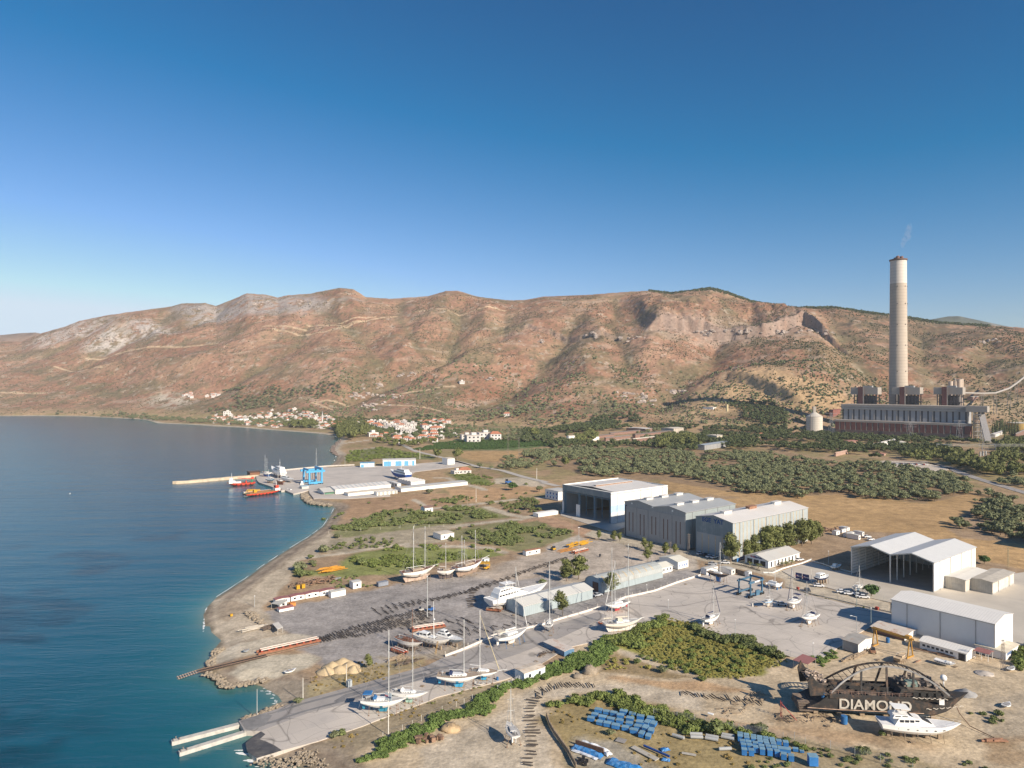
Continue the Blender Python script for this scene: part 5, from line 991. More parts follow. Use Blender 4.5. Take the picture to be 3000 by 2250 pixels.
for i,(c,x,y,s_,lb)in enumerate((('E',1240,740,2.3,'largest round shrub beside the dirt track above the beach'),('E',1135,790,1.2,'small round shrub at the seaward end of the dirt track'),('E',1050,885,2.3,'round grey shrub nearest the beach'),('E',1065,940,1.9,'dark round shrub below the grey one near the beach'),('E',1145,840,1.4,'flat shrub right of the grey one near the beach'),
('E',1360,445,1.2,'lone bush at the waterline of the dark beach'),('E',1345,625,1.5,'bush at the seaward end of the post fence'),('E',1550,840,1.9,'round shrub on the bright green grass'),('F',435,265,2.2,'dark round shrub in front of the very long white building'),('F',1220,195,1.2,'small bush beside the blue lorry'),
('A',1470,1135,.9,'small dark bush on the gravel bank, left of a pair'),('A',1525,1115,.9,'small dark bush on the gravel bank, right of a pair'),('A',1170,855,.9,'low bush growing at the upper slipway kerb'),('C',1380,1100,1.9,'big round dark bush behind the grey pipe sections'),('C',520,1110,.8,'small green bush in front of the blue boxes'),
('C',740,535,1.0,'single bush on the gravel strip'),('C',940,605,1.1,'grey round bush below the triangular thicket'),('D',795,1345,1.0,'bush behind the bottom fence, left of a pair'),('D',850,1350,.9,'bush behind the bottom fence, right of a pair'),('D',985,1190,.7,'low bush beside the stern of the white motor yacht'),('C',1740,1090,1.2,'wide bush beside the fence above the second box stack'))):
 plant('shrub' if i%2 else 'greyshrub',gp(c,x,y),s_,lb,'bush')
 # plant-side and hillside trees
def forest(poly,sp_,key,s0,s1,label,noise=60,thr=-.4,seed=1,keep=.5,mt=None,cat='trees',name='trees'):return scrubfield(name,poly,sp_,key,s0,s1,label,cat,mt,noise,thr,seed,keep)
forest([('S',1480,640),('S',1560,560),('S',1700,560),('S',2000,560),('S',2212,560),('K',0,640),('K',600,690),('K',1000,700),('K',1400,700),('K',1800,750),('K',1750,840),('K',1000,880),('K',500,860),('K',0,830),('S',1800,740),('S',1500,700)],8.5,'pine',.7,1.2,'belt of dark pines and eucalyptus in front of the power station',seed=61,thr=-.12)
forest([('K',1200,850),('K',1500,850),('K',1880,1000),('K',1900,1110),('K',1700,1080),('K',1450,980)],10,'big',.75,1.1,'row of olive-brown eucalyptus beside the asphalt road',seed=62)
forest([('K',1000,880),('K',1250,830),('K',1150,960)],11,'big',.7,1.0,'eucalyptus standing around the car park',seed=63);forest([('K',470,900),('K',620,930),('K',600,860)],10,'pine',.8,1.1,'dark trees at the left end of the car park',seed=64)
forest([('S',1180,640),('S',1480,650),('S',1500,730),('S',1200,740)],9,'big',.6,1.1,'trees between the brick works and the power station',seed=65)
forest([('S',350,590),('S',650,500),('S',1000,470),('S',1040,540),('S',900,580),('S',700,600),('S',380,610)],8,'pine',.9,1.5,'dark tree mass behind the brick works',seed=66,thr=-.3)
forest([('S',500,690),('S',600,600),('S',670,640),('S',640,700)],9,'big',.6,.9,'trees at the left end of the brick works',seed=67)
forest([('S',1000,560),('S',1300,530),('S',1480,560),('S',1300,590)],9,'pine',.7,1.2,'dark trees along the foot of the ash hill',seed=68)
forest([('S',1780,380),('S',2100,360),('S',2212,460),('S',2212,540),('S',1990,540),('S',1850,430)],9,'pine',.9,1.3,'trees and cypresses on the low hill left of the power station',seed=69)
forest([('K',1850,740),('K',2300,700),('K',2300,1100),('K',1900,1110),('K',1900,950)],9,'big',.6,1.0,'trees among the switchyard at the right edge',seed=70,thr=-.05)
forest([('K',1820,620),('K',1900,420),('K',2050,400),('K',2150,560),('K',2212,700)],14,'cypress',1.2,2.0,'cypresses and pines beside the yellow tank',seed=71,thr=-.1)
forest([('Z',1590,600),('Z',1620,500),('Z',1720,480),('Z',1950,520),('Z',1900,600),('Z',1750,640)],12,'big',.9,1.4,'large grey-green trees on the shore at the end of the village beach',seed=72,thr=-2)
forest([('Z',1040,470),('Z',1330,440),('Z',1350,490),('Z',1200,500)],13,'big',.8,1.2,'dark trees in the middle of the village',seed=73,thr=-2)
for i,(pl_,sp_,lb_)in enumerate((([('Z',0,440),('Z',200,380),('Z',700,350),('Z',1100,290),('Z',1300,290),('Z',1580,380),('Z',1580,520),('Z',1300,500),('Z',900,480),('Z',500,460)],12,'trees growing between the western village houses'),([('Z',1580,400),('Z',1900,400),('Z',1950,520),('Z',1600,520)],11,'trees between the shore houses'),
([('Q',300,240),('Q',700,230),('Q',1000,240),('Q',1250,260),('Q',1400,340),('Q',1400,420),('Q',1200,450),('Q',800,440),('Q',540,400),('Q',540,300)],11,'trees and gardens between the modern white houses'),([('Q',680,440),('Q',1200,470),('Q',1000,510),('Q',640,500)],10,'trees along the road below the modern houses'),([('Q',1400,430),('Q',2212,410),('Q',2212,450),('Q',1450,470)],12,'hedgerow trees above the orchard'),
([('S',40,560),('S',380,600),('S',600,700),('S',1200,700),('S',1500,740),('S',1480,760),('S',600,740),('S',60,680)],9,'trees between the orchard and the brick works'),([('S',1050,600),('S',1250,560),('S',1500,560),('S',1600,640),('S',1350,700),('S',1100,690)],11,'trees around the brick works'))):forest(pl_,sp_,'olive' if i%2==0 else 'big',.8 if i%2==0 else.45,1.5 if i%2==0 else.8,lb_,seed=90+i,thr=-.18,noise=40,mt=m_pine if i in(2,5)else None)
forest([('L0',0,450),('L0',500,440),('L0',1100,450),('L0',1500,490),('L0',1650,530),('L0',1250,505),('L0',700,460)],16,'olive',.9,1.7,'line of bushes along the far shore',seed=75,thr=-.15)
forest([('L1',1450,770),('L1',1700,720),('L1',2150,720),('L1',2212,760),('L1',2000,830),('L1',1850,880),('L1',1350,920),('L1',1250,900),('L1',1500,820)],13,'olive',1.0,1.7,'olive trees on the slope above the village',seed=76,thr=-.15)
forest([('Q',560,250),('Q',800,200),('Q',1200,220),('Q',1500,170),('Q',1900,130),('Q',2212,200),('Q',2212,300),('Q',1700,290),('Q',1300,260),('Q',900,270)],12,'olive',1.0,1.7,'belt of trees at the foot of the hills behind the village',seed=77,thr=-.1)
forest([('Q',1050,330),('Q',1700,290),('Q',2212,300),('Q',2212,420),('Q',1850,440),('Q',1300,400)],15,'olive',.8,1.5,'scattered trees in the fields right of the village',seed=78,thr=0)
forest([('S',0,380),('S',400,300),('S',800,350),('S',1150,420),('S',900,480),('S',400,540),('S',0,480)],14,'olive',.9,1.6,'trees thinning out up the lower hillside',seed=79,thr=-.05)
forest([('S',0,520),('S',350,600),('S',350,690),('S',0,690)],13,'olive',.9,1.6,'trees around the fields left of the brick works',seed=80,thr=0)
# bushes over the hillsides
def hillbush(n,x0,x1,y0,y1,s0,s1,seed,label,mt=None,dens=60,thr=-.1):
 g=np.random.default_rng(seed);X,Y=[],[];A=g.uniform(x0,x1,n*3);f=lerp(FOOT,A);r=lerp(RDG,A);D=f+(r-f)*g.uniform(y0,y1,n*3)**.8
 XX=(A-CX)/F*D;q=fbm(XX/dens+12,D/dens+5,4,.6)>thr;XX,D=XX[q][:n],D[q][:n]
 P=pts4(XX,D,s0,s1,seed);P=P[P[:,2]>3];P[:,3]*=np.clip(.75+D[:len(P)]/6000,0,2);return merged('hill_bushes','tiny',P,mt or m_hill,1,label,'bushes')
V,Q=leafcloud(16,[(0,0,.5,1.3,1.3,1.1)],.75,3,core=.85);c=npmesh('bush',V,Q,m_hill);COL.objects.unlink(c);KINDS['tiny']=[('bush',c,None,(V,Q))]
hillbush(12000,-350,1300,0,.95,.4,1.15,81,'dark bushes dotted over the left hillsides');hillbush(14000,1200,2300,0,.95,.4,1.2,82,'dark bushes dotted over the middle hillsides')
hillbush(13000,2200,3350,0,.95,.5,1.4,83,'dark bushes dotted over the right hillsides',m_pine,90,-.12);hillbush(1500,1900,2900,.93,1.0,1.3,2.6,84,'dark trees lining the skyline of the right ridge',m_pine,70,-.3)
hillbush(2200,900,2600,0,.3,1.2,2.5,85,'larger bushes and olives on the lower hillsides',m_olive,80,0)
for i,(pl_,lb_)in enumerate((([('B',560,488),('B',840,378),('B',1240,258),('B',1500,192),('B',1500,186),('B',1240,252),('B',840,370),('B',560,482)],'weeds along the foot of the low white wall'),([('B',0,1000),('B',250,905),('B',500,812),('B',900,708),('B',930,716),('B',520,826),('B',260,925),('B',0,1020)],'weeds creeping over the lower slipway kerb'),
([('C',180,400),('C',370,358),('C',700,268),('C',800,232),('C',930,168),('C',1160,200),('C',1500,322),('C',1900,476),('C',1880,486),('C',1480,334),('C',1160,216),('C',940,184),('C',700,284),('C',380,372)],'ragged weeds between the thicket and the concrete'),([('D',430,540),('D',640,412),('D',700,345),('D',720,352),('D',660,430),('D',450,560)],'weeds at the yard edge beside the grey workshop'),
([('H',150,1100),('H',360,1156),('H',760,1250),('H',1065,1314),('H',1060,1324),('H',760,1262),('H',350,1168)],'weeds along the kerb of the yard fence'))):scrubfield('weeds',pl_,1.3,'goldshrub',.18,.42,lb_,'weeds',mt=fol('weed_leaves',(.19,.20,.07),(.26,.22,.09),0),noise=4,thr=-.05,seed=120+i)
# ================================================================ BOATS
gel=mat('white_gelcoat',(.80,.79,.76),rough=.35,var=.05,scale=.5);gel2=mat('weathered_white_paint',(.70,.66,.60),rough=.6,var=.12,scale=.8,dirt=(.42,.30,.2),dirtamt=.4,dscale=.5)
teak=mat('teak_deck',(.38,.29,.21),rough=.8,var=.15,scale=1);alu=mat('mast_aluminium',(.62,.62,.60),rough=.4);wmast=mat('white_mast',(.80,.79,.76),rough=.5,var=.03);wire=mat('rigging_wire',(.25,.25,.25),rough=.5)
navy=mat('navy_canvas',(.02,.035,.10),rough=.8);bimb=mat('blue_canvas',(.03,.14,.34),rough=.8,var=.15);cream=mat('cream_canvas',(.58,.52,.42),rough=.85)
prop=mat('rusty_prop_steel',(.24,.15,.10),rough=.8,var=.3,scale=2);propb=mat('blue_prop_steel',(.04,.15,.33),rough=.6);timber=mat('weathered_timber',(.30,.23,.16),rough=.9,var=.3,scale=1.5)
bare=mat('bare_grey_deck',(.50,.48,.45),rough=.8,var=.15,scale=.7);woodb=mat('varnished_wood',(.20,.09,.05),rough=.6,var=.25,scale=1)
def hullrings(L,B,zd,D,sheer,tr=.72,full=.45,pw=1.7,n=14,bowd=.12,sternd=.5,over=0.0):
 R_=[]
 for i in range(n+1):
  t=i/n;f=tr+(1-tr)*math.sin(min(t/full,1)*math.pi/2)if t<full else max(1-((t-full)/(1-full))**pw,.015)
  b=B/2*f;ze=zd+sheer*(max(t-.35,0)/.65)**2+sheer*.25*(max(.35-t,0)/.35)**2
  d=D*(sternd+(1-sternd)*math.sin(min(t/.45,1)*math.pi/2)if t<.45 else bowd+(1-bowd)*(1-((t-.45)/.55)**2.2));zb=zd-d
  x=t*L;k1=x-L*.035*t**4+L*.012*(1-t)**4;k2=x-L*.10*t**4+L*.035*(1-t)**4
  R_.append([(x,b,ze),(k1,b*.98,ze+(zb-ze)*.45),(k2,b*.72,ze+(zb-ze)*.8),(k2,0,zb),(k2,-b*.72,ze+(zb-ze)*.8),(k1,-b*.98,ze+(zb-ze)*.45),(x,-b,ze)])
 return R_
def hullpart(t,rings,top,bot,zw,name='hull'):
 q=MB();q.loft(rings,closed=True,caps=True);o=q.build(name,top,t,smooth=False);o.data.materials.append(bot)
 for p in o.data.polygons:
  if p.center.z<zw:p.material_index=1
 return o
def deckpart(t,rings,m,rail=.0,name='deck'):
 q=MB()
 for a,b in zip(rings[:-1],rings[1:]):q.add([(a[0][0],a[0][1]*.95,a[0][2]+.03),(b[0][0],b[0][1]*.95,b[0][2]+.03),(b[6][0],b[6][1]*.95,b[6][2]+.03),(a[6][0],a[6][1]*.95,a[6][2]+.03)],[(0,1,2,3)])
 return q.build(name,m,t,fix=False)
def house(q,x0,x1,w0,w1,z0,z1,rk0=.15,rk1=.5,tw=.85):
 q.hexa([(x0,-w0/2,z0),(x1,-w1/2,z0),(x1,w1/2,z0),(x0,w0/2,z0)],[(x0+rk0,-w0/2*tw,z1),(x1-rk1,-w1/2*tw,z1),(x1-rk1,w1/2*tw,z1),(x0+rk0,w0/2*tw,z1)])
def sailboat(label,crop,st,bw,masts,zd=3.2,B=None,top=gel,bot=blue,deckm=bare,keel='fin',ground=True,hood=None,bimini=None,props=prop,cabin=gel,sail=None,furl=None,sprit=0,zg=0.0,D=None,mm=alu,boomm=None,group=None,cat='sailboat',name='sailing_yacht',extra=None,stays=True):
 a=gp(crop,*st,zd+zg);b=gp(crop,*bw,zd+zg);v=b-a;L=math.hypot(v.x,v.y);B=B or L*.30;D=D or min(2.1,L*.165)if ground else.9+L*.03;rz=math.atan2(v.y,v.x)
 t=thing(name,label,cat,(a.x,a.y,zg),rz,group);rg=hullrings(L,B,zd,D,L*.035)
 hullpart(t,rg,top,bot,zd-D*.62);deckpart(t,rg,deckm)
 tr=mat('dark_rubbing_strake',(.12,.07,.05))if deckm is teak else gel
 for s in(0,6):q=MB();q.path([(r[s][0],r[s][1]*1.0,r[s][2]+.03)for r in rg],.05,4);q.build('toe_rail',tr,t)
 s=L/13.0
 if cabin:
  q=MB();house(q,L*.30,L*.68,B*.58,B*.40,zd+.03,zd+.55*s**.5+.05,.1,1.1*s);cb=q.build('cabin',cabin,t)
  for sd in(-1,1):
   for k in range(4):q=MB();x=L*(.35+.065*k);q.rbox((x,sd*B*(.275-.013*k),zd+.32*s**.5),.5*s,.05,.14,0);q.build('window',dark,cb)
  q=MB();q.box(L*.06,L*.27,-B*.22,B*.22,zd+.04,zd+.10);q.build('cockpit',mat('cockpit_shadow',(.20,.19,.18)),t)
  q=MB();q.lathe((L*.12,0,zd+.1),[(.05,0),(.05,.7),(.35,.72),(.35,.78),(.05,.8)],10);q.build('wheel',alu,t)
 if hood:q=MB();house(q,L*.27,L*.36,B*.55,B*.5,zd+.45,zd+1.15,.1,.7,.8);q.build('spray_hood',hood,t)
 if bimini:
  q=MB();q.hexa([(L*.04,-B*.36,zd+1.9),(L*.24,-B*.36,zd+1.9),(L*.24,B*.36,zd+1.9),(L*.04,B*.36,zd+1.9)],[(L*.06,-B*.3,zd+2.1),(L*.22,-B*.3,zd+2.1),(L*.22,B*.3,zd+2.1),(L*.06,B*.3,zd+2.1)]);q.build('bimini',bimini,t)
  for x in(.05,.23):
   for sd in(-1,1):q=MB();q.tube((L*x,sd*B*.36,zd),(L*x,sd*B*.34,zd+1.95),.03,n=4);q.build('bimini_pole',alu,t)
 for i,(f,ty)in enumerate(masts):
  w_=Vector((a.x+v.x*f,a.y+v.y*f,0));hz_=H-(px(crop,0,ty)[1]-HY)/F*w_.y-zg
  q=MB();r=.085+.03*(hz_>18);q.tube((L*f,0,zd),(L*f,0,hz_),r*1.15,r*.8,7);mo=q.build('mast',mm,t)
  for z in(.42,.70):zz_=zd+(hz_-zd)*z;q=MB();q.tube((L*f,-B*.34*(1.3-z*.5),zz_),(L*f,B*.34*(1.3-z*.5),zz_),.04,n=4);q.build('spreader',mm,mo)
  bl=min(L*.33,L*f-.3)if i==0 else L*.22
  q=MB();q.tube((L*f,0,zd+1.6),(L*f-bl,0,zd+1.75),.08,n=6);q.build('boom',mm,t)
  if boomm:q=MB();q.tube((L*f-.3,0,zd+1.8),(L*f-bl,0,zd+1.9),.22,.15,7);q.build('sail_cover',boomm,t)
  if stays:
   q=MB();ra=.032
   q.tube((L*f,0,hz_),(L*.995 if i==0 or f>.5 else L*.7,0,zd+L*.035),ra,n=3);q.tube((L*f,0,hz_),(0,0,zd),ra,n=3)
   for sd in(-1,1):q.tube((L*f,0,hz_*.97),(L*f-.3,sd*B*.46,zd),ra,n=3);q.tube((L*f,0,zd+(hz_-zd)*.6),(L*f+.5,sd*B*.45,zd),ra,n=3)
   q.build('rigging',wire,t)
  if furl and f>=.5 or furl and len(masts)==1:q=MB();q.tube((L*f,0,zd+(hz_-zd)*.93),(L*.985,0,zd+L*.035+.4),.05,.13,6);q.build('furled_sail',furl,t)
 if sprit:q=MB();q.tube((L*.93,0,zd+L*.035),(L+sprit,0,zd+L*.035+sprit*.25),.12,.07,6);q.build('bowsprit',mm,t)
 q=MB()
 for k in range(9):
  r=rg[min(1+int(k*1.5),13)]
  for sd in(0,6):q.tube((r[sd][0],r[sd][1]*.95,r[sd][2]),(r[sd][0],r[sd][1]*.95,r[sd][2]+.6),.02,n=3)
 for sd in(0,6):q.path([(r[sd][0],r[sd][1]*.95,r[sd][2]+.6)for r in rg],.018,3)
 q.build('guard_rail',wire,t)
 if ground:
  zb=zd-D
  if keel=='fin':q=MB();q.hexa([(L*.40,-.12,.25),(L*.56,-.1,.25),(L*.56,.1,.25),(L*.40,.12,.25)],[(L*.36,-.16,zb+.12),(L*.60,-.1,zb+.12),(L*.60,.1,zb+.12),(L*.36,.16,zb+.12)]);q.build('keel',bot,t);q=MB();q.hexa([(L*.03,-.05,zb-.5),(L*.08,-.05,zb-.5),(L*.08,.05,zb-.5),(L*.03,.05,zb-.5)],[(L*.02,-.06,zb+D*.5),(L*.10,-.06,zb+D*.5),(L*.10,.06,zb+D*.5),(L*.02,.06,zb+D*.5)]);q.build('rudder',bot,t)
  else:q=MB();q.hexa([(L*.12,-.2,.3),(L*.72,-.15,.3),(L*.72,.15,.3),(L*.12,.2,.3)],[(L*.05,-.25,zb+.5),(L*.86,-.12,zb+.5),(L*.86,.12,zb+.5),(L*.05,.25,zb+.5)]);q.build('keel',bot,t)
  if props:
   st_=thing('boat_props','props shoring up the '+label[:1].lower()+' '.join(label[1:].split()[:9]),'boat stand',(a.x,a.y,zg),rz)
   for f in((.2,.42,.62,.8)if L>9 else(.25,.7)):
    for sd in(-1,1):
     q=MB();y=B*(.36 if f<.7 else.22);zt_=zd-D*.5;q.tube((L*f,sd*y,zt_),(L*f,sd*(y+.75),.02),.055,.065,5);q.rbox((L*f,sd*(y+.75),.06),.4,.4,.1);q.build('leg',props,st_)
   q=MB();q.rbox((L*.48,0,.13),L*.28,.5,.24);q.build('keel_block',timber,st_)
 if extra:extra(t,L,B,zd)
 return t
def motor(label,crop,st,bw,zd=3.0,B=None,D=None,top=gel,bot=navy,tiers=((.12,.66,.78,0,1.5,.6,2.0),),fly=None,ground=True,zg=0,name='motor_yacht',cat='motor yacht',wins=True,deckm=gel,props=prop,mast=None,sheer=.05,supm=gel,windm=dark,nleg=3,pw=2.0,tr=.86):
 a=gp(crop,*st,zd+zg);b=gp(crop,*bw,zd+zg);v=b-a;L=math.hypot(v.x,v.y);B=B or L*.27;D=D or L*.11+.3;t=thing(name,label,cat,(a.x,a.y,zg),math.atan2(v.y,v.x))
 rg=hullrings(L,B,zd,D,L*sheer,tr=tr,full=.5,pw=pw,bowd=.25,sternd=.75);hullpart(t,rg,top,bot,zd-D*.72);deckpart(t,rg,deckm)
 for s in(0,6):q=MB();q.path([(r[s][0],r[s][1],r[s][2]+.05)for r in rg],.07,4);q.build('toe_rail',supm,t)
 par=t
 for(x0,x1,wf,z0,z1,r0,r1)in tiers:
  q=MB();house(q,L*x0,L*x1,B*wf,B*wf*.8,zd+z0,zd+z1,r0,r1,.88);sp=q.build('superstructure',supm,t)
  if wins:
   n=max(2,int(L*(x1-x0)/2.4))
   for sd in(-1,1):
    for k in range(n):
     u=(k+.5)/n;x=L*x0+r0+(L*(x1-x0)-r0-r1)*u;wy=B*wf/2*(1-.2*u)*(1-.12*.6)+.02;q=MB();q.rbox((x,sd*wy,zd+z0+(z1-z0)*.62),(L*(x1-x0)-r0-r1)/n*.78,.08,(z1-z0)*.32,-sd*math.atan(B*wf*.1/(L*(x1-x0))));q.build('window',windm,sp)
   q=MB();zc=(z0+z1)/2;q.add([(L*x1-r1*.25,-B*wf*.33,zd+z0+(z1-z0)*.3),(L*x1-r1*.25,B*wf*.33,zd+z0+(z1-z0)*.3),(L*x1-r1*.82,B*wf*.31,zd+z0+(z1-z0)*.84),(L*x1-r1*.82,-B*wf*.31,zd+z0+(z1-z0)*.84)],[(0,1,2,3)]);w_=q.build('windscreen',windm,sp,fix=False);w_.location=(.05,0,.05)
 for k in range(6):
  for sd in(-1,1):q=MB();x=L*(.2+.11*k);r=rg[int((.2+.11*k)*14)];q.rbox((x,sd*(abs(r[0][1])*.99+.01),r[0][2]-D*.22),.45,.08,.22);q.build('porthole',windm,t)
 if fly:
  x0,x1,z=fly;q=MB();q.rbox((L*(x0+x1)/2,0,zd+z),L*(x1-x0),B*.6,.1,0,.05);q.build('hard_top',supm,t)
  for x in(x0+.02,x1-.05):
   for sd in(-1,1):q=MB();q.tube((L*x-.8*(x<.3),sd*B*.27,zd+z-1.6),(L*x,sd*B*.27,zd+z),.09,n=5);q.build('arch_leg',supm,t)
 if mast:q=MB();q.tube((L*mast[0],0,zd+mast[1]),(L*mast[0]-.2,0,zd+mast[2]),.14,.06,6);mo=q.build('mast',supm,t);q=MB();q.blob((L*mast[0]+.1,0,zd+mast[1]+(mast[2]-mast[1])*.5),.35,jit=0);q.build('radar_dome',supm,mo,smooth=True)
 q=MB()
 for sd in(0,6):q.path([(r[sd][0],r[sd][1]*.95,r[sd][2]+.75)for r in rg[5:]],.025,3)
 for r in rg[5::2]:
  for sd in(0,6):q.tube((r[sd][0],r[sd][1]*.95,r[sd][2]),(r[sd][0],r[sd][1]*.95,r[sd][2]+.75),.02,n=3)
 q.build('guard_rail',alu,t)
 if ground and props:
  st_=thing('boat_props','props under the '+label[:1].lower()+' '.join(label[1:].split()[:10]),'boat stand',(a.x,a.y,zg),math.atan2(v.y,v.x));zb=zd-D
  for i in range(nleg+1):
   f=.12+.62*i/nleg
   for sd in(-1,1):q=MB();q.tube((L*f,sd*B*.38,zb+D*.4),(L*f,sd*B*.5,0),.08,n=5);q.build('leg',props,st_)
   q=MB();q.rbox((L*f,0,zb/2),.8,.6,zb);q.build('keel_block',timber,st_)
 return t
 # near row along the slipway
sailboat('white sloop with blue canopies and a blue keel, behind the sign pole','A',(1682,828),(2048,828),[(.61,265)],3.6,bot=mat('teal_antifouling',(.03,.20,.30)),deckm=bare,hood=bimb,bimini=bimb)
sailboat('white sloop with a pale green bottom beside the blue-canopied sloop','B',(128,760),(428,778),[(.58,335)],3.2,bot=mat('green_antifouling',(.30,.45,.38)),furl=None,hood=gel)
sailboat('broad white cruiser with a teak deck and a bright blue keel','B',(500,626),(862,636),[(.60,178)],3.8,bot=mat('bright_blue_antifouling',(.05,.33,.55)),deckm=teak,hood=navy,B=4.3)
sailboat('white yacht with a bowsprit and yellow furled sails behind the teak-decked cruiser','B',(757,590),(1005,604),[(.36,105)],3.0,bot=mat('bright_blue_antifouling',(.05,.33,.55)),deckm=teak,furl=mat('yellowish_sailcloth',(.55,.47,.28)),mm=wmast,sprit=2.4,B=3.9)
sailboat('white sloop with a cream awning on bright blue stands beside the low wall','B',(975,332),(1233,254),[(.62,-250)],3.6,bot=gel2,furl=gel,boomm=gel,bimini=cream,props=propb)
sailboat('small white sloop seen from astern at the low wall','B',(1400,232),(1418,176),[(.55,-290)],3.2,B=2.9,bot=mat('grey_antifouling',(.3,.3,.3)),deckm=bare)
sailboat('large cream ketch with two masts and a deckhouse beside the scrub thicket','B',(1850,212),(2158,180),[(.64,-435),(.21,-405)],3.6,top=mat('cream_topsides',(.74,.67,.56),rough=.4,var=.04),bot=gel2,boomm=cream,sprit=1.0,B=4.4,keel='long',extra=lambda t,L,B,zd:(lambda q:(house(q,L*.33,L*.48,B*.5,B*.46,zd+.5,zd+1.7,.2,.5),q.build('deckhouse',cream,t)))(MB()))
sailboat('white sloop with a red keel beside the airy tree','G',(662,1130),(480,1176),[(.58,810)],3.3,bot=mat('red_antifouling',(.45,.04,.06)),furl=gel,B=4.0,boomm=None)
sailboat('black-hulled yacht with a blue bottom by the gatehouse','G',(1312,892),(1487,930),[(.56,660)],4.2,top=mat('black_topsides',(.03,.03,.04),rough=.3),bot=mat('royal_blue_antifouling',(.04,.16,.40)),deckm=teak,boomm=cream,B=3.8)
sailboat('white sloop with a dark blue boom cover beside the tip of the thicket','G',(1265,1288),(1410,1240),[(.62,990)],3.0,boomm=navy,furl=navy,hood=navy,bot=gel)
sailboat('small pale blue sloop next to the travel lift','G',(1760,1140),(1842,1122),[(.62,985)],2.6,top=mat('pale_blue_topsides',(.35,.50,.68)),bot=gel2,B=2.7)
sailboat('white sloop with a large dark bimini beside the parked car','G',(2045,1112),(1958,1150),[(.62,850)],3.4,bimini=navy,hood=navy,furl=navy,bot=gel,B=3.9)
sailboat('white sloop alone at the middle of the yard edge, bow to the left','G',(2195,1235),(2068,1275),[(.66,975)],3.3,bot=gel,hood=navy,B=3.7)
sailboat('small white sloop by the fence near the round tree','H',(740,1090),(822,1072),[(.6,905)],2.6,bot=mat('blue_grey_antifouling',(.2,.3,.4)),B=2.7)
sailboat('grey-white racing sloop on the sandy ground, seen from astern','B',(1140,1128),(1068,1012),[(.60,725)],3.4,B=3.1,bot=gel,deckm=bare,cabin=mat('grey_cabin',(.40,.40,.40)))
# catamaran
a=gp('G',1815,1000,2.3);b=gp('G',1905,985,2.3);v=b-a;L=v.length;t=thing('catamaran','white catamaran with a tall mast near the grey road','catamaran',(a.x,a.y,0),math.atan2(v.y,v.x)+.25)
for sd in(-1,1):
 rg=hullrings(L,1.3,2.2,1.2,.5,tr=.6);q=MB();q.loft([[(x,y+sd*2.4,z)for x,y,z in r]for r in rg]);q.build('hull',gel,t)
q=MB();house(q,L*.1,L*.72,5.4,4.6,1.7,2.35,.1,.6);house(q,L*.25,L*.62,4.2,3.6,2.3,3.3,.2,1.2);q.build('bridge_deck',gel,t)
q=MB();q.box(L*.3,L*.52,-1.9,1.9,2.75,3.1);q.build('window',dark,t);q=MB();q.tube((L*.6,0,2.3),(L*.6,0,ytop(a,'G',770)),.12,.08);q.build('mast',alu,t)
st_=thing('boat_props','blue blocks under the white catamaran','boat stand',(a.x,a.y,0),t.rotation_euler.z)
for x in(.25,.7):
 for sd in(-1,1):q=MB();q.rbox((L*x,sd*2.4,.5),.6,.5,1.0);q.build('block',propb,st_)
 # motor boats
motor('grey-hulled motor cruiser with a white cabin beside the red steel cradle','B',(510,290),(708,355),2.7,top=mat('slate_topsides',(.20,.23,.26),rough=.4),bot=mat('slate_topsides',(.20,.23,.26)),tiers=((.05,.52,.72,0,1.0,.3,1.8),(.12,.40,.55,.9,1.9,.4,1.2)),B=4.0)
motor('white work boat with a mast and a boxy wheelhouse beside the wooden gulet','B',(322,290),(602,366),3.3,top=gel2,bot=mat('primer_grey_brown',(.30,.24,.2)),tiers=((.18,.42,.6,0,1.5,.2,.4),(.42,.62,.5,0,.5,.1,.3)),deckm=mat('cream_deck',(.62,.56,.48)),mast=(.55,.3,13.0),B=4.6,name='work_boat',cat='work boat',sheer=.07)
sailboat('wooden gulet with a white rail and a brown deck, nearest the timber pile','B',(170,315),(382,378),[(.62,90)],3.4,top=gel2,bot=mat('primer_brown',(.28,.2,.15)),deckm=woodb,mm=woodb,keel='long',B=4.2,D=2.3,cabin=woodb,name='gulet',cat='wooden boat',props=timber)
motor('white motor yacht with a flybridge in front of the burnt ship','D',(955,1068),(1668,1112),3.6,B=5.6,D=2.5,bot=mat('black_antifouling',(.03,.03,.035)),tiers=((.16,.68,.74,0,1.9,1.2,4.2),(.14,.42,.66,1.75,2.5,.5,1.6)),fly=(.16,.36,4.2),sheer=.03,deckm=mat('white_deck',(.72,.71,.70)),props=timber,nleg=4,pw=2.4)
t=gp('F',1130,1000)
motor('huge white three-deck motor yacht lying beside the long pale blue shed','F',(912,1128),(1392,1008),4.5,B=7.2,D=3.7,bot=gel,tiers=((.10,.62,.80,0,2.1,.5,5.5),(.12,.50,.66,2.0,3.7,1.0,4.5)),fly=(.22,.40,5.2),mast=(.30,3.6,6.8),sheer=.035,props=timber,nleg=5,pw=2.2)
motor('trawler yacht with a dark blue hull and white cabin beside the blue boards','H',(418,1012),(524,990),3.2,B=3.6,top=navy,bot=gel,tiers=((.12,.62,.74,0,1.9,.1,.6),(.05,.30,.7,1.7,1.8,0,0)),name='motor_boat',cat='motor boat')
motor('small cabin boat in the shade against the shed wall fence','H',(552,915),(632,900),1.8,B=2.8,tiers=((.2,.6,.7,0,1.2,.3,.8),),name='motor_boat',cat='motor boat')
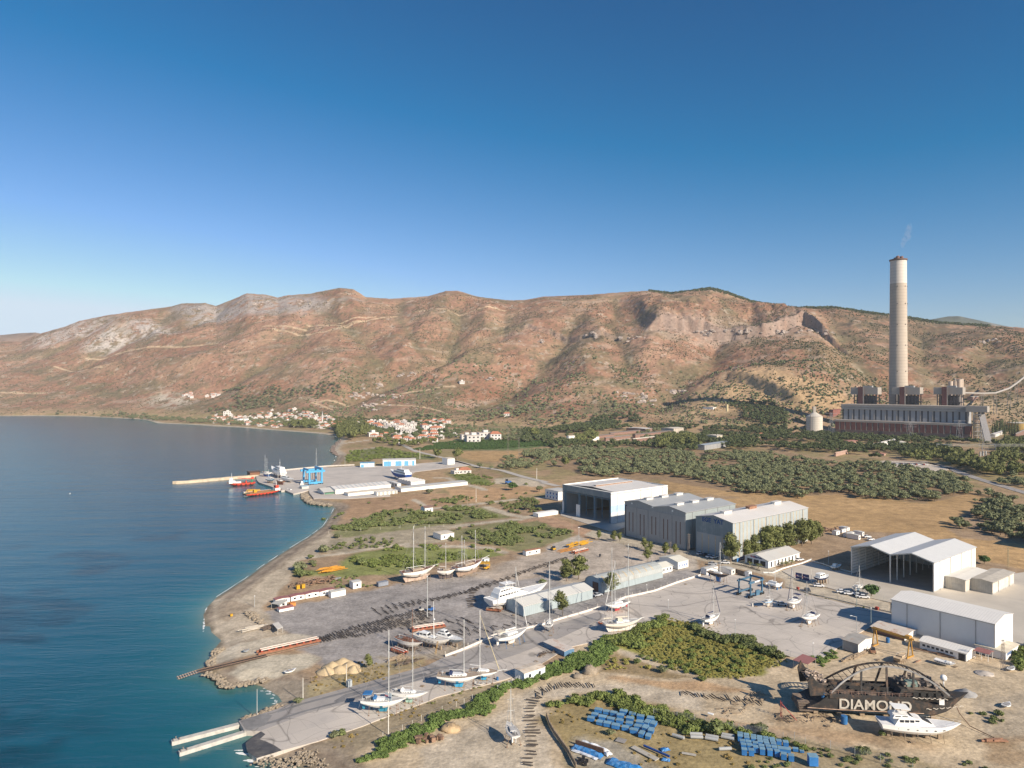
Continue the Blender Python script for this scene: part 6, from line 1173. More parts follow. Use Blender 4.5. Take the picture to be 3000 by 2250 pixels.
motor('upturned-bow white dinghy hull lying beside the long white cabin','D',(1440,530),(1620,580),1.2,B=2.4,D=1.1,tiers=((.55,.85,.7,0,.35,.2,.6),),name='small_boat',cat='small boat',wins=False,props=None,top=mat('pale_grey_gelcoat',(.58,.60,.62)),bot=mat('pale_grey_gelcoat',(.58,.60,.62)))
motor('old wooden boat with a tan deck beside the gantry crane leg','D',(1112,530),(1190,490),1.7,B=2.6,D=1.3,tiers=((.3,.7,.7,0,.5,.1,.4),),name='small_boat',cat='small boat',wins=False,top=timber,bot=timber,deckm=mat('tan_deck',(.50,.38,.25)),supm=mat('tan_deck',(.50,.38,.25)))
def dinghy(label,crop,st,bw,m,B=1.5,zg=0,zd=.7):
 a=gp(crop,*st,zd+zg);b=gp(crop,*bw,zd+zg);v=b-a;L=max(v.length,2.2);t=thing('dinghy',label,'dinghy',(a.x,a.y,zg),math.atan2(v.y,v.x));rg=hullrings(L,B,zd,.6,.2)
 q=MB();q.loft(rg);q.build('hull',m,t);q=MB();q.loft([[(r[0][0]*.9+L*.05,y*.75,r[0][2]+.03)for y in(r[0][1],r[6][1])]for r in rg[1:-2]],closed=False,caps=False);q.build('inside',mat('dinghy_inside',(.35,.36,.38)),t,fix=False)
 for f in(.3,.6):q=MB();q.rbox((L*f,0,zd+.06),.25,B*.8,.05);q.build('seat',timber,t)
dinghy('white dinghy pulled up on the pale sand','A',(1060,605),(1157,575),gel,1.9);dinghy('grey inflatable boat on the sand above the slip rails','A',(725,432),(772,422),mat('grey_rubber',(.3,.33,.36)),1.6)
dinghy('orange inflatable at the stern of the cream ketch','B',(1808,198),(1848,208),mat('orange_rubber',(.55,.12,.03)),1.5);dinghy('brown-and-white tender beside the teak-decked cruiser','B',(805,690),(888,700),gel2,1.7);dinghy('grey skiff lying among the scrap behind the beach cabins','E',(1320,955),(1385,945),mat('grey_skiff',(.35,.37,.38)),2)
dinghy('white boat hull in the weeds off the burnt ship bow','D',(2040,935),(2090,905),gel,2.0);dinghy('small white dinghy at the foot of the lattice power pole','D',(2080,620),(2130,595),gel,1.8)
# gulets by the beach
def gulet(label,crop,st,bw,masts,zd,**k):return sailboat(label,crop,st,bw,masts,zd,deckm=woodb,mm=wmast,keel='long',cabin=mat('cabin_cream_brown',(.42,.33,.24)),name='gulet',cat='wooden boat',props=timber,**k)
gulet('two-masted gulet with rust-streaked white sides nearest the beach','F',(208,905),(482,858),[(.70,528),(.36,528)],5.2,top=gel2,bot=mat('peeling_white_bottom',(.42,.32,.26),var=.4),B=6.4,D=3.2,sprit=2)
gulet('small dark-bottomed gulet between the two larger gulets','F',(500,885),(655,880),[(.45,665)],4.2,top=gel2,bot=mat('dark_bottom',(.10,.08,.08)),B=4.5,D=2.6)
gulet('clean white gulet with three masts in sight and a long bowsprit','F',(640,868),(872,806),[(.72,560),(.34,640),(.25,605)],5.0,top=gel,bot=mat('primer_brown',(.28,.2,.15)),B=6.2,D=3.1,sprit=4.5)
# harbour boats
sailboat('two-masted sailing boat ashore at the seaward end of the quay','X',(1050,515),(880,500),[(.62,155),(.4,225)],4.5,B=5.0,D=2.6,keel='long',deckm=woodb,boomm=mat('green_canvas',(.05,.22,.14)),stays=False);sailboat('slim sailing yacht moored beyond the quay wall','X',(1935,395),(2020,408),[(.55,20)],2.0,B=3.6,ground=False,zg=WZ,top=woodb)
motor('tall white expedition yacht with a mast tower at the quay edge','X',(1320,520),(1075,430),6.0,B=7.5,D=4.4,tiers=((.05,.7,.85,0,2.5,.3,3),(.1,.55,.7,2.4,4.8,.4,2.5)),mast=(.3,4.8,12.5),bot=mat('tan_bottom',(.52,.40,.27)),props=prop,sheer=.06)
motor('sleek white motor yacht on the quay beside the basin','X',(1295,600),(1525,655),3.6,B=4.8,tiers=((.1,.6,.7,0,1.6,.8,4.0),),sheer=.02,fly=(.1,.25,3.0))
motor('blue-hulled fishing boat ashore with a white wheelhouse','X',(985,640),(1135,660),3.8,B=4.8,top=mat('fishing_blue',(.16,.28,.38)),bot=mat('fishing_blue',(.16,.28,.38)),tiers=((.2,.65,.6,0,1.8,.1,.3),),mast=(.2,0,9),name='fishing_boat',cat='fishing boat',sheer=.1)
sailboat('brown wooden boat with one white mast at the basin edge','X',(1325,690),(1160,670),[(.72,395)],3.6,B=4.6,D=2.4,keel='long',top=woodb,bot=mat('maroon_bottom',(.22,.09,.08)),deckm=woodb,stays=False,mm=wmast,name='gulet',cat='wooden boat')
motor('small white boat moored at the stone pier beside the low shed','X',(1690,745),(1730,660),2.2,B=3.4,ground=False,zg=WZ,tiers=((.2,.7,.7,0,1.8,.1,.5),),mast=(.4,1.8,6.5));motor('small black and white launch at the pier head','X',(1490,880),(1395,852),1.0,B=2.4,ground=False,zg=WZ,tiers=((.2,.6,.6,0,.9,.1,.5),),top=navy,name='launch',cat='small boat')
motor('blue and white passenger ferry on stands behind the white buildings','Q',(940,765),(770,725),6.0,B=8,D=4.5,top=mat('ferry_blue',(.03,.08,.28)),bot=mat('ferry_blue',(.03,.08,.28)),tiers=((.02,.72,.9,0,2.6,.2,2),(.1,.55,.7,2.6,4.6,.2,1.5)),mast=(.4,4.6,8),name='ferry',cat='ferry',sheer=.05)
# red ship and barge
redp=mat('ship_red',(.58,.06,.03),rough=.45,var=.08,scale=.3);tyre=mat('black_rubber',(.02,.02,.02),rough=.8)
a=gp('X',745,710,.8);b=gp('X',160,745,.8);v=b-a;L=v.length;t=thing('cargo_ship','red supply ship with a white wheelhouse aft moored inside the breakwater','ship',(a.x,a.y,WZ),math.atan2(v.y,v.x));rg=hullrings(L,8,2.3,3.4,1.1,tr=.85,full=.5,pw=2.6);hullpart(t,rg,redp,mat('ship_dark_red',(.35,.05,.03)),.3);deckpart(t,rg,mat('ship_deck_red',(.38,.10,.06)))
q=MB();q.box(L*.70,L*.92,-3,3,2.5,4.8);w1=q.build('superstructure',gel,t);q=MB();q.box(L*.78,L*.9,-2.3,2.3,4.805,7.2);w2=q.build('wheelhouse',gel,t);q=MB();q.box(L*.775,L*.905,-2.2,2.2,5.9,6.7);q.build('window',dark,t)
q=MB();q.box(L*.50,L*.70,-2.4,2.4,2.5,3.7);q.build('deckhouse',gel,t);q=MB();q.tube((L*.82,0,7.2),(L*.82,0,12),.25,.1);q.tube((L*.82,-1.4,9),(L*.82,1.4,9),.08);q.build('mast',alu,t);q=MB();q.tube((L*.12,1,2.3),(L*.12,1,5.5),.6,.6,8);q.build('crane_post',mat('signal_green',(.02,.30,.12)),t);q=MB();q.tube((L*.12,1,5.6),(L*.62,1,7.2),.4,.25);q.rbox((L*.10,1,6.4),2.2,1.4,2.0);q.build('crane_jib',redp,t)
q=MB();q.box(L*.3,L*.34,-2,2,2.35,4.2);q.build('hatch',redp,t)
for i in range(5):q=MB();q.tube((L*(.18+.16*i),4.15,1.2),(L*(.18+.16*i),4.5,1.2),.6,.6,10);q.build('tyre_fender',tyre,t)
a=gp('X',520,960,.4);b=gp('X',1300,870,.4);v=b-a;L=v.length;t=thing('barge','long red barge with a white wheelhouse and an open green hold','barge',(a.x,a.y,WZ),math.atan2(v.y,v.x));rg=hullrings(L,9,1.9,2.6,1.0,tr=.95,full=.3,pw=5);hullpart(t,rg,redp,mat('ship_dark_red',(.35,.05,.03)),.2);deckpart(t,rg,mat('hold_green',(.16,.17,.09),var=.3))
for y0,y1,x0,x1 in((-3.6,-3.4,.1,.72),(3.4,3.6,.1,.72)):q=MB();q.box(L*x0,L*x1,y0,y1,1.9,2.9);q.build('coaming',mat('hold_brown',(.25,.12,.06)),t)
q=MB();q.box(L*.77,L*.9,-2.6,2.6,2,4.4);q.build('superstructure',gel,t);q=MB();q.box(L*.79,L*.87,-2,2,4.405,6.6);q.build('wheelhouse',redp,t);q=MB();q.box(L*.785,L*.875,-1.7,1.7,5.4,6.2);q.build('window',dark,t);q=MB();q.tube((L*.83,0,6.6),(L*.83,0,10.5),.2,.1);q.build('mast',gel,t)
yel=mat('machine_yellow',(.55,.30,.02),rough=.5,var=.1);q=MB();q.rbox((L*.3,2.2,3.3),2.6,2.6,2.6);q.tube((L*.3,2.2,4.4),(L*.12,2.2,5.4),.35,.25);q.tube((L*.12,2.2,5.4),(L*.05,2.2,2.4),.25);q.build('excavator',yel,t)
for i in range(9):q=MB();q.tube((L*(.06+.09*i),-4.55,.9),(L*(.06+.09*i),-4.9,.9),.55,.55,10);q.build('tyre_fender',tyre,t)
a=gp('X',500,905,.4);b=gp('X',1060,850,.4);v=b-a;L=v.length;t=thing('barge','narrow grey barge with a yellow railed top lying behind the red barge','barge',(a.x,a.y,WZ),math.atan2(v.y,v.x));q=MB();q.box(0,L,-1.6,1.6,-1,1.6);q.build('hull',bare,t);q=MB();q.box(L*.15,L*.6,-1.2,1.2,1.605,2.5);q.build('cargo',yel,t)
motor('tiny white boat far out on the open water','L0',(560,1098),(574,1097),1.0,B=1.8,ground=False,zg=WZ,wins=False,tiers=((.4,.7,.6,0,.8,.1,.3),),name='small_boat',cat='small boat')
# ================================================================ the burnt ship
burnt=mat('burnt_steel',(.038,.036,.035),rough=.8,var=.4,scale=.4,dirt=(.22,.13,.08),dirtamt=.65,dscale=.35);burnt2=mat('burnt_deck',(.16,.125,.10),rough=.9,var=.45,scale=.5,dirt=(.30,.22,.16),dirtamt=.7,dscale=.25);soot=mat('sooty_grey',(.13,.13,.13),rough=.85,var=.3,scale=.5);letw=mat('scorched_white_letters',(.55,.50,.43),rough=.8,var=.25,scale=.8,dirt=(.3,.24,.19),dirtamt=.5,dscale=.5)
a=gp('D',345,962,2.0);b=gp('D',1815,1000,3.0);v=b-a;L=math.hypot(v.x,v.y);BW=9.6;rz=math.atan2(v.y,v.x);t=thing('burnt_ship','burnt-out black party ship with two steel arches and DIAMOND in large letters','ship',(a.x,a.y,0),rz)
S=lambda f:f*L
def zat(y_,u=.4):return H-(px('D',0,y_)[1]-HY)/F*(a.y+v.y*u)
# hull, near side is local y = 0, far side y = BW
rings=[]
for i in range(17):
 f=i/16;w_=BW/2*(1 if f<.68 else max(1-((f-.68)/.32)**1.9,.02))*(.92+.08*min(f*6,1));zt=3.0 if f<.13 else 3.0+1.4*max(f-.7,0)/.3;zt=5.9 if f<.6 else 5.9-1.6*min((f-.6)/.14,1)+2.2*max(f-.74,0)/.26
 zt=2.3+(f/.1)*2.2 if f<.1 else zt;zb=.9+1.4*max((f-.78)/.22,0)**2
 k_=S(f)-5.5*(max(f-.6,0)/.4)**2;rings.append([(S(f),BW/2-w_,zt),(k_*.6+S(f)*.4,BW/2-w_*.96,zb+.9),(k_,BW/2-w_*.7,zb),(k_,BW/2+w_*.7,zb),(k_*.6+S(f)*.4,BW/2+w_*.96,zb+.9),(S(f),BW/2+w_,zt)])
hb_=hullpart(t,rings,burnt,mat('scorched_blue',(.03,.10,.20),var=.5,scale=.5),1.35)
q=MB();q.path([(r[0][0],r[0][1]-.03,r[1][2]+.35)for r in rings[:12]],.1,4);q.build('waterline_stripe',mat('rusty_white_stripe',(.52,.36,.26),var=.5,scale=.5),t)
q=MB();q.box(S(.10),S(.60),.25,BW-.25,5.905,6.0);q.build('deck',burnt2,t)
q=MB();q.box(S(.13),S(.62),-.18,.02,5.3,6.5);q.box(S(.13),S(.62),BW-.02,BW+.18,5.3,6.5);q.build('bulwark',burnt,t)
for k in range(24):q=MB();x=S(.14+.02*k);q.box(x,x+.12,-.1,0,6.5,7.4);q.build('rail_post',mat('rusty_rail',(.22,.14,.11)),t)if k%2==0 else None
q=MB();q.path([(S(.13),-.05,7.4),(S(.62),-.05,7.4)],.05,4);q.path([(S(.13),-.05,7.0),(S(.62),-.05,7.0)],.04,4);q.path([(S(.13),BW+.1,7.4),(S(.62),BW+.1,7.4)],.05,4);q.build('handrail',mat('rusty_rail',(.22,.14,.11)),t)
def sweep(q,P,w_,h_):
 for p0,p1 in zip(P[:-1],P[1:]):
  p0=Vector(p0);p1=Vector(p1);d=(p1-p0).normalized();nn=Vector((-d.z,0,d.x))*h_/2;y=Vector((0,w_/2,0));q.hexa([p0-nn-y,p1-nn-y,p1-nn+y,p0-nn+y],[p0+nn-y,p1+nn-y,p1+nn+y,p0+nn+y])
AH=6.7
def arch(y):return[(S(.145+.70*k/24),y+(BW/2-1.4-.9)*(1-abs(2*k/24-1)**2.1)*(1 if y<2 else-1),6.2+2.2*k/24*.4+AH*(1-abs(2*k/24-1)**2.1))for k in range(25)]
for y in(.9,BW-.9):q=MB();sweep(q,arch(y),.32,.45);q.build('arch',mat('sooty_light_grey',(.27,.26,.25),var=.3)if y<2 else burnt,t)
q=MB()
for k in range(1,24):p=arch(.9)[k];q.tube(p,(p[0],BW-p[1],p[2]),.13,n=4)
q.build('cross_struts',mat('rusty_struts',(.14,.09,.07),var=.4),t)
for f in(.345,.50,.655):
 for y in(.5,BW-.5):
  k=(f-.145)/.70*24;zt=6.2+.88*k/24+AH*(1-abs(2*k/24-1)**2.1);yt=.9+2.5*(1-abs(2*k/24-1)**2.1);yt=yt if y<2 else BW-yt;q=MB();sweep(q,[(S(f-.02),y,5.9),(S(f-.012),y*.5+yt*.5,zt*.7),(S(f),yt,zt)],.3,.55);q.build('post',burnt,t)
for y in(2.2,4.2,6.4):q=MB();q.box(S(.13),S(.60),y,y+.25,6.0,6.9+.2*(y>4));q.build('deck_beam',burnt,t)
for f in(.2,.28,.36,.44,.52):q=MB();q.box(S(f),S(f)+.3,.3,BW-.3,6.0,6.5);q.build('deck_beam',burnt,t)
# stern wings and platform, bow block
for y in(0,BW-.5):q=MB();q.extr([(S(.015),5.6),(S(.09),5.9),(S(.115),8.2),(S(.05),9.8),(S(.02),11.8),(S(.0),9.6)],y,y+.5,'y');q.build('stern_wing',burnt,t)
q=MB();q.box(S(.02),S(.125),.55,BW-.55,8.6,8.8);q.build('upper_platform',burnt2,t);q=MB()
for k in range(34):q.rbox((random.uniform(S(.03),S(.12)),random.uniform(1,BW-1),9.0+random.uniform(0,.5)),random.uniform(.4,1.4),random.uniform(.3,1),random.uniform(.1,.5),random.uniform(0,3),random.uniform(-.5,.5))
o=q.build('wreckage',mat('charred_debris',(.48,.38,.30),rough=.9,var=.5,scale=1.2),t);o['kind']='stuff'
for k in range(4):q=MB();q.box(S(-.045),S(.04),1+k*.3,BW-1-k*.3,.8+k*.55,1.2+k*.55);q.build('stern_step',burnt2,t)
q=MB();house(q,S(.54),S(.88),BW-.8,5.5,5.9,8.3,1,3.5,.95);o=q.build('forward_block',burnt,t);o.location=(0,BW/2,0)
for k in range(5):q=MB();q.rbox((S(.60+.045*k),.32+.14*k,7.2),1.4,.12,1.1,.07);q.build('window',mat('sooty_opening',(.02,.02,.02)),o).location=(0,-BW/2,0)
for k in range(3):q=MB();q.rbox((S(.862),-1.8+1.8*k,7.4),.2,1.1,1.0,0,-.5);q.build('window',mat('sooty_opening',(.02,.02,.02)),o)
q=MB();q.box(S(.60),S(.80),.8,BW-.8,8.31,8.45);q.build('upper_deck',burnt2,t);q=MB()
for k in range(46):q.rbox((random.uniform(S(.56),S(.80)),random.uniform(1.2,BW-1.2),8.6+random.uniform(0,.8)),random.uniform(.3,1.6),random.uniform(.2,.9),random.uniform(.1,1.1),random.uniform(0,3),random.uniform(-.6,.6))
o=q.build('wreckage',mat('dark_debris',(.22,.18,.15),rough=.9,var=.6,scale=1.5),t);o['kind']='stuff'
q=MB();q.rbox((S(.64),3.0,9.2),3.0,1.8,1.4,.1);q.build('tank',mat('grey_green_tank',(.16,.22,.20)),t);q=MB();q.blob((S(.845),4,10.6),.9,jit=0,n=12,m=8);q.tube((S(.845),4,8.3),(S(.845),4,10),.2);q.build('radar_dome',gel,t,smooth=True)
q=MB();q.box(S(.78),S(.81),.3,.42,4.6,6.2);q.build('door',gel,t)
for k in range(6):
 for row in(0,1):
  x=S(.62+.035*k)if row else S(.70+.04*k);q=MB();zc=6.35 if row else 3.5+.14*k;P=[(x+.35*j,(.0 if not row else.16)-.2+(0 if row else.05+(.45*max(0,(x/L+.01*j-.68))/.32)**1.9*9),zc+.16*math.sin(j*1.5+k))for j in range(5)];sweep(q,P,.08,.16);q.build('wave_mark',letw,t)
text('DIAMOND',4.0,letw,(S(.40),-.12,3.75),(R(90),0,R(0.2)),t,bold=.07,spx=1.02,ext=.01)
q=MB();q.lathe((S(.10),1.2,4.7),[(.5,0),(.5,1.3),(.05,1.35)],12);q.build('barrel',bimb,t)
st_=thing('ship_blocks','blocks and timber props under the burnt ship','ship support',(a.x,a.y,0),rz)
for f in(.06,.2,.34,.48,.62,.76):
 for y in(2.0,BW-2.0):q=MB();q.rbox((S(f),y,.45),1.2,.8,.9);q.build('block',timber,st_)
q=MB();q.path([(S(.90),2.5,3.9),(S(.905),1,2.2),(S(.93),-2,.3),(S(.98),-6,.15),(S(1.02),-9.5,.1)],.12,5);tagset(q.build('anchor_chain',prop,None),'rusty anchor chain hanging from the burnt ship bow and trailing down the bank','chain');bpy.data.objects['anchor_chain'].location=(a.x,a.y,0);bpy.data.objects['anchor_chain'].rotation_euler=(0,0,rz)
# ================================================================ YARD OBJECTS
def posts(label,cat,name,crop,pts,hgt,step,pm,wires=3,wm=None,pr=.05,rail=None,wall=None,z=0.03,pw=0):
 P=[gp(crop,*p)if not isinstance(p[0],str)else gp(*p)for p in pts];t=thing(name,label,cat,(P[0].x,P[0].y,0));L=[]
 for a,b in zip(P[:-1],P[1:]):k=max(1,int((b-a).length/step));L+=[a.lerp(b,i/k)for i in range(k)]
 L.append(P[-1]);L=L[:99]
 if wall:
  q=MB()
  for a,b in zip(P[:-1],P[1:]):d=(b-a).normalized();nn=Vector((-d.y,d.x,0))*wall[0]/2;q.hexa([a-nn,b-nn,b+nn,a+nn],[p+Vector((0,0,wall[1]))for p in(a-nn,b-nn,b+nn,a+nn)])
  q.build('wall',wall[2],t,org=t.location)
 for p in L:
  q=MB()
  if pw:q.box(p.x-pw/2,p.x+pw/2,p.y-pw/2,p.y+pw/2,z,hgt)
  else:q.tube((p.x,p.y,z),(p.x,p.y,hgt),pr,n=5)
  q.build('post',pm,t,org=t.location)
 if wires:
  q=MB()
  for k in range(wires):zz_=hgt*(.25+.7*k/max(wires-1,1));q.path([(p.x,p.y,zz_)for p in L],.02,3)
  q.build('wire',wm or wire,t,org=t.location)
 return t
gpost=mat('galvanised_post',(.42,.43,.42),rough=.6);wpost=mat('white_post',(.72,.68,.60),var=.1);wood_post=mat('wooden_post',(.34,.27,.19),var=.2)
posts('low white wall with short white posts between the gravel yard and the slipway','wall','boundary_wall','B',[(565,481),(660,446),(750,410),(840,371),(900,345),(960,314),(1040,290),(1130,275),(1240,252),(1370,220),(1480,185),(1600,150),(1720,115),(1800,88),('G',480,1190),('G',560,1150),('G',640,1110),('G',760,1085),('G',880,1058),('G',980,1020),('G',1060,990),('G',1250,930)],1.9,4.2,wpost,0,wall=(.35,.75,mat('white_wall_cap',(.72,.66,.60),var=.1)),pr=.07)
posts('wire fence on thin grey posts along the bottom right of the scrub','fence','wire_fence','D',[(-300,1150),(0,1195),(230,1235),(540,1310),(750,1372),(970,1430),(1250,1510),(1560,1590)],2.2,4.5,gpost,6)
posts('wire fence between the sandy track and the blue box stacks','fence','wire_fence','C',[(870,960),(1060,985),(1200,1015),(1290,1030),(1480,1080),(1560,1090),(1740,1120),(1920,1160),(2100,1200)],2.2,4.5,gpost,6)
posts('grey fence along the tip and right edge of the triangular thicket','fence','wire_fence','C',[(800,242),(930,172),(1160,207),(1245,240),(1350,275),(1530,335),(1700,395),(1850,455),(1980,480)],1.9,4.0,gpost,3)
posts('wire fence on a low kerb between the yard and the dirt road','fence','wire_fence','H',[(150,1095),(240,1115),(360,1150),(600,1205),(770,1245),(900,1275),(1065,1312)],1.9,4.2,gpost,4,wall=(.25,.35,mat('kerb_concrete',(.38,.36,.32))))
posts('wire fence between the dirt road and the open boat shed apron','fence','wire_fence','H',[(520,1060),(600,1080),(700,1110),(860,1150),(1000,1200),(1070,1225)],1.8,4.5,gpost,3)
posts('fence with a low wall at the field edge of the open shed apron','fence','wire_fence','H',[(375,868),(480,895),(560,925),(640,945),(720,965)],1.7,5,gpost,3,wall=(.3,.5,wpost))
posts('brown slatted fence beside the hangar road with small trees behind','fence','slat_fence','G',[(450,640),(560,662),(700,700),(850,740),(1000,780),(1180,815)],2.0,3,mat('brown_post',(.22,.16,.12)),5,mat('brown_rail',(.22,.16,.12)))
posts('green metal fence and gate rail in front of the parked cars','fence','metal_fence','G',[(1190,820),(1310,850),(1380,872)],1.9,2,mat('green_grey_rail',(.25,.32,.28)),5)
posts('low white wall around the marina office terrace','wall','boundary_wall','W',[(860,655),(1060,660),(1270,570),(1500,505),(1700,450),(1890,372)],1.1,3,wpost,2,wall=(.25,.6,plaster))
posts('white-capped railing wall in front of the marina office','wall','boundary_wall','W',[(180,455),(400,500),(560,545),(800,612)],1.3,2.5,wpost,2,wall=(.25,.5,wood_post))
posts('thin fence of wooden posts on the bank above the slipway','fence','post_fence','A',[(1280,690),(1350,685),(1430,670),(1490,655),(1560,640),(1700,618),(1765,605),(1835,600),(1990,590),(2140,560)],2.0,6,wood_post,2)
posts('thin fence of pale posts between the slipway bank and the hedge','fence','post_fence','B',[(60,1148),(218,1085),(300,1050),(372,1005),(540,930),(655,890),(718,870),(785,835)],1.8,7,wpost,2)
posts('fence of concrete posts across the shrubs behind the beach','fence','post_fence','E',[(1280,590),(1420,580),(1540,572),(1700,560),(1850,548),(2212,535),('F',200,545)],1.9,9,wpost,2)
posts('row of posts crossing the scrub below the hangar forecourt','fence','post_fence','F',[(640,590),(900,610),(1060,670),(1180,685),(1400,630),(1600,600)],1.8,9,wood_post,2)
posts('grey-white fence in front of the travel lift, beside the grey road','fence','metal_fence','W',[(660,775),(900,850),(1240,940),(1480,990)],1.6,3,gpost,4)
posts('steel railing along the far side of the grey road','fence','metal_fence','W',[(1000,665),(1200,715),(1400,755),(1540,790)],1.5,3,gpost,4)
t=posts('white ornamental railing at the hedge beside the site cabin','fence','railing','B',[(990,752),(1050,728),(1110,700),(1168,672)],1.6,1.6,gel,4,gel,pr=.06)
posts('leaning fence of old boards with timber props, beside the dark-topped strip','fence','board_fence','B',[(1385,965),(1410,1040),(1450,1110),(1500,1180),(1560,1260),(1625,1382)],1.5,1.3,timber,0,wall=(.25,1.1,mat('old_boards',(.24,.19,.14),var=.35,scale=1)),pr=.08)
posts('grey wall and posts along the quay edge','wall','boundary_wall','Z',[(1050,955),(1250,935),(1500,912),(1800,898)],1.6,30,wpost,0,wall=(.8,1.5,mat('quay_wall',(.52,.47,.42))))
# brown screen with faded letters and kiosk
def board(label,cat,c,p0,p1,z0,z1,mt,frame=None,txt=None,name='sign_board'):
 a=gp(c,*p0);b=gp(c,*p1);d=b-a;rz=math.atan2(d.y,d.x);t=thing(name,label,cat,a,rz);q=MB();q.box(0,d.length,-.06,.06,z0,z1);q.build('panel',mt,t)
 for x in(0,d.length-.12):q=MB();q.box(x,x+.12,.065,.18,0,z1+.05);q.build('post',frame or gpost,t)
 for body,sz,m,fx,fz in(txt or[]):text(body,sz,m,(d.length*fx,-.08,z0+(z1-z0)*fz),(R(90),0,0),t,ext=.01,bold=.015)
 return t
red_l=mat('letter_red',(.5,.03,.05));wh_l=mat('letter_white',(.8,.8,.8));bb=mat('board_blue',(.015,.03,.13),rough=.4)
board('brown fence screen with a faded white letter A','sign','W',(262,662),(510,738),.1,2.2,mat('brown_screen',(.17,.13,.10)),None,[('A',2.3,mat('faded_white',(.50,.47,.42)),.78,.5)])
board('left blue sign board by the dirt road','sign','W',(1555,790),(1692,815),.5,3.3,bb,None,[('Setur',.95,red_l,.3,.5),('Marinas',.95,wh_l,.68,.5)]);board('right blue sign board by the dirt road','sign','W',(1705,820),(1845,848),.5,3.3,bb,None,[('Setur',.95,red_l,.3,.5),('Marinas',.95,wh_l,.68,.5)])
board('blue banner at the left side of the marina office','sign','W',(365,400),(440,375),.2,2.3,bb,None,[('Marinas',.6,wh_l,.5,.5)]);board('bright blue banner left of the dark blue one','sign','W',(285,425),(355,405),.2,2.1,bimb)
# cars
def make_car(mt):
 t=thing('parked_car',None,None);q=MB();L,W_=4.4,1.8
 pr=[(-2.2,.35),(-2.2,.85),(-1.9,.95),(-.9,.98),(.95,.98),(2.0,.86),(2.2,.7),(2.2,.35)];q.extr(pr,-W_/2,W_/2,'y');q.build('body',mt,t)
 q=MB();q.hexa([(-1.75,-.84,.96),(1.1,-.84,.96),(1.1,.84,.96),(-1.75,.84,.96)],[(-1.25,-.68,1.45),(.35,-.68,1.45),(.35,.68,1.45),(-1.25,.68,1.45)]);q.build('window',dark,t);q=MB();q.box(-1.2,.3,-.67,.67,1.451,1.5);q.build('roof',mt,t)
 for x in(-1.35,1.35):
  for y in(-.92,.74):q=MB();q.tube((x,y,.33),(x,y+.18,.33),.33,n=12);q.build('wheel',tyre,t)
 for y in(-.6,.6):q=MB();q.box(2.201,2.23,y-.2,y+.2,.6,.74);q.build('headlight',alu,t)
 return t
CARC={'w':mat('car_white',(.80,.80,.80),rough=.3,var=.02),'d':mat('car_dark',(.03,.04,.06),rough=.3),'s':mat('car_silver',(.45,.47,.50),rough=.3),'r':mat('car_red',(.40,.04,.03),rough=.3)}
protos={}
for c,x,y,rz,k,lb in(('X0',0,0,0,'w',''),)[:0]+(('H',440,1088,-15,'w','white hatchback beside the blue-hulled trawler yacht'),('H',640,1140,-15,'w','first white car in the row left of the round tree'),('H',702,1155,-15,'w','second white car in the row left of the round tree'),('H',830,1185,-15,'w','white saloon nearest the round dark tree'),
('H',772,1168,70,'w','white van with dark windows parked crosswise between white cars'),('H',340,1125,80,'d','dark green car by the fence next to the lamp post'),('H',120,1248,-20,'s','silver car between the two sloops on the concrete'),('H',858,662,10,'w','white car nearest the portable cabins'),('H',888,685,20,'w','white pickup below the white car by the portable cabins'),
('G',1248,758,30,'w','white pickup in front of the lettered hangar, far left'),('G',1288,768,30,'d','black car in front of the lettered hangar'),('G',1325,782,30,'w','white car in front of the lettered hangar, third in the row'),('G',1362,788,30,'w','white car in front of the lettered hangar, fourth in the row'),('G',1452,832,-15,'w','white saloon with dark windows beside the white hut at the gate'),
('G',1350,842,-15,'s','grey minibus inside the gate fence'),('G',2055,808,25,'w','white pickup at the far end of the marina office'),('F',1800,1095,35,'s','grey-white van at the door of the rounded shed'),('H',272,862,25,'w','white pickup partly behind the office garden'),('D',600,-20,0,'w','white car behind the shed roof line')):
 if c=='D':continue
 if k not in protos:protos[k]=o=make_car(CARC[k])
 else:o=copy_tree(protos[k])
 o.location=gp(c,x,y,.04);o.rotation_euler=(0,0,R(rz));tagset(o,lb,'car')
g_=np.random.default_rng(5)
for i in range(26):
 k='wsdrw'[i%5];
 if k not in protos:protos[k]=o=make_car(CARC[k])
 else:o=copy_tree(protos[k])
 o.location=gp('K',760+16*i,962-4+.35*i,.2);o.rotation_euler=(0,0,R(80));tagset(o,'car parked in the long row under the shade roof of the power station car park','car','cars in the power station car park')
t=thing('car_shade','long thin shade roof over the row of cars','shelter',gp('K',960,945));a=gp('K',760,948);b=gp('K',1180,958);q=MB();q.hexa([(a.x,a.y,2.9),(b.x,b.y,2.9),(b.x,b.y+5,3.1),(a.x,a.y+5,3.1)],[(a.x,a.y,3.0),(b.x,b.y,3.0),(b.x,b.y+5,3.2),(a.x,a.y+5,3.2)]);q.build('roof',mat('shade_brown',(.35,.26,.2)),t,org=t.location)
for k in range(8):p=a.lerp(b,k/7);q=MB();q.tube((p.x,p.y+2.5,0),(p.x,p.y+2.5,2.95),.12);q.build('post',gpost,t,org=t.location)
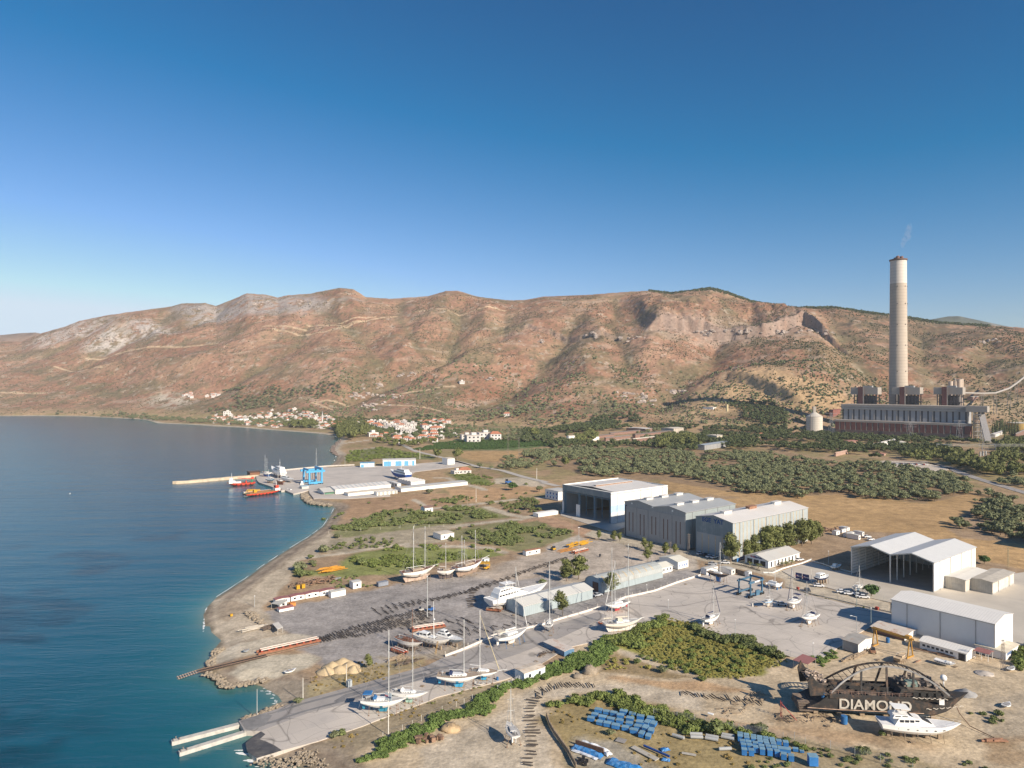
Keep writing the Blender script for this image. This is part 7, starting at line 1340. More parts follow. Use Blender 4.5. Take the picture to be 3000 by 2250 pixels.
# lamp posts and masts
def lamp(c,x,y,ty,label,arm=0,m=gpost,r=.09,heads=1,name='lamp_post',cat='lamp post'):
 b=gp(c,x,y);h=ytop(b,c,ty);t=thing(name,label,cat,b);q=MB();q.tube((0,0,0),(0,0,h),r*1.3,r*.8,7);q.build('pole',m,t);q=MB()
 if arm:q.tube((0,0,h-.2),(-arm,.2,h+.2),.05,n=5);q.rbox((-arm-.3,.25,h+.22),.8,.3,.14);q.build('lamp_head',gel,t)
 elif heads:q.rbox((0,0,h),.9 if heads>1 else.4,.35,.25);q.build('lamp_head',gel,t)
 return t
lamp('A',838,948,742,'pale pole standing in the rocks at the water edge',heads=0,name='pole',cat='pole');lamp('A',1210,830,652,'wooden pole at the upper kerb of the slipway, left one',m=wpost,heads=0,name='pole',cat='pole');lamp('A',1562,722,540,'pole beside the grey electric cabinet at the kerb',m=wpost,heads=0,name='pole',cat='pole')
lamp('F',420,1265,935,'very tall grey floodlight mast among the sleepers',r=.16,heads=1,name='light_mast',cat='light mast');lamp('F',1648,790,540,'tall floodlight mast on the pale yard',r=.12,heads=2,name='light_mast',cat='light mast')
lamp('D',890,240,92,'lamp post in front of the big closed shed, beside its shadow',m=mat('green_pole',(.36,.42,.38)));lamp('D',765,303,165,'lamp post with an arm inside the shed shadow',arm=1.6);lamp('C',1532,335,180,'thin lamp post at the edge of the thicket');lamp('C',2163,490,370,'thin lamp post near the maroon canopy');lamp('H',766,1250,1108,'lamp post on the kerb in front of the white cars',m=mat('green_pole',(.36,.42,.38)))
lamp('H',523,893,780,'lamp post by the field edge wall');lamp('H',374,1055,935,'white post beside the blue boards',m=wpost,heads=0,name='pole',cat='pole');lamp('C',990,90,20,'lamp post in the middle of the concrete yard');lamp('G',815,1060,1003,'lamp post behind the low white wall');lamp('E',680,1182,1095,'thin lamp post at the end of the beach cabins');lamp('H',680,690,560,'wooden pole beside the portable cabins',m=wood_post,heads=0,name='pole',cat='pole')
lamp('Q',2125,800,700,'white pole beside the pale road',m=wpost,r=.2,heads=0,name='pole',cat='pole');lamp('Q',1043,615,518,'white pole behind the roller-door workshop',m=wpost,r=.25,heads=0,name='pole',cat='pole');lamp('Q',1563,1015,885,'thin red and white pole in the ploughed field',m=wpost,r=.15,heads=0,name='pole',cat='pole');lamp('Q',1483,1055,945,'wooden pole on the dirt track',m=wood_post,r=.15,heads=0,name='pole',cat='pole');lamp('Q',350,692,600,'light pole on the quay by the sea wall',r=.15)
# sign pole in front
b=gp('A',1902,1115);t=lamp('A',1902,1115,765,'pale pole carrying a square marina sign, in front of the sloops',m=wpost,r=.11,heads=0,name='sign_pole',cat='sign pole');q=MB();zc=ytop(b,'A',805);q.rbox((0,0,zc),2.1,.1,2.0,R(-28));q.build('sign_panel',mat('sign_light_blue',(.45,.52,.56)),t)
text('Setur',.48,red_l,(-.5,-.02+.16,zc+.28),(R(90),0,R(-28)),t,ext=.02,bold=.01);text('Marinas',.48,mat('letter_navy',(.02,.04,.20)),(.28,-.25,zc+.05),(R(90),0,R(-28)),t,ext=.02,bold=.01)
for m_ in t.children:
 if m_.name.startswith('lettering'):m_.location.x-=.06*math.sin(R(28));m_.location.y-=.10
 # lattice power poles and masts
def pylon(c,x,y,ty,label,w_=.9,m=mat('lattice_steel',(.26,.22,.19),rough=.7),arms=2,top=.5,name='power_pole'):
 b=land_pt(*px(c,x,y))if c in 'SKQL' else gp(c,x,y);h=ytop(b,c,ty);t=thing(name,label,'pylon' if h>16 else 'power pole',b);q=MB();r=max(.05,b.y/9000)
 cs=[(-1,-1),(1,-1),(1,1),(-1,1)]
 for s in cs:q.tube((s[0]*w_/2,s[1]*w_/2,0),(s[0]*w_*top/2,s[1]*w_*top/2,h),r,n=4)
 n=int(h/max(w_*1.2,1.2))
 for k in range(n):
  u0,u1=k/n,(k+1)/n;a_,c_=w_/2*(1-(1-top)*u0),w_/2*(1-(1-top)*u1)
  for i in range(4):s,e=cs[i],cs[(i+1)%4];q.tube((s[0]*a_,s[1]*a_,h*u0),(e[0]*c_,e[1]*c_,h*u1),r*.6,n=3)
 q.build('lattice',m,t)
 for k in range(arms):q=MB();z=h*(.96-.12*k);q.tube((-1.3*w_,0,z),(1.3*w_,0,z),r*1.2,n=4);q.build('cross_arm',m,t)
 return t
pylon('D',2030,622,362,'rusty lattice power pole beside the blue-barred building');pylon('F',1590,605,455,'lattice power pole at the corner of the scrub and forecourt',m=wood_post);pylon('G',1155,745,590,'lattice pole with a transformer between the middle and lettered hangars',w_=1.0,arms=3);pylon('G',1006,745,655,'short brown lattice pole in front of the middle hangar',w_=.8);pylon('H',2075,925,745,'yellowish pole with a transformer in the shed shadow',w_=.7,m=mat('yellow_pole',(.40,.33,.20)))
pylon('Q',1860,590,320,'tall thin communication tower, left of a pair',w_=2,top=.6,name='radio_mast');pylon('Q',1960,610,410,'thin communication tower with white dishes, right of a pair',w_=1.6,top=.6,name='radio_mast')
for i,(x,y,ty,w_)in enumerate(((130,640,400,8),(985,700,500,8),(1515,720,480,8),(1775,820,520,8))):pylon('K',x,y,ty,['tall transmission pylon left of the power station wall','transmission pylon before the middle of the brick facade','tall transmission pylon at the right part of the brick facade','lattice pylon under the coal gallery'][i],w_=w_,top=.25,arms=3,name='pylon',m=mat('pale_lattice',(.36,.36,.37)))
for i,(c,x,y,ty)in enumerate((('S',142,470,390),('S',2145,380,300),('L2',1440,930,870),('Z',1243,195,130),('L3',870,700,655))):pylon(c,x,y,ty,['small pylon in the trees at the hill foot','pylon on the ash hill','small pylon above the trees of the middle hillside','pole on the slope above the village','pylon below the dark ash slope'][i],w_=4,top=.3,arms=2,name='pylon')
# gantry crane
yo=mat('crane_ochre',(.48,.26,.05),rough=.6,var=.15,dirt=(.3,.16,.08),dirtamt=.5,dscale=.8);a=gp('D',925,420);b=gp('D',1228,520);d=b-a;t=thing('gantry_crane','ochre-yellow gantry crane on two A-frame legs in front of the stores','crane',a,math.atan2(d.y,d.x));L=d.length;hz_=ytop(a,'D',268)
for x in(0,L):
 for y in(-1,1):q=MB();q.tube((x,y*1.7,.3),(x,y*.5,hz_-.3),.26,.2,6);q.build('leg',yo,t)
 q=MB();q.rbox((x,0,.25),.4,4.4,.4);q.build('foot_beam',yo,t)
for y in(-.5,.5):q=MB();q.box(-1,L+1,y-.12,y+.12,hz_-.25,hz_+.3);q.build('girder',yo,t)
q=MB();q.rbox((L-.6,0,hz_+.7),1.6,1.8,.7);q.build('trolley',yo,t)
# travel lifts
def lift(label,c,near,far_left,right,ty,m,box_m,beam=.5,fx=None):
 b=gp(c,*near);L=reach(b,E1,px(c,right,0)[0]);W_=reach(b,E2,px(c,far_left,0)[0]);h=ytop(b,c,ty);t=thing('travel_lift',label,'boat lift',b,TH)
 for x in(0,L):
  for y in(0,W_):q=MB();q.box(x-beam/2,x+beam/2,y-beam/2,y+beam/2,.9,h);q.build('leg',m,t)
 for x in(0,L):q=MB();q.box(x-beam/2,x+beam/2,-beam,W_+beam,h+.003,h+beam*1.4)if x else q.box(-beam/2,beam/2,W_*.0,W_,h+.003,h+beam);q.build('top_beam',m,t)
 for y in(0,W_):q=MB();q.box(-beam*2,L+beam*2,y-beam*.6,y+beam*.6,h-beam*1.2,h-.003);q.build('top_beam',m,t);q=MB();q.box(0,L,y-beam*.5,y+beam*.5,1.2,1.2+beam);q.build('lower_beam',m,t)
 for x in(0,L):
  for y in(0,W_):
   for s in(-.9,.9):q=MB();q.tube((x+s,y-.3,.62),(x+s,y+.3,.62),.62,n=14);q.build('wheel',tyre,t)
 q=MB();q.box(L*.35,L*.65,-.9,-.3,.7,2.9);q.build('engine_box',box_m,t);return t,L,W_,h
t,L,W_,h=lift('dark blue travel lift for boats standing in the open yard','G',(1655,1112),1562,1748,985,mat('lift_navy',(.06,.14,.22)),mat('lift_navy',(.06,.14,.22)),.55)
q=MB();q.box(L*.3,L*.75,-.45,-.36,h-.5,h+.1);q.build('name_board',gel,t)
lb=mat('lift_sky_blue',(.08,.36,.62),rough=.4,var=.05);t,L,W_,h=lift('huge sky-blue travel lift with hanging slings beside the basin','X',(1840,770),1725,2090,480,lb,lb,1.5)
for k in range(10):q=MB();x=L*(.12+.08*k);y=W_*(.2 if k%2 else.8);q.tube((x,y,h-1),(x+.4,y,3.2),.16,n=4);q.build('sling',prop,t)
# lorry, excavator bits and machines
def machine(label,c,x,y,m,sc_=1.0,rz=0,name='machine',cat='machine',boom=True):
 t=thing(name,label,cat,gp(c,x,y),rz);q=MB();q.rbox((0,0,.9*sc_),3*sc_,1.8*sc_,.9*sc_);q.build('body',m,t);q=MB();q.rbox((-.7*sc_,0,1.8*sc_),1.2*sc_,1.4*sc_,.95*sc_);q.build('cab',dark,t)
 for a_ in(-1,1):
  for y_ in(-.9,.9):q=MB();q.tube((a_*sc_,y_*sc_-.15,.45*sc_),(a_*sc_,y_*sc_+.15,.45*sc_),.45*sc_,n=10);q.build('wheel',tyre,t)
 if boom:q=MB();q.tube((.8*sc_,0,1.4*sc_),(2.6*sc_,0,2.0*sc_),.16*sc_,n=5);q.build('boom',m,t)
machine('yellow compressor cart beside the bow of the clean white gulet','F',895,878,yel,.9,.4);machine('blue lorry in the rough ground beyond the hangars','F',1075,185,blue,1.9,.1,'lorry','lorry',False);machine('green and white loader in front of the roller doors','Q',745,678,mat('loader_green',(.35,.45,.25)),1.6);machine('yellow-orange loader among the steel at the end of the pale yard','F',1440,722,yel,1.0,2.0);machine('old red machine beside the grey lean-to workshop','D',905,478,rust,.9,1.2);machine('blue winch unit at the foot of the tall light mast','F',450,1215,blue,.9,.2,boom=False);machine('grey winch unit left of the tall light mast','F',372,1215,bare,.7,.2,boom=False)
t=thing('steel_frame','yellow steel platform under the pale blue cabin','platform',gp('F',880,862));q=MB();q.box(-3,3,-2,2,2.2,2.5);q.build('deck',yel,t)
for a_ in(-2.8,2.8):
 for y_ in(-1.8,1.8):q=MB();q.tube((a_,y_,0),(a_,y_,2.2),.12);q.build('leg',yel,t)
def pile(label,c,x,y,n,lx,ly,m,hz_=.4,ln=(2,5),wd=(.15,.3),rz=None,spread=.3,name='timber_pile',cat='pile',seed=1):
 r=random.Random(seed+n);b=gp(c,x,y);q=MB();rz=TH if rz is None else rz
 for k in range(n):
  u,v_=r.uniform(-lx/2,lx/2),r.uniform(-ly/2,ly/2);a_=rz+r.uniform(-spread,spread);w_=r.uniform(*wd);q.rbox((b.x+u*math.cos(rz)-v_*math.sin(rz),b.y+u*math.sin(rz)+v_*math.cos(rz),w_/2+r.uniform(0,hz_)),r.uniform(*ln),w_,w_,a_,r.uniform(-.08,.08))
 o=q.build(name,m,None,org=(b.x,b.y,0));return tagset(o,label,cat)
def cradle(label,c,p0,p1,n,m=mat('cradle_red',(.30,.05,.03),rough=.7,var=.35,scale=.8),hz_=1.6,w_=2.4,cap=mat('cradle_plank',(.62,.55,.48),var=.15)):
 a=gp(c,*p0);b=gp(c,*p1);d=b-a;L=d.length;t=thing('boat_cradle',label,'cradle',a,math.atan2(d.y,d.x))
 for y in(-w_/2,w_/2):q=MB();q.box(0,L,y-.3,y+.3,.25,.85);q.build('beam',mat('rusty_beam',(.28,.11,.06),var=.35,scale=.6),t)
 for k in range(n):
  x=L*(.06+.88*k/(n-1));q=MB();q.box(x-.35,x+.35,-w_/2,w_/2,.86,hz_*.8);q.build('bolster',m,t)
 for y in(-w_/3,w_/3):q=MB();q.box(L*.05,L*.97,y-.15,y+.15,hz_*.8+.004,hz_);q.build('plank',cap,t)
 return t
cradle('long rusty red slip carriage with a white plank on the rails at the shore','A',(840,462),(1345,352),9);cradle('rust-red steel cradle with a pale top behind the white work boat','B',(290,275),(562,235),8);cradle('small red cradle beside the timber stack','B',(142,428),(245,465),5,w_=1.8,hz_=1.4);cradle('red cradle with white planks on the pale yard','F',(1600,755),(1712,725),6)
cradle('orange timber cradle under the stern of the big motor yacht','B',(905,100),(1025,112),3,m=timber)
# slip rails into the water
a=gp('A',1330,372);b=gp('A',360,600,0);c_=gp('A',190,655,WZ);t=thing('slip_rails','rusty slip rails on timber ties running down into the water','rails',a)
for s in(-.9,.9):nn=Vector((-(b-a).y,(b-a).x,0)).normalized()*s;q=MB();q.path([a+nn+Vector((0,0,.18)),b+nn+Vector((0,0,.12)),c_+nn],.14,4);q.build('rail',prop,t,org=a)
d=(b-a);n=46
for k in range(n):p=a+d*(.46+.54*k/n);q=MB();q.rbox((p.x,p.y,.08),.28,3.0,.2,math.atan2(d.y,d.x));q.build('tie',mat('dark_sleeper',(.085,.07,.06),rough=.9,var=.35,scale=1.5),t,org=a)
for k in range(8):p=b+(c_-b)*(.1+.12*k);q=MB();q.rbox((p.x,p.y,p.z+.1),.2,2.6,.15,math.atan2(d.y,d.x));q.build('tie',mat('pale_tie',(.5,.42,.36)),t,org=a)
# sleepers: one of each kind, copied
slm=mat('dark_sleeper',(.085,.07,.06));sl=[]
for k,(l_,w_)in enumerate(((4.2,.22),(3.4,.18),(2.6,.16))):q=MB();q.rbox((0,0,.13),l_,w_,.26);q.rbox((l_*.1,.01,.262),l_*.7,w_*.8,.03,.02);o=q.build('timber_sleeper',slm);COL.objects.unlink(o);sl.append(o)
def sleepers(c,pts,n,width,rz,jr,seed,label,group,kind=1,across=1):
 r=random.Random(seed);P=[gp(*p)if len(p)==3 else gp(c,*p)for p in pts];D=[0]
 for a_,b_ in zip(P[:-1],P[1:]):D.append(D[-1]+(b_-a_).length)
 for i in range(n):
  u=D[-1]*(i+r.uniform(-.3,.3))/n;u=min(max(u,0),D[-1]-.01);k=max(j for j in range(len(D)-1)if D[j]<=u);d_=(P[k+1]-P[k]);f_=(u-D[k])/max(D[k+1]-D[k],.01);p=P[k].lerp(P[k+1],f_);nn=Vector((-d_.y,d_.x,0)).normalized();a0=math.atan2(nn.y,nn.x)if rz is None else rz
  wd=width[k]*(1-f_)+width[k+1]*f_;p=p+nn*((i%3-1)*.33+r.uniform(-.1,.1))*wd;o=sl[r.choice((kind,kind-1,2))].copy();COL.objects.link(o);o.location=(p.x,p.y,.02+r.random()*.05);o.rotation_euler=(0,0,a0+r.uniform(-jr,jr));tagset(o,label,'railway sleeper',group)
G1='dark timber sleepers laid out over the gravel yard';G2='old sleepers of the sandy track below the hedge'
sleepers('A',[(1340,350),(1500,305),(1700,265),(1950,200),(2212,120)],135,[3,8,13,14,12],TH+R(90),.10,1,'dark timber sleeper lying on the gravel in the long slipway fan',G1);sleepers('F',[(0,1230),(150,1190),(330,1150),(470,1125),(740,1065),(900,1000)],62,[12,8,5,2,2,2],TH+R(90),.09,2,'dark timber sleeper lying on the gravel in the long slipway fan',G1)
sleepers('F',[(800,1040),(780,1090),(765,1200)],12,[1,1,1],R(5),.12,3,'dark sleeper in the short ladder-like row beside the big motor yacht',G1,1);sleepers('F',[(900,1010),(1100,945),(1200,900),(1400,835),(1560,780)],44,[3,2,1,1,.5],TH+R(90),.2,4,'dark sleeper of the thin row crossing the pale yard',G1,1)
sleepers('B',[(200,245),(400,215),(600,195),(760,180),(680,300),(900,260),(1100,225),(1350,215)],34,[5,3,3,5,8,6,4,2],TH+R(90),.35,5,'dark sleeper near the red cradle and the low wall',G1,1)
sleepers('B',[(1225,1365),(1265,1240),(1270,1140),(1270,1050),(1250,960),(1260,880),(1300,800)],22,[.9]*7,None,.12,6,'old weathered sleeper across the curved sandy track',G2,0);sleepers('B',[(1300,800),(1380,740),(1500,715),(1620,710),(1800,715)],22,[3,3,2,2,1],TH+R(75),.5,7,'old weathered sleeper at the bend of the sandy track',G2,2)
sleepers('C',[(1100,775),(1270,800),(1420,820),(1620,840),(1780,845)],20,[2,2,3,3,3],TH+R(70),.5,8,'old sleeper in the scattered row leading to the burnt ship',G2,2)
# blue boxes
bx=mat('box_blue',(.03,.16,.42),rough=.55,var=.2,scale=.6,rnd=.12);bt=mat('box_dusty_top',(.17,.30,.40),rough=.7,var=.2,scale=.8,rnd=.12)
def box_proto(l_,w_,h_):t=thing('storage_box',None,None);q=MB();q.box(-l_/2,l_/2,-w_/2,w_/2,.1,h_);q.build('body',bx,t);q=MB();q.box(-l_/2-.04,l_/2+.04,-w_/2-.04,w_/2+.04,h_+.003,h_+.09);q.build('lid',bt,t);return t
p1_=box_proto(2.2,1.5,1.0);first=True
rows1=[[(363,1000),(440,1030),(497,1044),(565,1060),(643,1075),(712,1098),(775,1125),(828,1140)],[(395,965),(460,988),(527,1005),(597,1022),(675,1040),(745,1062),(805,1075),(850,1095)],[(425,930),(490,943),(548,958),(602,978),(680,1002),(762,1030),(820,1035),(870,1040)],[(628,945),(700,965),(765,985),(848,1000)]]
for ri,row in enumerate(rows1):
 for ci,(x,y)in enumerate(row):
  o=p1_ if first else copy_tree(p1_);first=False;o.location=gp('C',x,y);o.rotation_euler=(0,0,R((-20 if ci<6 else 62)+random.uniform(-5,5)));sc_=random.uniform(.82,.95);o.scale=(sc_,sc_,random.uniform(.8,1.1));tagset(o,'blue storage box with a dusty lid, one of the rows half overgrown by scrub','box','blue boxes in the overgrown rows')
p2_=box_proto(1.25,1.1,1.5);first=True
rows2=[[(1605,1275),(1662,1280),(1752,1272),(1812,1280),(1870,1288),(1925,1312),(1985,1325)],[(1600,1235),(1650,1240),(1697,1255),(1745,1245),(1800,1250),(1850,1258)],[(1590,1205),(1640,1212),(1695,1222),(1735,1212),(1785,1222),(1842,1230)],[(1572,1165),(1625,1178),(1680,1185),(1730,1195),(1780,1205),(1835,1212),(1885,1205),(1940,1215)],[(1572,1145),(1622,1155),(1680,1165),(1730,1175),(1780,1182),(1830,1190)]]
for row in rows2:
 for(x,y)in row:o=p2_ if first else copy_tree(p2_);first=False;o.location=gp('C',x,y);o.rotation_euler=(0,0,R(-12+random.uniform(-6,6)));tagset(o,'tall blue wrapped crate in the tight cluster beside the bottom fence','crate','blue crates in the tight cluster')
o=copy_tree(p2_);o.location=gp('C',2160,1360);o.rotation_euler=(0,0,R(-5));o.scale=(1.7,1.5,1.6);tagset(o,'largest blue crate standing alone right of the crate cluster','crate')
for lb_,x,y,s in(('low blue slab between the front crates',1930,1250,(2.3,1.2,.6)),('toppled blue crate right of the cluster',2020,1245,(1,.8,.5)),('small blue box at the right end of the crates',2072,1255,(.8,.6,.3))):o=copy_tree(p2_);o.location=gp('C',x,y);o.rotation_euler=(0,0,R(-15));o.scale=s;tagset(o,lb_,'crate')
# tarpaulins, pipes, heaps, rocks, small stuff
def tarp(label,c,p0,p1,w_,h_,m,seed=0,name='tarpaulin',cat='tarpaulin'):
 a=gp(c,*p0);b=gp(c,*p1);d=b-a;L=d.length;t_=d.normalized();nn=Vector((-t_.y,t_.x,0));r=random.Random(seed);n=max(6,int(L/.8));rg=[]
 for i in range(n+1):
  p=a+d*i/n;k=1 if 0<i<n else.3;rg.append([p+nn*(w_/2*u+r.uniform(-.2,.2))+Vector((0,0,h_*z*k*r.uniform(.75,1.25)))for u,z in((-1.1,.02),(-.8,.7),(-.2,1),(.4,.85),(.8,.6),(1.1,.02))])
 q=MB();q.loft(rg,closed=False,caps=False);o=q.build(name,m,None,org=a);return tagset(o,label,cat)
tb=mat('tarpaulin_blue',(.03,.17,.42),rough=.45,var=.3,scale=.8,dirt=(.35,.45,.5),dirtamt=.35,dscale=.6);tw=mat('tarpaulin_white',(.66,.67,.68),rough=.6,var=.12,dirt=(.05,.2,.45),dirtamt=.5,dscale=.5)
tarp('long blue tarpaulin with torn white edges, nearest the board fence','B',(1600,1210),(1840,1300),1.8,.9,tb,1);tarp('crumpled white sheeting along the lower side of the long blue tarpaulin','B',(1590,1235),(1800,1312),.9,.35,tw,2);tarp('white and blue sheeting behind the long brown rack','B',(1660,1175),(1890,1260),1.6,.8,tw,3);tarp('heap of white sheeting at the end of the brown rack','B',(1860,1280),(1905,1262),1.2,.7,tw,4)
tarp('big folded blue tarpaulin at the bottom edge of the picture','B',(1885,1325),(2150,1410),2.8,.9,tb,5);tarp('small crumpled blue tarpaulin lying alone in the dry grass','C',(930,1240),(995,1228),1.3,.45,tb,6);tarp('blue tarpaulin scrap over the end of the blue beam','C',(935,1310),(1005,1325),1.2,.4,tb,7)
def bar(label,c,p0,p1,w_,h_,m,name,cat,z=.05):a=gp(c,*p0);b=gp(c,*p1);d=b-a;q=MB();q.rbox(((a+b)/2)+Vector((0,0,z+h_/2)),d.length,w_,h_,math.atan2(d.y,d.x));return tagset(q.build(name,m,None,org=a),label,cat)
bar('long brown slatted rack lying on edge between the tarpaulins','B',(1622,1190),(1848,1262),.35,1.1,mat('brown_rack',(.12,.07,.05),var=.3,scale=2),'rack','rack');bar('long dark blue steel beam across the concrete planks','C',(790,1215),(1000,1305),.45,.4,mat('beam_navy',(.02,.07,.25)),'beam','beam',.3);bar('row of grey concrete planks under the blue beam','C',(700,1215),(900,1320),1.6,.2,mat('concrete_plank',(.40,.37,.32),var=.15,scale=1),'planks','planks');bar('short row of thin concrete slabs in the grass','C',(1100,1262),(1215,1282),.9,.12,mat('concrete_plank',(.40,.37,.32)),'planks','planks');bar('flat grey gravel patch slab in the dry grass','C',(570,1150),(645,1170),2.2,.06,mat('grey_slab',(.27,.25,.23)),'slab','slab');bar('white wind-vane frame table beside the sandy track fence','C',(1310,962),(1355,975),.8,.2,gel,'work_table','table',.8)
for i,(x,y,a_)in enumerate(((975,1020,-.6),(990,1000,-.7),(1070,1140,-.6),(1215,1120,-.1),(1220,1145,-.1),(1345,1140,-.4),(1340,1160,-.4),(1475,1130,-.4),(1470,1150,-.45),(1450,1240,.05))):
 b=gp('C',x,y);q=MB();d_=Vector((math.cos(a_),math.sin(a_),0))*(1.6 if i>1 else.8);q.tube(b-d_+Vector((0,0,.45)),b+d_+Vector((0,0,.5)),.42,n=12);tagset(q.build('concrete_pipe',mat('pipe_grey',(.36,.37,.37),var=.15),None,org=b),'pale grey pipe section lying in the scrub beside the fence','pipe','grey pipe sections in the scrub')
for i,(x,y)in enumerate(((1655,1325),(1685,1312),(1665,1352),(1700,1362),(1712,1335),(1680,1340))):b=gp('B',x,y);o=copy_tree(p2_);o.location=b;o.scale=(.6,.6,.45);[setattr(c_,'data',c_.data.copy())or c_.data.materials.__setitem__(0,mat('black_crate',(.02,.02,.022)))for c_ in o.children];tagset(o,'small black crate in the group below the board fence','crate','black crates below the board fence')
def heap(label,c,x,y,r_,h_,m,n=1,cat='heap',name='heap',seed=3):
 b=gp(c,x,y);q=MB();r=random.Random(seed)
 cone=cat=='heap' and h_<2.3 and 'mound' not in label
 q.blob((b.x,b.y,-.15),r_,1.15,1,h_/r_,.12 if cone else.2,14,9)
 if cone:q.v=[(x_,y_,-.15+(z_+.15)*max(0.15,1-.75*math.hypot(x_-b.x,y_-b.y)/r_)if z_>0 else z_)for x_,y_,z_ in q.v]
 return tagset(q.build(name,m,None,org=b,smooth=True),label,cat)
sand_m=mat('yellow_sand',(.52,.40,.24),var=.12,scale=.5,bump=.15);gm_2=mat('grey_gravel',(.30,.29,.28),var=.2,scale=1,bump=.15)
for i,(x,y,r_)in enumerate(((1400,600,3.0),(1450,560,3.0),(1510,590,2.8),(1530,530,3.2),(1590,560,3.2),(1620,590,2.4))):heap(['yellow sand heap farthest left beside the young tree','yellow sand heap, second from the left','middle front yellow sand heap','back yellow sand heap, the highest','yellow sand heap under the pole shadow','yellow sand heap nearest the young tree trunk'][i],'A',x,y,r_,1.9,sand_m,name='sand_heap')
heap('grey gravel heap off the bow of the burnt ship','D',1710,830,2.9,1.7,gm_2);heap('pale gravel heap near the lattice power pole','D',1870,655,2.6,.9,mat('pale_gravel',(.45,.40,.35),var=.15));rk=mat('pale_rock',(.31,.255,.19),rough=.9,var=.3,scale=.8,dirt=(.20,.16,.12),dirtamt=.6,dscale=.6,bump=.3)
heap('big pale boulder at the upper edge of the sandy track','B',1735,605,2.2,2.3,rk,cat='boulder',name='boulder');heap('low rubble rock left of the big pale boulder','B',1640,640,1.6,1.0,rk,cat='boulder',name='boulder');heap('large tan earth mound against the hedge','B',608,1065,2.3,1.4,mat('tan_earth',(.43,.31,.18),var=.25,bump=.2))
pile('stack of weathered grey timbers beside the small red cradle','B',180,505,26,5,3,timber,.8,(2,4));pile('dark timber and scrap pile at the kerb below the red cradle','B',270,530,34,9,2,mat('dark_scrap',(.12,.09,.07),var=.4),.8,(1,3));pile('pale beams stacked on the beach gravel','A',820,252,16,6,3,mat('pale_beams',(.50,.45,.38),var=.2),.5,(4,7),(.2,.35),TH,.06);pile('dark scrap beside the work bench canopy','A',935,255,30,4,3,mat('dark_scrap',(.12,.09,.07)),1.0,(1,3))
pile('rusty anchors and scrap beside the low hedge shed','B',1440,445,60,12,2.2,mat('dark_scrap',(.12,.09,.07)),.9,(.8,2.4),(.08,.2),TH,1.2);pile('orange-yellow steel frames stacked on the green grass','E',1310,888,40,9,6,mat('frame_orange',(.60,.28,.03)),1.2,(4,8),(.2,.3),TH,.1,seed=4);pile('wooden scrap and machinery parts behind the beach cabins','E',1150,990,110,22,7,mat('brown_scrap',(.24,.15,.10),var=.5),1.4,(.6,3),(.1,.5),TH,1.5);pile('yellow steel lattice frames at the end of the pale yard','F',1640,685,30,14,4,yel,1.6,(3,7),(.25,.4),TH,.1);pile('rusty orange grid laid flat on the pale yard','F',1545,725,30,8,5,mat('orange_rust',(.38,.18,.05),var=.3),.2,(5,7),(.15,.2),TH,.02)
pile('loose poles and planks scattered along the sandy track','C',1600,860,50,20,5,timber,.1,(.8,3),(.1,.2),TH,1.5);pile('debris strewn under the near side of the burnt ship','D',330,1040,46,16,5,mat('dark_scrap',(.12,.09,.07)),.2,(.5,2.5),(.08,.25),0,1.5);pile('brown grass-bound logs and rails left of the gantry crane','D',760,510,20,14,2,timber,.3,(4,9),(.2,.3),TH,.15);pile('trestles and rails in front of the long white cabin','D',1450,490,22,14,1.5,mat('brown_scrap',(.24,.15,.10)),.7,(2,5),(.12,.2),-.62,.2);pile('rusty girders on the slope at the right edge','D',1950,1245,14,2.5,.8,rust,.3,(3,5),(.3,.5),0,.2);pile('brown steel section on the sand below the gantry crane','D',1310,562,1,.6,1.2,rust,.1,(3,3.6),(.25,.3),TH,.05);pile('old engine blocks and stones beside the earth mound','B',440,1165,16,7,2.4,mat('brown_scrap',(.24,.15,.10)),.6,(.6,1.4),(.6,1.1),0,1.5);pile('machinery and timber junk at the field edge behind the cabins','H',540,600,70,16,10,mat('brown_scrap',(.24,.15,.10)),1.2,(.6,2.5),(.2,.7),0,1.5)
t=thing('stair_frame','red steel access stairs near the stern of the burnt ship','stairs',gp('D',240,1055));q=MB()
for y in(-.5,.5):q.tube((0,y,0),(-3.6,y+1.2,4),.08,n=4);q.tube((-3.6,y+1.2,0),(-3.6,y+1.2,4.6),.08,n=4)
for k in range(9):q.tube((-.4*k,-.5+.13*k,.44*k),(-.4*k,.5+.13*k,.44*k),.05,n=4)
q.build('frame',mat('stair_red',(.38,.07,.06)),t)
for lb_,c,x,y,m,s in(('blue ribbed water tank standing before the burnt ship hull','D',658,1088,bimb,1.0),('blue barrel under the gantry crane','D',1035,388,bimb,.75),('blue drum beside the bow of the yellow-sailed yacht','B',988,670,bimb,.45)):b=gp(c,x,y);q=MB();q.lathe((b.x,b.y,0),[(.85*s,0),(.85*s,2*s),(.78*s,2.1*s),(.2,2.15*s)],18);tagset(q.build('tank',m,None,org=b),lb_,'tank')
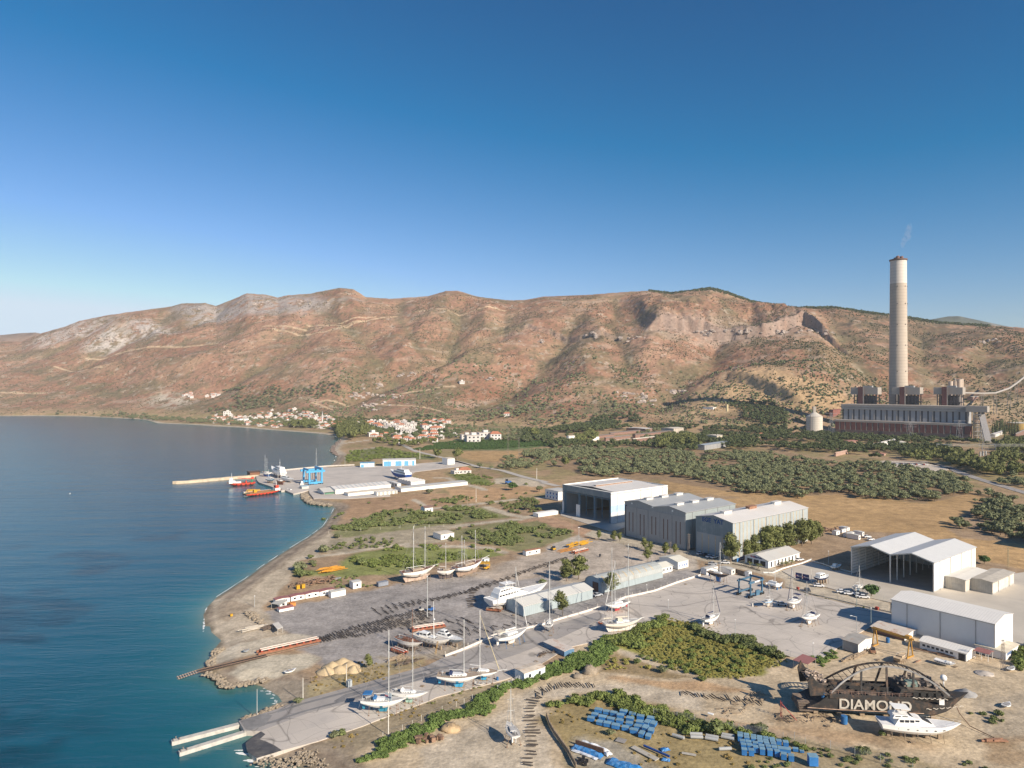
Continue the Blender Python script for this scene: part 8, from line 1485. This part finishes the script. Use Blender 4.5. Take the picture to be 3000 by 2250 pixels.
for lb_,c,x,y,sx,sz,m in(('grey electric cabinet at the upper kerb of the slipway','A',1585,722,1.3,1.9,mat('cabinet_grey',(.40,.43,.44))),('small yellow box on the beach','A',630,152,.9,.8,yel),('orange shelter tarpaulin beside the white hut','E',985,1172,2.2,1.2,mat('orange_tarp',(.60,.22,.05))),('red skip at the yard fence beside the dirt road','H',258,1112,1.0,1.0,mat('skip_red',(.35,.06,.04))),('red bin on the kerb near the shed shadow','H',942,1285,1.2,1.0,mat('skip_red',(.35,.06,.04))),('yellow bin on the beach, left of a pair','E',1030,1038,1.5,1.7,yel),('yellow bin on the beach, right of a pair','E',1072,1030,1.5,1.7,yel),('grey pedestal with a white cap on the concrete','C',1668,72,.7,1.2,bare),('dark waste container on the pale yard','F',1820,775,.8,1.2,darkdoor),('thin dark post stub on the pale yard','F',1395,862,.5,1.3,darkdoor),('open blue and white container among the scrap by the gravel yard','E',1715,1010,5,1.8,mat('scrap_container',(.22,.24,.28)))):
 b=gp(c,x,y);t=thing('cabinet' if sx<2 else 'container',lb_,'container',b,TH);q=MB();q.box(-sx/2,sx/2,-sx/2 if sx<3 else-1.1,sx/2 if sx<3 else 1.1,.04,sz);q.build('body',m,t);q=MB();q.box(-sx/2-.05,sx/2+.05,(-sx/2 if sx<3 else-1.1)-.05,(sx/2 if sx<3 else 1.1)+.05,sz+.003,sz+.08);q.build('lid',m,t)
def riprap(label,pts,n,r0,r1,wd,seed,z=-.6,m=rk):
 P=[gp(*p)for p in pts];r=random.Random(seed);q=MB();random.seed(seed)
 for k in range(n):i=r.randrange(len(P)-1);p=P[i].lerp(P[i+1],r.random());q.blob((p.x+r.uniform(-wd,wd),p.y+r.uniform(-wd,wd),z+r.uniform(0,.5)),r.uniform(r0,r1),r.uniform(.8,1.3),1,.75,.25,6,4)
 o=q.build('rocks',m,fix=False);tagset(o,label,'rocks',None,'stuff')
riprap('pale rubble boulders around the sand spit of the slip rails',[('A',560,400),('A',500,430),('A',460,520),('A',470,560)],110,.25,.6,1.2,1);riprap('rubble boulders along the lower side of the sand spit',[('A',430,610),('A',510,630),('A',560,690),('A',620,715),('A',700,690),('A',800,680),('A',910,655)],260,.25,.62,1.4,2);riprap('dark rocks below the upper kerb of the slipway',[('A',700,985),('A',850,935),('A',950,890),('A',1040,865)],150,.2,.5,.8,3);riprap('stones at the foot of the concrete ramp',[('A',860,1310),('A',1040,1350),('A',1200,1300),('A',1230,1250),('A',1350,1370)],300,.15,.45,2.2,4)
riprap('rubble seawall below the harbour canteen',[('Z',1240,1200),('Z',1280,1260),('Z',1340,1300),('Z',1550,1325)],160,.8,1.8,2,5);riprap('stones and broken concrete beside the pale beams',[('A',760,120),('A',830,170),('A',880,220)],60,.3,.8,1.5,6,.1);riprap('dark boulders at the beach headland near the village',[('Z',1640,625),('Z',1580,690),('Z',1560,740),('Z',1620,790)],120,.8,1.6,3,7,m=mat('dark_rock',(.18,.14,.12)))
# breakwater and quay fingers
def mole(label,pts,w_,zt,m,bumps=True):
 P=[gp(*p,WZ)for p in pts];t=thing('breakwater',label,'breakwater',P[0]);rg=[];L=[]
 for a_,b_ in zip(P[:-1],P[1:]):k=max(1,int((b_-a_).length/3));L+=[a_.lerp(b_,i/k)for i in range(k)]
 L.append(P[-1]);r=random.Random(4)
 for i,p in enumerate(L):
  d=(L[min(i+1,len(L)-1)]-L[max(i-1,0)]).normalized();nn=Vector((-d.y,d.x,0));j=(lambda:r.uniform(-.5,.5))if bumps else(lambda:0);s=.5 if i in(0,len(L)-1)and bumps else 1
  rg.append([p+nn*(w_*u*s+j())+Vector((0,0,z+j()*.4))for u,z in((-.75 if bumps else-.5,-1.5),(-.35 if bumps else-.5,zt),(.35 if bumps else.5,zt),(.75 if bumps else.5,-1.5))])
 q=MB();q.loft(rg,closed=True);q.build('mound',m,t,org=t.location)
 return t
mole('long pale stone breakwater reaching out into the bay',[('Z',780,1018),('Z',420,1048),('Z',0,1085),('E',15,185)],7,2.2,mat('pale_stone',(.52,.42,.30),rough=.9,var=.3,scale=.3,bump=.4));mole('dark-sided concrete jetty beside the travel lift basin',[('Z',770,1080),('Z',960,1130)],3,1.3,mat('quay_concrete',(.42,.375,.33)),False);mole('short concrete jetty with the small launch',[('Z',1040,1163),('Z',1130,1190)],3,1.3,mat('quay_concrete',(.42,.375,.33)),False)
s=Shed('boat_shelter','brown flat-roofed shelter boat at the seaward end of the quay',('X',640,585),560,840,530,rise=.6,wallm=woodb,gablem=woodb,roofm=mat('brown_canopy',(.13,.08,.06)),W=10,h=4,over=.8);s.t.location.z=-.3
s=Shed('storage_shed','low grey shed with a pale blue roof at the basin corner',('X',1690,850),1650,1830,800,rise=.3,wallm=bare,gablem=bare,roofm=mat('pale_blue_roof',(.35,.48,.55)),W=6)
# ladders and pallets about the boats
def ladder(label,c,p0,hz_,rz,m=yel):
 b=gp(c,*p0);t=thing('ladder',label,'ladder',b,rz)
 for y in(-.25,.25):q=MB();q.tube((0,y,0),(hz_*.3,y,hz_),.045,n=4);q.build('rail',m,t)
 for k in range(int(hz_/.4)):q=MB();q.tube((.12*(k+1),-.25,.4*(k+1)),(.12*(k+1),.25,.4*(k+1)),.03,n=4);q.build('rung',m,t)
ladder('yellow ladder leaning on the white work boat','B',(485,460),4.0,.9);ladder('yellow ladder at the stern of the huge white motor yacht','F',(945,1215),5.0,.5);ladder('blue steps at the stern of the cream-awning sloop','B',(995,405),3.6,.6,propb);ladder('ladder at the stern of the blue-canopied sloop','A',(1660,900),3.8,.2,alu);ladder('ladder at the stern of the teak-decked cruiser','B',(515,700),4.0,.2,alu);ladder('ladder against the black-hulled yacht','G',(1345,950),4.2,.9,alu)
ladder('light ladder against the sloop with the large dark bimini','G',(2062,1170),3.6,2.6,alu);ladder('ladder at the stern of the clean white gulet','F',(650,935),4.5,.7,wood_post)
def pallet_proto():
 t=thing('pallet',None,None);q=MB()
 for k in range(5):q.rbox((0,-.48+.24*k,.14),1.2,.14,.03)
 q.build('deck',timber,t)
 for x in(-.5,0,.5):q=MB();q.rbox((x,0,.065),.12,1.0,.11);q.build('runner',timber,t)
 return t
pp=pallet_proto();first=True
for c,x,y in(('B',640,470),('B',660,350),('B',905,400),('B',1420,310),('B',860,700),('B',380,720),('F',230,1000),('F',700,940),('G',1560,1050),('G',1700,1180),('G',1950,1210),('G',2060,1340),('D',1100,560),('D',950,540),('D',520,1110),('D',1250,1250),('G',1130,1000),('F',1120,1250),('B',1330,480),('B',1300,520),('D',1360,450),('D',1620,600)):
 o=pp if first else copy_tree(pp);first=False;o.location=gp(c,x,y,.08);o.rotation_euler=(0,0,random.uniform(0,3));tagset(o,'weathered wooden pallet lying on the ground near the boats and sheds','pallet','wooden pallets about the yards')
 # ================================================================ POWER STATION
stc=mat('station_concrete',(.36,.32,.28),rough=.85,var=.1,scale=.05,dirt=(.28,.25,.22),dirtamt=.5,dscale=.03);stb=mat('station_brick',(.24,.095,.075),rough=.85,var=.15,scale=.05);stg=mat('station_grey',(.30,.30,.30),rough=.7,var=.08,scale=.05);stw=mat('station_pale_panel',(.34,.34,.35),rough=.7,var=.08,scale=.04);dk=mat('station_dark_glazing',(.06,.06,.065),rough=.4)
a=gp('K',1632,695);b2=gp('K',172,627);d=b2-a;rz=math.atan2(d.y,d.x)-R(90);L=d.length
t=thing('power_station','long power station hall with a red brick base, grey upper wall and concrete cornices','power station',a,rz);e=Matrix.Rotation(rz,3,'Z')
# local: y runs along the facade to the left, x runs away from the camera
h1=ytop(a,'K',525);h2=55
def PB(name,m,x0,x1,y0,y1,z0,z1,par=None):q=MB();q.box(x0,x1,y0,y1,z0,z1);return q.build(name,m,par or t)
PB('brick_wall',stb,0,18,0,L,9,h1-3.5);PB('base_wall',mat('station_base',(.20,.14,.12),var=.2,scale=.1),.5,18,.5,L-.5,0,8.99);PB('cornice',stc,-1.2,19,-1.5,L+1.5,h1-3.49,h1);PB('upper_wall',stw,18.01,60,8,L-8,h1-4,h2-9.01);PB('cornice',stg,16.5,61,6,L-6,h2-9,h2-6.5);PB('cornice',stc,17.5,60,7,L-7,h2-6.49,h2-4.8);PB('cornice',stg,16.8,61,6,L-6,h2-4.79,h2-3.2);PB('roof_edge',stc,17.2,61,5,L-5,h2-3.19,h2)
for k in range(22):
 y=L*(.02+.96*(k+.5)/22);w_=PB('window',dk,-.12,-.01,y-.8,y+.8,9.5,h1-4);PB('pilaster',stc,-.5,-.005,y+.85,y+1.5,8,h1-3.6);PB('window',dk,17.9,17.99,y-1.2,y+1.4,h1+.6,h2-9.4)
 if k%2:PB('pilaster',stc,17.4,17.98,y+2.5,y+3.2,h1,h2-9.1)
for f in(.32,.62,.92):PB('doorway',darkdoor,-.2,.45,L*f,L*f+7,0,6.5)
# head house and coal gallery
PB('head_house',stc,10,34,-22,8,h2-9,h2+1);q=MB();ei=e.inverted();p0=ei@(gd('K',1735,345,1158)-a);p1=ei@(gd('K',1826,712,1085)-a);s_=ei@Vector((6.6,2,0));u=Vector((0,0,2.2));q.hexa([p1-s_-u,p1+s_-u,p0+s_-u,p0-s_-u],[p1-s_+u,p1+s_+u,p0+s_+u,p0-s_+u]);q.build('coal_gallery',mat('gallery_grey',(.21,.20,.20),var=.1),t)
q=MB()
for f in(.0,.3,.6,.85):
 p=p0.lerp(p1,f)
 for s in(-3.5,3.5):q.tube((p.x,p.y+s,0),(p.x,p.y+s*.7,p.z-2),.6,n=4)
 for k in range(4):z0=(p.z-3)*k/4;z1=(p.z-3)*(k+1)/4;q.tube((p.x,p.y-3.5,z0),(p.x,p.y+3.5,z1),.3,n=4)
q.build('gallery_trestle',mat('pale_lattice',(.36,.36,.37)),t)
q=MB()
for x in(6,18,30):
 for y in(-4,-14):q.box(x,x+1.2,y,y+1.2,0,h2-9)
for z in range(6,44,7):q.box(5,32,-15,-3,z,z+.8)
o=q.build('open_frame',mat('station_frame',(.42,.38,.33)),t)
for i,(x0,lb_)in enumerate(((370,'left boiler tower with a grey box top and red stair shaft'),(818,'middle boiler tower, just right of the chimney foot'),(1272,'right boiler tower, in front of the four pale silos'))):
 D_=(1318,1268,1222)[i];p=gd('K',x0+143,205,D_);bt_=thing('boiler_tower',lb_,'boiler tower',(p.x,p.y,0),rz);zb=H-(px('K',0,205)[1]-HY)/F*D_;zt=H-(px('K',0,128)[1]-HY)/F*D_;wd=285/3.6867*D_/F
 for nm,m,x0_,x1_,y0,y1,z0,z1 in(('top_block',stc,-12,14,-wd*.44,wd*.5,zb,zt),('stair_shaft',stb,-15,-12.01,wd*.06,wd*.22,0,zt+1),('shaft_frame',stc,-15.6,-15.01,wd*.02,wd*.055,0,zt+2),('roof_gear',stg,-4,6,-wd*.2,wd*.1,zt+.01,zt+3)):q=MB();q.box(x0_,x1_,y0,y1,z0,z1);q.build(nm,m,bt_)
 q=MB()
 for yy in range(8):y=wd*(-.4+.11*yy);q.box(-10,-8.5,y,y+1.4,30,zb);q.box(8,9.5,y,y+1.4,30,zb)
 for z in(50,60):q.box(-10,10,-wd*.42,wd*.4,z,z+1.2)
 q.build('steel_frame',mat('boiler_dark_frame',(.10,.09,.09),var=.3),bt_);q=MB();q.box(-6,6,-wd*.3,wd*.3,0,zb-2);q.build('boiler',mat('boiler_dark',(.09,.085,.085),var=.3,scale=.1),bt_)
 # chimney
D_=1335;cb=gd('K',855,300,D_);zt=H-(px('J',0,143)[1]-HY)/F*D_;zb_=H-(px('J',0,312)[1]-HY)/F*D_;rt,rb=51/2.37*D_/F,61/2.37*D_/F;rm=rt+(rb-rt)*.12
chm=mat('chimney_concrete',(.49,.415,.34),rough=.85,var=.07,scale=.03,rib='Z',ribw=6);t=thing('chimney','very tall tapering pale concrete chimney with a whiter top section','chimney',(cb.x,cb.y,0));n=10
q=MB();q.lathe((0,0,0),[(rb+(rm-rb)*(k/n)**.8,zb_*k/n)for k in range(n+1)],40);q.build('shaft',chm,t);q=MB();q.lathe((0,0,0),[(rm-.05+(rt-rm+.05)*k/5,zb_+.01+(zt-3-zb_)*k/5)for k in range(6)],40);q.build('white_section',mat('chimney_white',(.66,.60,.54),rough=.8,var=.06,scale=.03,rib='Z',ribw=6),t)
q=MB();q.lathe((0,0,0),[(rt+.8,zt-3),(rt+1.6,zt-1.5),(rt+1.6,zt),(rt-1,zt+.3)],40);q.build('rim',mat('chimney_rim',(.16,.10,.08),var=.2),t)
for i,(x,y)in enumerate(((-4.5,2),(4,4),(3.5,-5),(-4,-5))):q=MB();q.lathe((x,y,zt),[(3.4,0),(3.2,3.2+i*.6),(2.4,4.2+i*.6)],16);q.build('flue',mat('flue_brown',(.20,.11,.09)),t)
q=MB();q.tube((0,0,zt),(0,0,zt+10),.25);q.tube((2,3,zt),(2,3,zt+7),.2);q.build('lightning_rod',stg,t)
q=MB()
for z in(.35,.5,.62,.74,.84):
 for a_ in(-2.2,-1.2,-.5):r_=rb+(rm-rb)*z**.8 if z<.84 else rm;q.rbox((math.cos(a_)*r_,math.sin(a_)*r_,zt*z),1.6,1.6,1.6,a_)
q.build('warning_lamps',dk,t)
# faint smoke: thin puffs of real vapour over the flues
sm=bpy.data.materials.new('thin_smoke');sm.use_nodes=True;n_=sm.node_tree.nodes;n_.remove(n_['Principled BSDF']);vp=n_.new('ShaderNodeVolumePrincipled');vp.inputs['Color'].default_value=(.9,.85,.88,1);vp.inputs['Density'].default_value=.018;sm.node_tree.links.new(vp.outputs[0],n_['Material Output'].inputs['Volume'])
q=MB()
for x,y,r_ in((2662,672,7),(2658,690,8),(2650,704,6),(2645,716,5),(2667,664,5)):p=gd('P',x,y,D_);q.blob(p,r_,.8,1,1.5,.3,10,7)
tagset(q.build('smoke',sm),'faint wisp of smoke drifting above the chimney','smoke',None,'stuff')
# silos, tanks
def silo(label,c,x,yb,yt,r_px,m,d=None,cone=.12,name='silo',cat='silo',cap=True,zb=0):
 b=gp(c,x,yb)if d is None else gd(c,x,yb,d);zb=0 if d is None else b.z;ht=H-(px(c,0,yt)[1]-HY)/F*b.y;r_=r_px/CROP[c][2]*b.y/F;zg_=b.z if d and name=='oil_tank' else 0;ht-=zg_;t=thing(name,label,cat,(b.x,b.y,zg_));q=MB();q.lathe((0,0,0),[(r_,-3),(r_,ht)],32);q.build('shell',m,t,smooth=False);q=MB();q.lathe((0,0,ht),[(r_+.4,0),(r_*.25,r_*cone*4)],32);q.build('roof',mat('tank_roof',(.50,.46,.40),var=.08),t)
 if cap:q=MB();q.box(-r_*.2,r_*.15,-2,2,ht,ht+r_*1.3);q.build('head_house',stc,t);q=MB();q.tube((-r_*.8,-r_*.7,0),(-r_*.8,-r_*.7,ht+6),.7,n=4);q.build('ladder_tower',stc,t)
 return t
silo('big pale concrete silo with a conical roof, left of the power station','J',204,1355,1232,53,mat('silo_concrete',(.60,.54,.46),var=.05,scale=.05,rib='Z',ribw=4),cone=.13)
for i,(x,yt)in enumerate(((1418,62),(1468,62),(1512,40),(1532,36))):silo(['first pale silo of the cluster behind the right boiler tower','second pale silo of the cluster behind the right boiler tower','taller silo in the cluster behind the right boiler tower','rightmost silo of the cluster behind the right boiler tower'][i],'K',x,300,yt,23,mat('tan_concrete',(.52,.42,.34),var=.06),1420+20*(i%2),0.02,cap=i==1)
silo('large yellow oil tank at the right edge','K',2150,600,512,92,mat('tank_yellow',(.50,.34,.12),var=.08),None,.03,'oil_tank','tank',False);silo('small pale green water tank among the trees before the brick facade','K',880,742,718,52,mat('tank_green',(.38,.48,.40)),None,.06,'water_tank','tank',False);silo('tiny yellow tank on the low hill left of the station','S',1742,418,372,10,mat('tank_cream',(.58,.48,.28)),1440,.02,'oil_tank','tank',False)
# other works buildings: label, crop, x of near corner, y of base, x left, x right, y of top, wall, roof, rotation
pk=mat('pink_plaster',(.42,.28,.22),var=.1);rf_d=mat('dark_flat_roof',(.20,.17,.15),var=.1);rf_l=mat('light_flat_roof',(.60,.54,.45),var=.08);brw=mat('works_brick',(.25,.15,.12),var=.15)
def works(label,c,x,y,xl,xr,yt,wm=brw,rm_=rf_d,rz=R(48),rise=.8,**k):
 p=land_pt(*px(c,x,y));X,Y=CX+F*p.x/p.y,HY+F*H/p.y;s=Shed('works_building',label,('P',X,Y),px(c,xl,0)[0],px(c,xr,0)[0],0,rz=rz,wallm=wm,gablem=wm,roofm=rm_,rise=rise,h=(y-yt)/CROP[c][2]*p.y/F,over=.6,**k);s.t.location.z=max(p.z-.3,0);return s
for r_ in(('long brick works hall with a dark roof, nearest the tall grey building','S',1000,650,975,1290,618),('brick works hall with a dark roof behind the left halls','S',800,625,785,1040,605),('square brick works block in front of the left hall','S',760,672,748,960,645),('low brick works block at the front with a light roof','S',985,685,970,1165,655,brw,rf_l),('brick works hall farthest left','S',690,650,670,830,628),('tall cream office block with window bands behind the works','S',1310,618,1210,1390,570,mat('works_cream',(.48,.42,.35)),rf_l),('white-roofed shelter behind the works','S',1080,598,925,1135,572,brw,roof_w),('small white store at the left of the works','S',460,665,440,510,632,plaster,rf_l),('tiny white house between the trees left of the works','S',655,668,645,706,645,plaster,plaster),
('pale blue-grey depot roof among the trees near the grove','S',1560,745,1490,1760,705,stg,mat('blue_grey_roof',(.30,.34,.38))),('flat grey shed right of the works yard','S',1250,722,1230,1360,700,plaster,stg),('cream gateway slab on slanting pillars before the trees','S',1660,680,1570,1705,628,mat('gate_cream',(.55,.48,.38)),rf_l),('orange-roofed building in the trees left of the silo','S',1985,640,1960,2050,615,plaster,tile),('long salmon-roofed canteen before the brick facade','K',300,760,165,430,735,pk,mat('salmon_roof',(.45,.22,.16))),('white stepped-roof workshop before the brick facade','K',600,788,572,830,745,plaster,roof_w),('pink gatehouse at the edge of the olive grove','K',180,878,162,320,842,pk,pk),('long low pink office behind the car park','K',700,870,570,720,850,pk,mat('salmon_roof',(.45,.22,.16))),('brick building with a white roof below the yellow tank','K',2125,712,2112,2400,632),('white shed under the coal gallery foot','K',1900,672,1840,2000,640,plaster,roof_w),('white kiosk roof right of the gallery foot','K',2000,745,1975,2060,715,plaster,roof_w),
('dark red annexe at the left end of the power station','K',150,450,105,235,370,stb,stb),('small brick house at the end of the conveyor on the slope','K',1660,285,1600,1735,232,brw,rf_l),('cream block among trees right of the cars','K',1475,880,1440,1520,845,plaster,rf_l),('low white fence building by the switchyard','K',1800,945,1780,1840,925,plaster,plaster),('small white buildings by the hill tanks','S',1630,415,1545,1690,395,plaster,rf_l)):works(*r_)
# switchyard and conveyor
t=thing('switchyard_frame','steel switchyard gantries at the right edge before the yellow tank','switchyard',land_pt(*px('K',1990,880)));q=MB();o_=t.location
for x in(-70,-10,50,90):
 for y in(0,25):q.tube((x,y,0),(x,y,15),.35,n=4)
 q.tube((x,0,15),(x,25,15),.3,n=4)
for y in(0,25):q.tube((-70,y,14),(90,y,14),.3,n=4)
for k in range(22):q.rbox((-66+7*k,8+5*(k%3),3),1.5,1.5,6)
q.build('frame',mat('switchyard_steel',(.34,.34,.33),var=.2),t)
t=thing('conveyor','long pale conveyor bridge curving up the hillside at the right edge','conveyor');P=[gd('K',x,y,D)for x,y,D in((1560,188,1420),(1760,195,1440),(1900,190,1470),(2050,140,1520),(2130,85,1560),(2212,20,1600),(2400,-160,1700))]
q=MB()
for a_,b_ in zip(P[:-1],P[1:]):q.tube(a_,b_,2.0,n=6)
q.build('bridge',mat('conveyor_pale',(.36,.33,.30),var=.1),t);q=MB()
for p in P[1:5]:
 q=MB();[q.tube((p.x+s,p.y,p.z),(p.x+s*1.6,p.y,p.z-45),.6,n=4)for s in(-2,2)];q.tube((p.x-3,p.y,p.z-12),(p.x+3,p.y,p.z-12),.5,n=4);q.build('trestle',stc,t)
 # ================================================================ THE VILLAGE
hw=mat('village_white',(.62,.58,.55),var=.1,scale=.1,rnd=.1);hr=tile;hgf=mat('village_flat_roof',(.58,.52,.46),var=.12,scale=.1,rnd=.15)
def house_proto(kind,w_,d_,h_):
 t=thing('village_house',None,None);q=MB();q.box(-w_/2,w_/2,-d_/2,d_/2,-2,h_);q.build('wall',hw,t);q=MB()
 if kind=='hip':q.loft([[(-w_/2-.5,-d_/2-.5,h_),(w_/2+.5,-d_/2-.5,h_),(w_/2+.5,d_/2+.5,h_),(-w_/2-.5,d_/2+.5,h_)],[(-w_*.25,-.3,h_+2.2),(w_*.25,-.3,h_+2.2),(w_*.25,.3,h_+2.2),(-w_*.25,.3,h_+2.2)]]);q.build('roof',hr,t)
 else:q.box(-w_/2-.2,w_/2+.2,-d_/2-.2,d_/2+.2,h_,h_+.4);q.build('roof',hgf,t);q=MB();q.box(-w_*.1,w_*.25,-d_*.2,d_*.2,h_+.4,h_+2.4);q.build('stair_box',hw,t)
 for fl in range(int(h_//2.9)):
  for k in range(3):q=MB();x=w_*(-.3+.3*k);q.box(x-.7,x+.7,-d_/2-.06,-d_/2-.005,1+2.9*fl,2.3+2.9*fl);q.build('window',dark,t)
 for fl in range(int(h_//2.9)):q=MB();q.box(w_/2+.005,w_/2+.06,-1,1,1+2.9*fl,2.4+2.9*fl);q.build('window',dark,t)
 return t
HP=[house_proto('hip',10,8,6),house_proto('flat',12,8,6),house_proto('hip',12,9,3.4),house_proto('flat',9,8,3.2)];used=set();g_=random.Random(12)
HN=['two-storey white house with a red tiled roof','two-storey white flat-roofed house','low white house with a red tiled roof','low white flat-roofed house']
def hplace(x,y,k,where,grp,s=1.0):
 p=land_pt(x,y)
 if p is None:return
 o=HP[k]if k not in used else copy_tree(HP[k]);used.add(k);o.location=p;o.rotation_euler=(0,0,R(g_.choice((0,12,20,-15,35))));o.scale=(s,s,s);tagset(o,HN[k]+' '+where,'house',grp)
def hzone(c,poly,n,where,grp,kinds,seed,s=.92,gap=6):
 r=random.Random(seed);P=[px(c,*p)for p in poly];pl=[];tries=0
 while len(pl)<n and tries<4000:
  tries+=1;x=r.uniform(min(p[0]for p in P),max(p[0]for p in P));y=r.uniform(min(p[1]for p in P),max(p[1]for p in P))
  if inpoly(np.array([x]),np.array([y]),P)[0]and all(abs(x-a)>gap or abs(y-b)>3 for a,b in pl):pl.append((x,y));hplace(x,y,r.choice(kinds),where,grp,s*r.uniform(.85,1.15))
hzone('Z',[(190,400),(300,355),(700,370),(1050,340),(1250,400),(1000,500),(700,470),(220,445)],78,'in the western half of the bay village','houses of the bay village, west',[0,1,2,2,3],1)
hzone('Z',[(1080,300),(1300,300),(1500,350),(1560,420),(1350,430),(1080,380)],28,'on the rise above the minaret','houses above the minaret',[0,1,2],2)
hzone('Z',[(1300,440),(1500,430),(1880,440),(1900,490),(1640,520),(1330,490)],32,'right of the minaret near the shore','houses right of the minaret',[0,0,2,1],3)
hzone('Q',[(550,290),(730,285),(1000,290),(1240,345),(1170,410),(870,390),(750,350),(550,340)],34,'in the white modern quarter','houses of the white modern quarter',[1,1,0],4,1.35,9)
hzone('Z',[(700,300),(1100,280),(1580,360),(1590,500),(1000,480),(700,440)],22,'standing among trees around the village centre','houses among the trees of the village centre',[0,2,3],9,.75)
hzone('Q',[(560,370),(900,400),(1240,380),(1260,440),(900,470),(560,420)],16,'between gardens below the modern quarter','houses between the gardens',[1,2,3],10,.9)
hzone('Q',[(830,430),(1200,420),(1190,460),(920,480),(760,480)],14,'along the road below the modern quarter','houses below the modern quarter',[0,2,3],5,1.1,12)
hzone('Q',[(1040,270),(1300,250),(1320,290),(1180,310),(1060,300)],12,'at the field edge right of the village','houses at the field edge',[0,2],6,1.1,10)
hzone('L0',[(1475,290),(1600,290),(1600,335),(1475,325)],5,'in the left hillside cluster','houses of the left hillside cluster',[0,2],7,1.0,5);hzone('L0',[(1660,285),(1800,275),(1800,300),(1730,325),(1660,320)],5,'in the right hillside cluster','houses of the right hillside cluster',[1,0],8,1.0,5)
for c,x,y,k,w_,s in(('Q',1470,440,1,'at the left of the row by the orchard',1.5),('Q',1530,462,1,'with cream walls beside the orchard, the largest',1.9),('Q',1640,435,1,'with a long dark roof behind the cream one',1.9),('Q',1740,440,0,'right of the orchard row',1.8),('Q',1360,408,3,'alone beyond the brown sheds',1.3),('L2',1000,712,3,'alone on the bare earth shelf of the hillside',1.6),('Q',1850,215,2,'among the dark trees at the hill foot',1.6),('Q',600,405,3,'low and wide beside the shore trees',2.0),('Q',1455,745,2,'in the green rough ground',1.1),('Q',1380,750,3,'ruined, in the green rough ground',1.0),('L0',1840,458,1,'standing highest in the western village row',1.6)):hplace(*px(c,x,y),k,w_,None,s)
p=land_pt(*px('Z',1454,450));t=thing('minaret','white minaret with a yellowish shaft in the middle of the village','minaret',p);q=MB();q.lathe((0,0,0),[(1.6,0),(1.5,18),(2.3,18.5),(2.3,19.5),(1.2,19.6),(1.1,25)],12);q.build('shaft',hw,t);q=MB();q.lathe((0,0,25),[(1.4,0),(.1,6)],12);q.build('spire',stg,t)
for lb_,c,p0,p1,yt,wm,rm_ in(('long open brown farm shed at the end of the modern quarter','Q',1250,1405,(362,335),timber,rust),('grey-roofed hall amid the western village houses','Z',520,660,(430,395),plaster,stg)):works(lb_,c,p0+40,yt[0],p0,p1,yt[1],wm,rm_)
# rock outcrops and walls on the slopes
q=MB();random.seed(5)
for c,x,y,n in(('Z',1900,145,14),('Z',2000,245,12),('Z',1810,160,6),('Z',1930,270,5),('L2',640,660,10),('L2',560,800,6),('L2',430,730,5),('L3',500,320,14),('L3',700,320,16),('L3',900,320,14),('L3',1100,320,12),('L3',120,350,10),('L3',170,690,16),('L3',330,640,14),('L2',1850,405,10),('L2',2100,790,12),('L2',1180,690,6),('L3',2000,370,10),('L2',1500,440,8),('L1',950,380,16),('L1',700,430,14),('L1',500,380,12),('L1',1700,200,14),('L1',2000,190,14),('L1',1350,230,8)):
 for k in range(n):
  p=land_pt(px(c,x,y)[0]+random.gauss(0,22),px(c,x,y)[1]+random.gauss(0,4))
  if p:r_=random.uniform(2,7.5);q.blob((p.x,p.y,p.z),r_,random.uniform(.8,1.6),1,random.uniform(.5,1),.32,7,5)
tagset(q.build('rocks',mat('hill_rock',(.36,.30,.26),rough=.95,var=.3,scale=.15),fix=False),'grey rock outcrops scattered over the hillsides','rocks',None,'stuff')
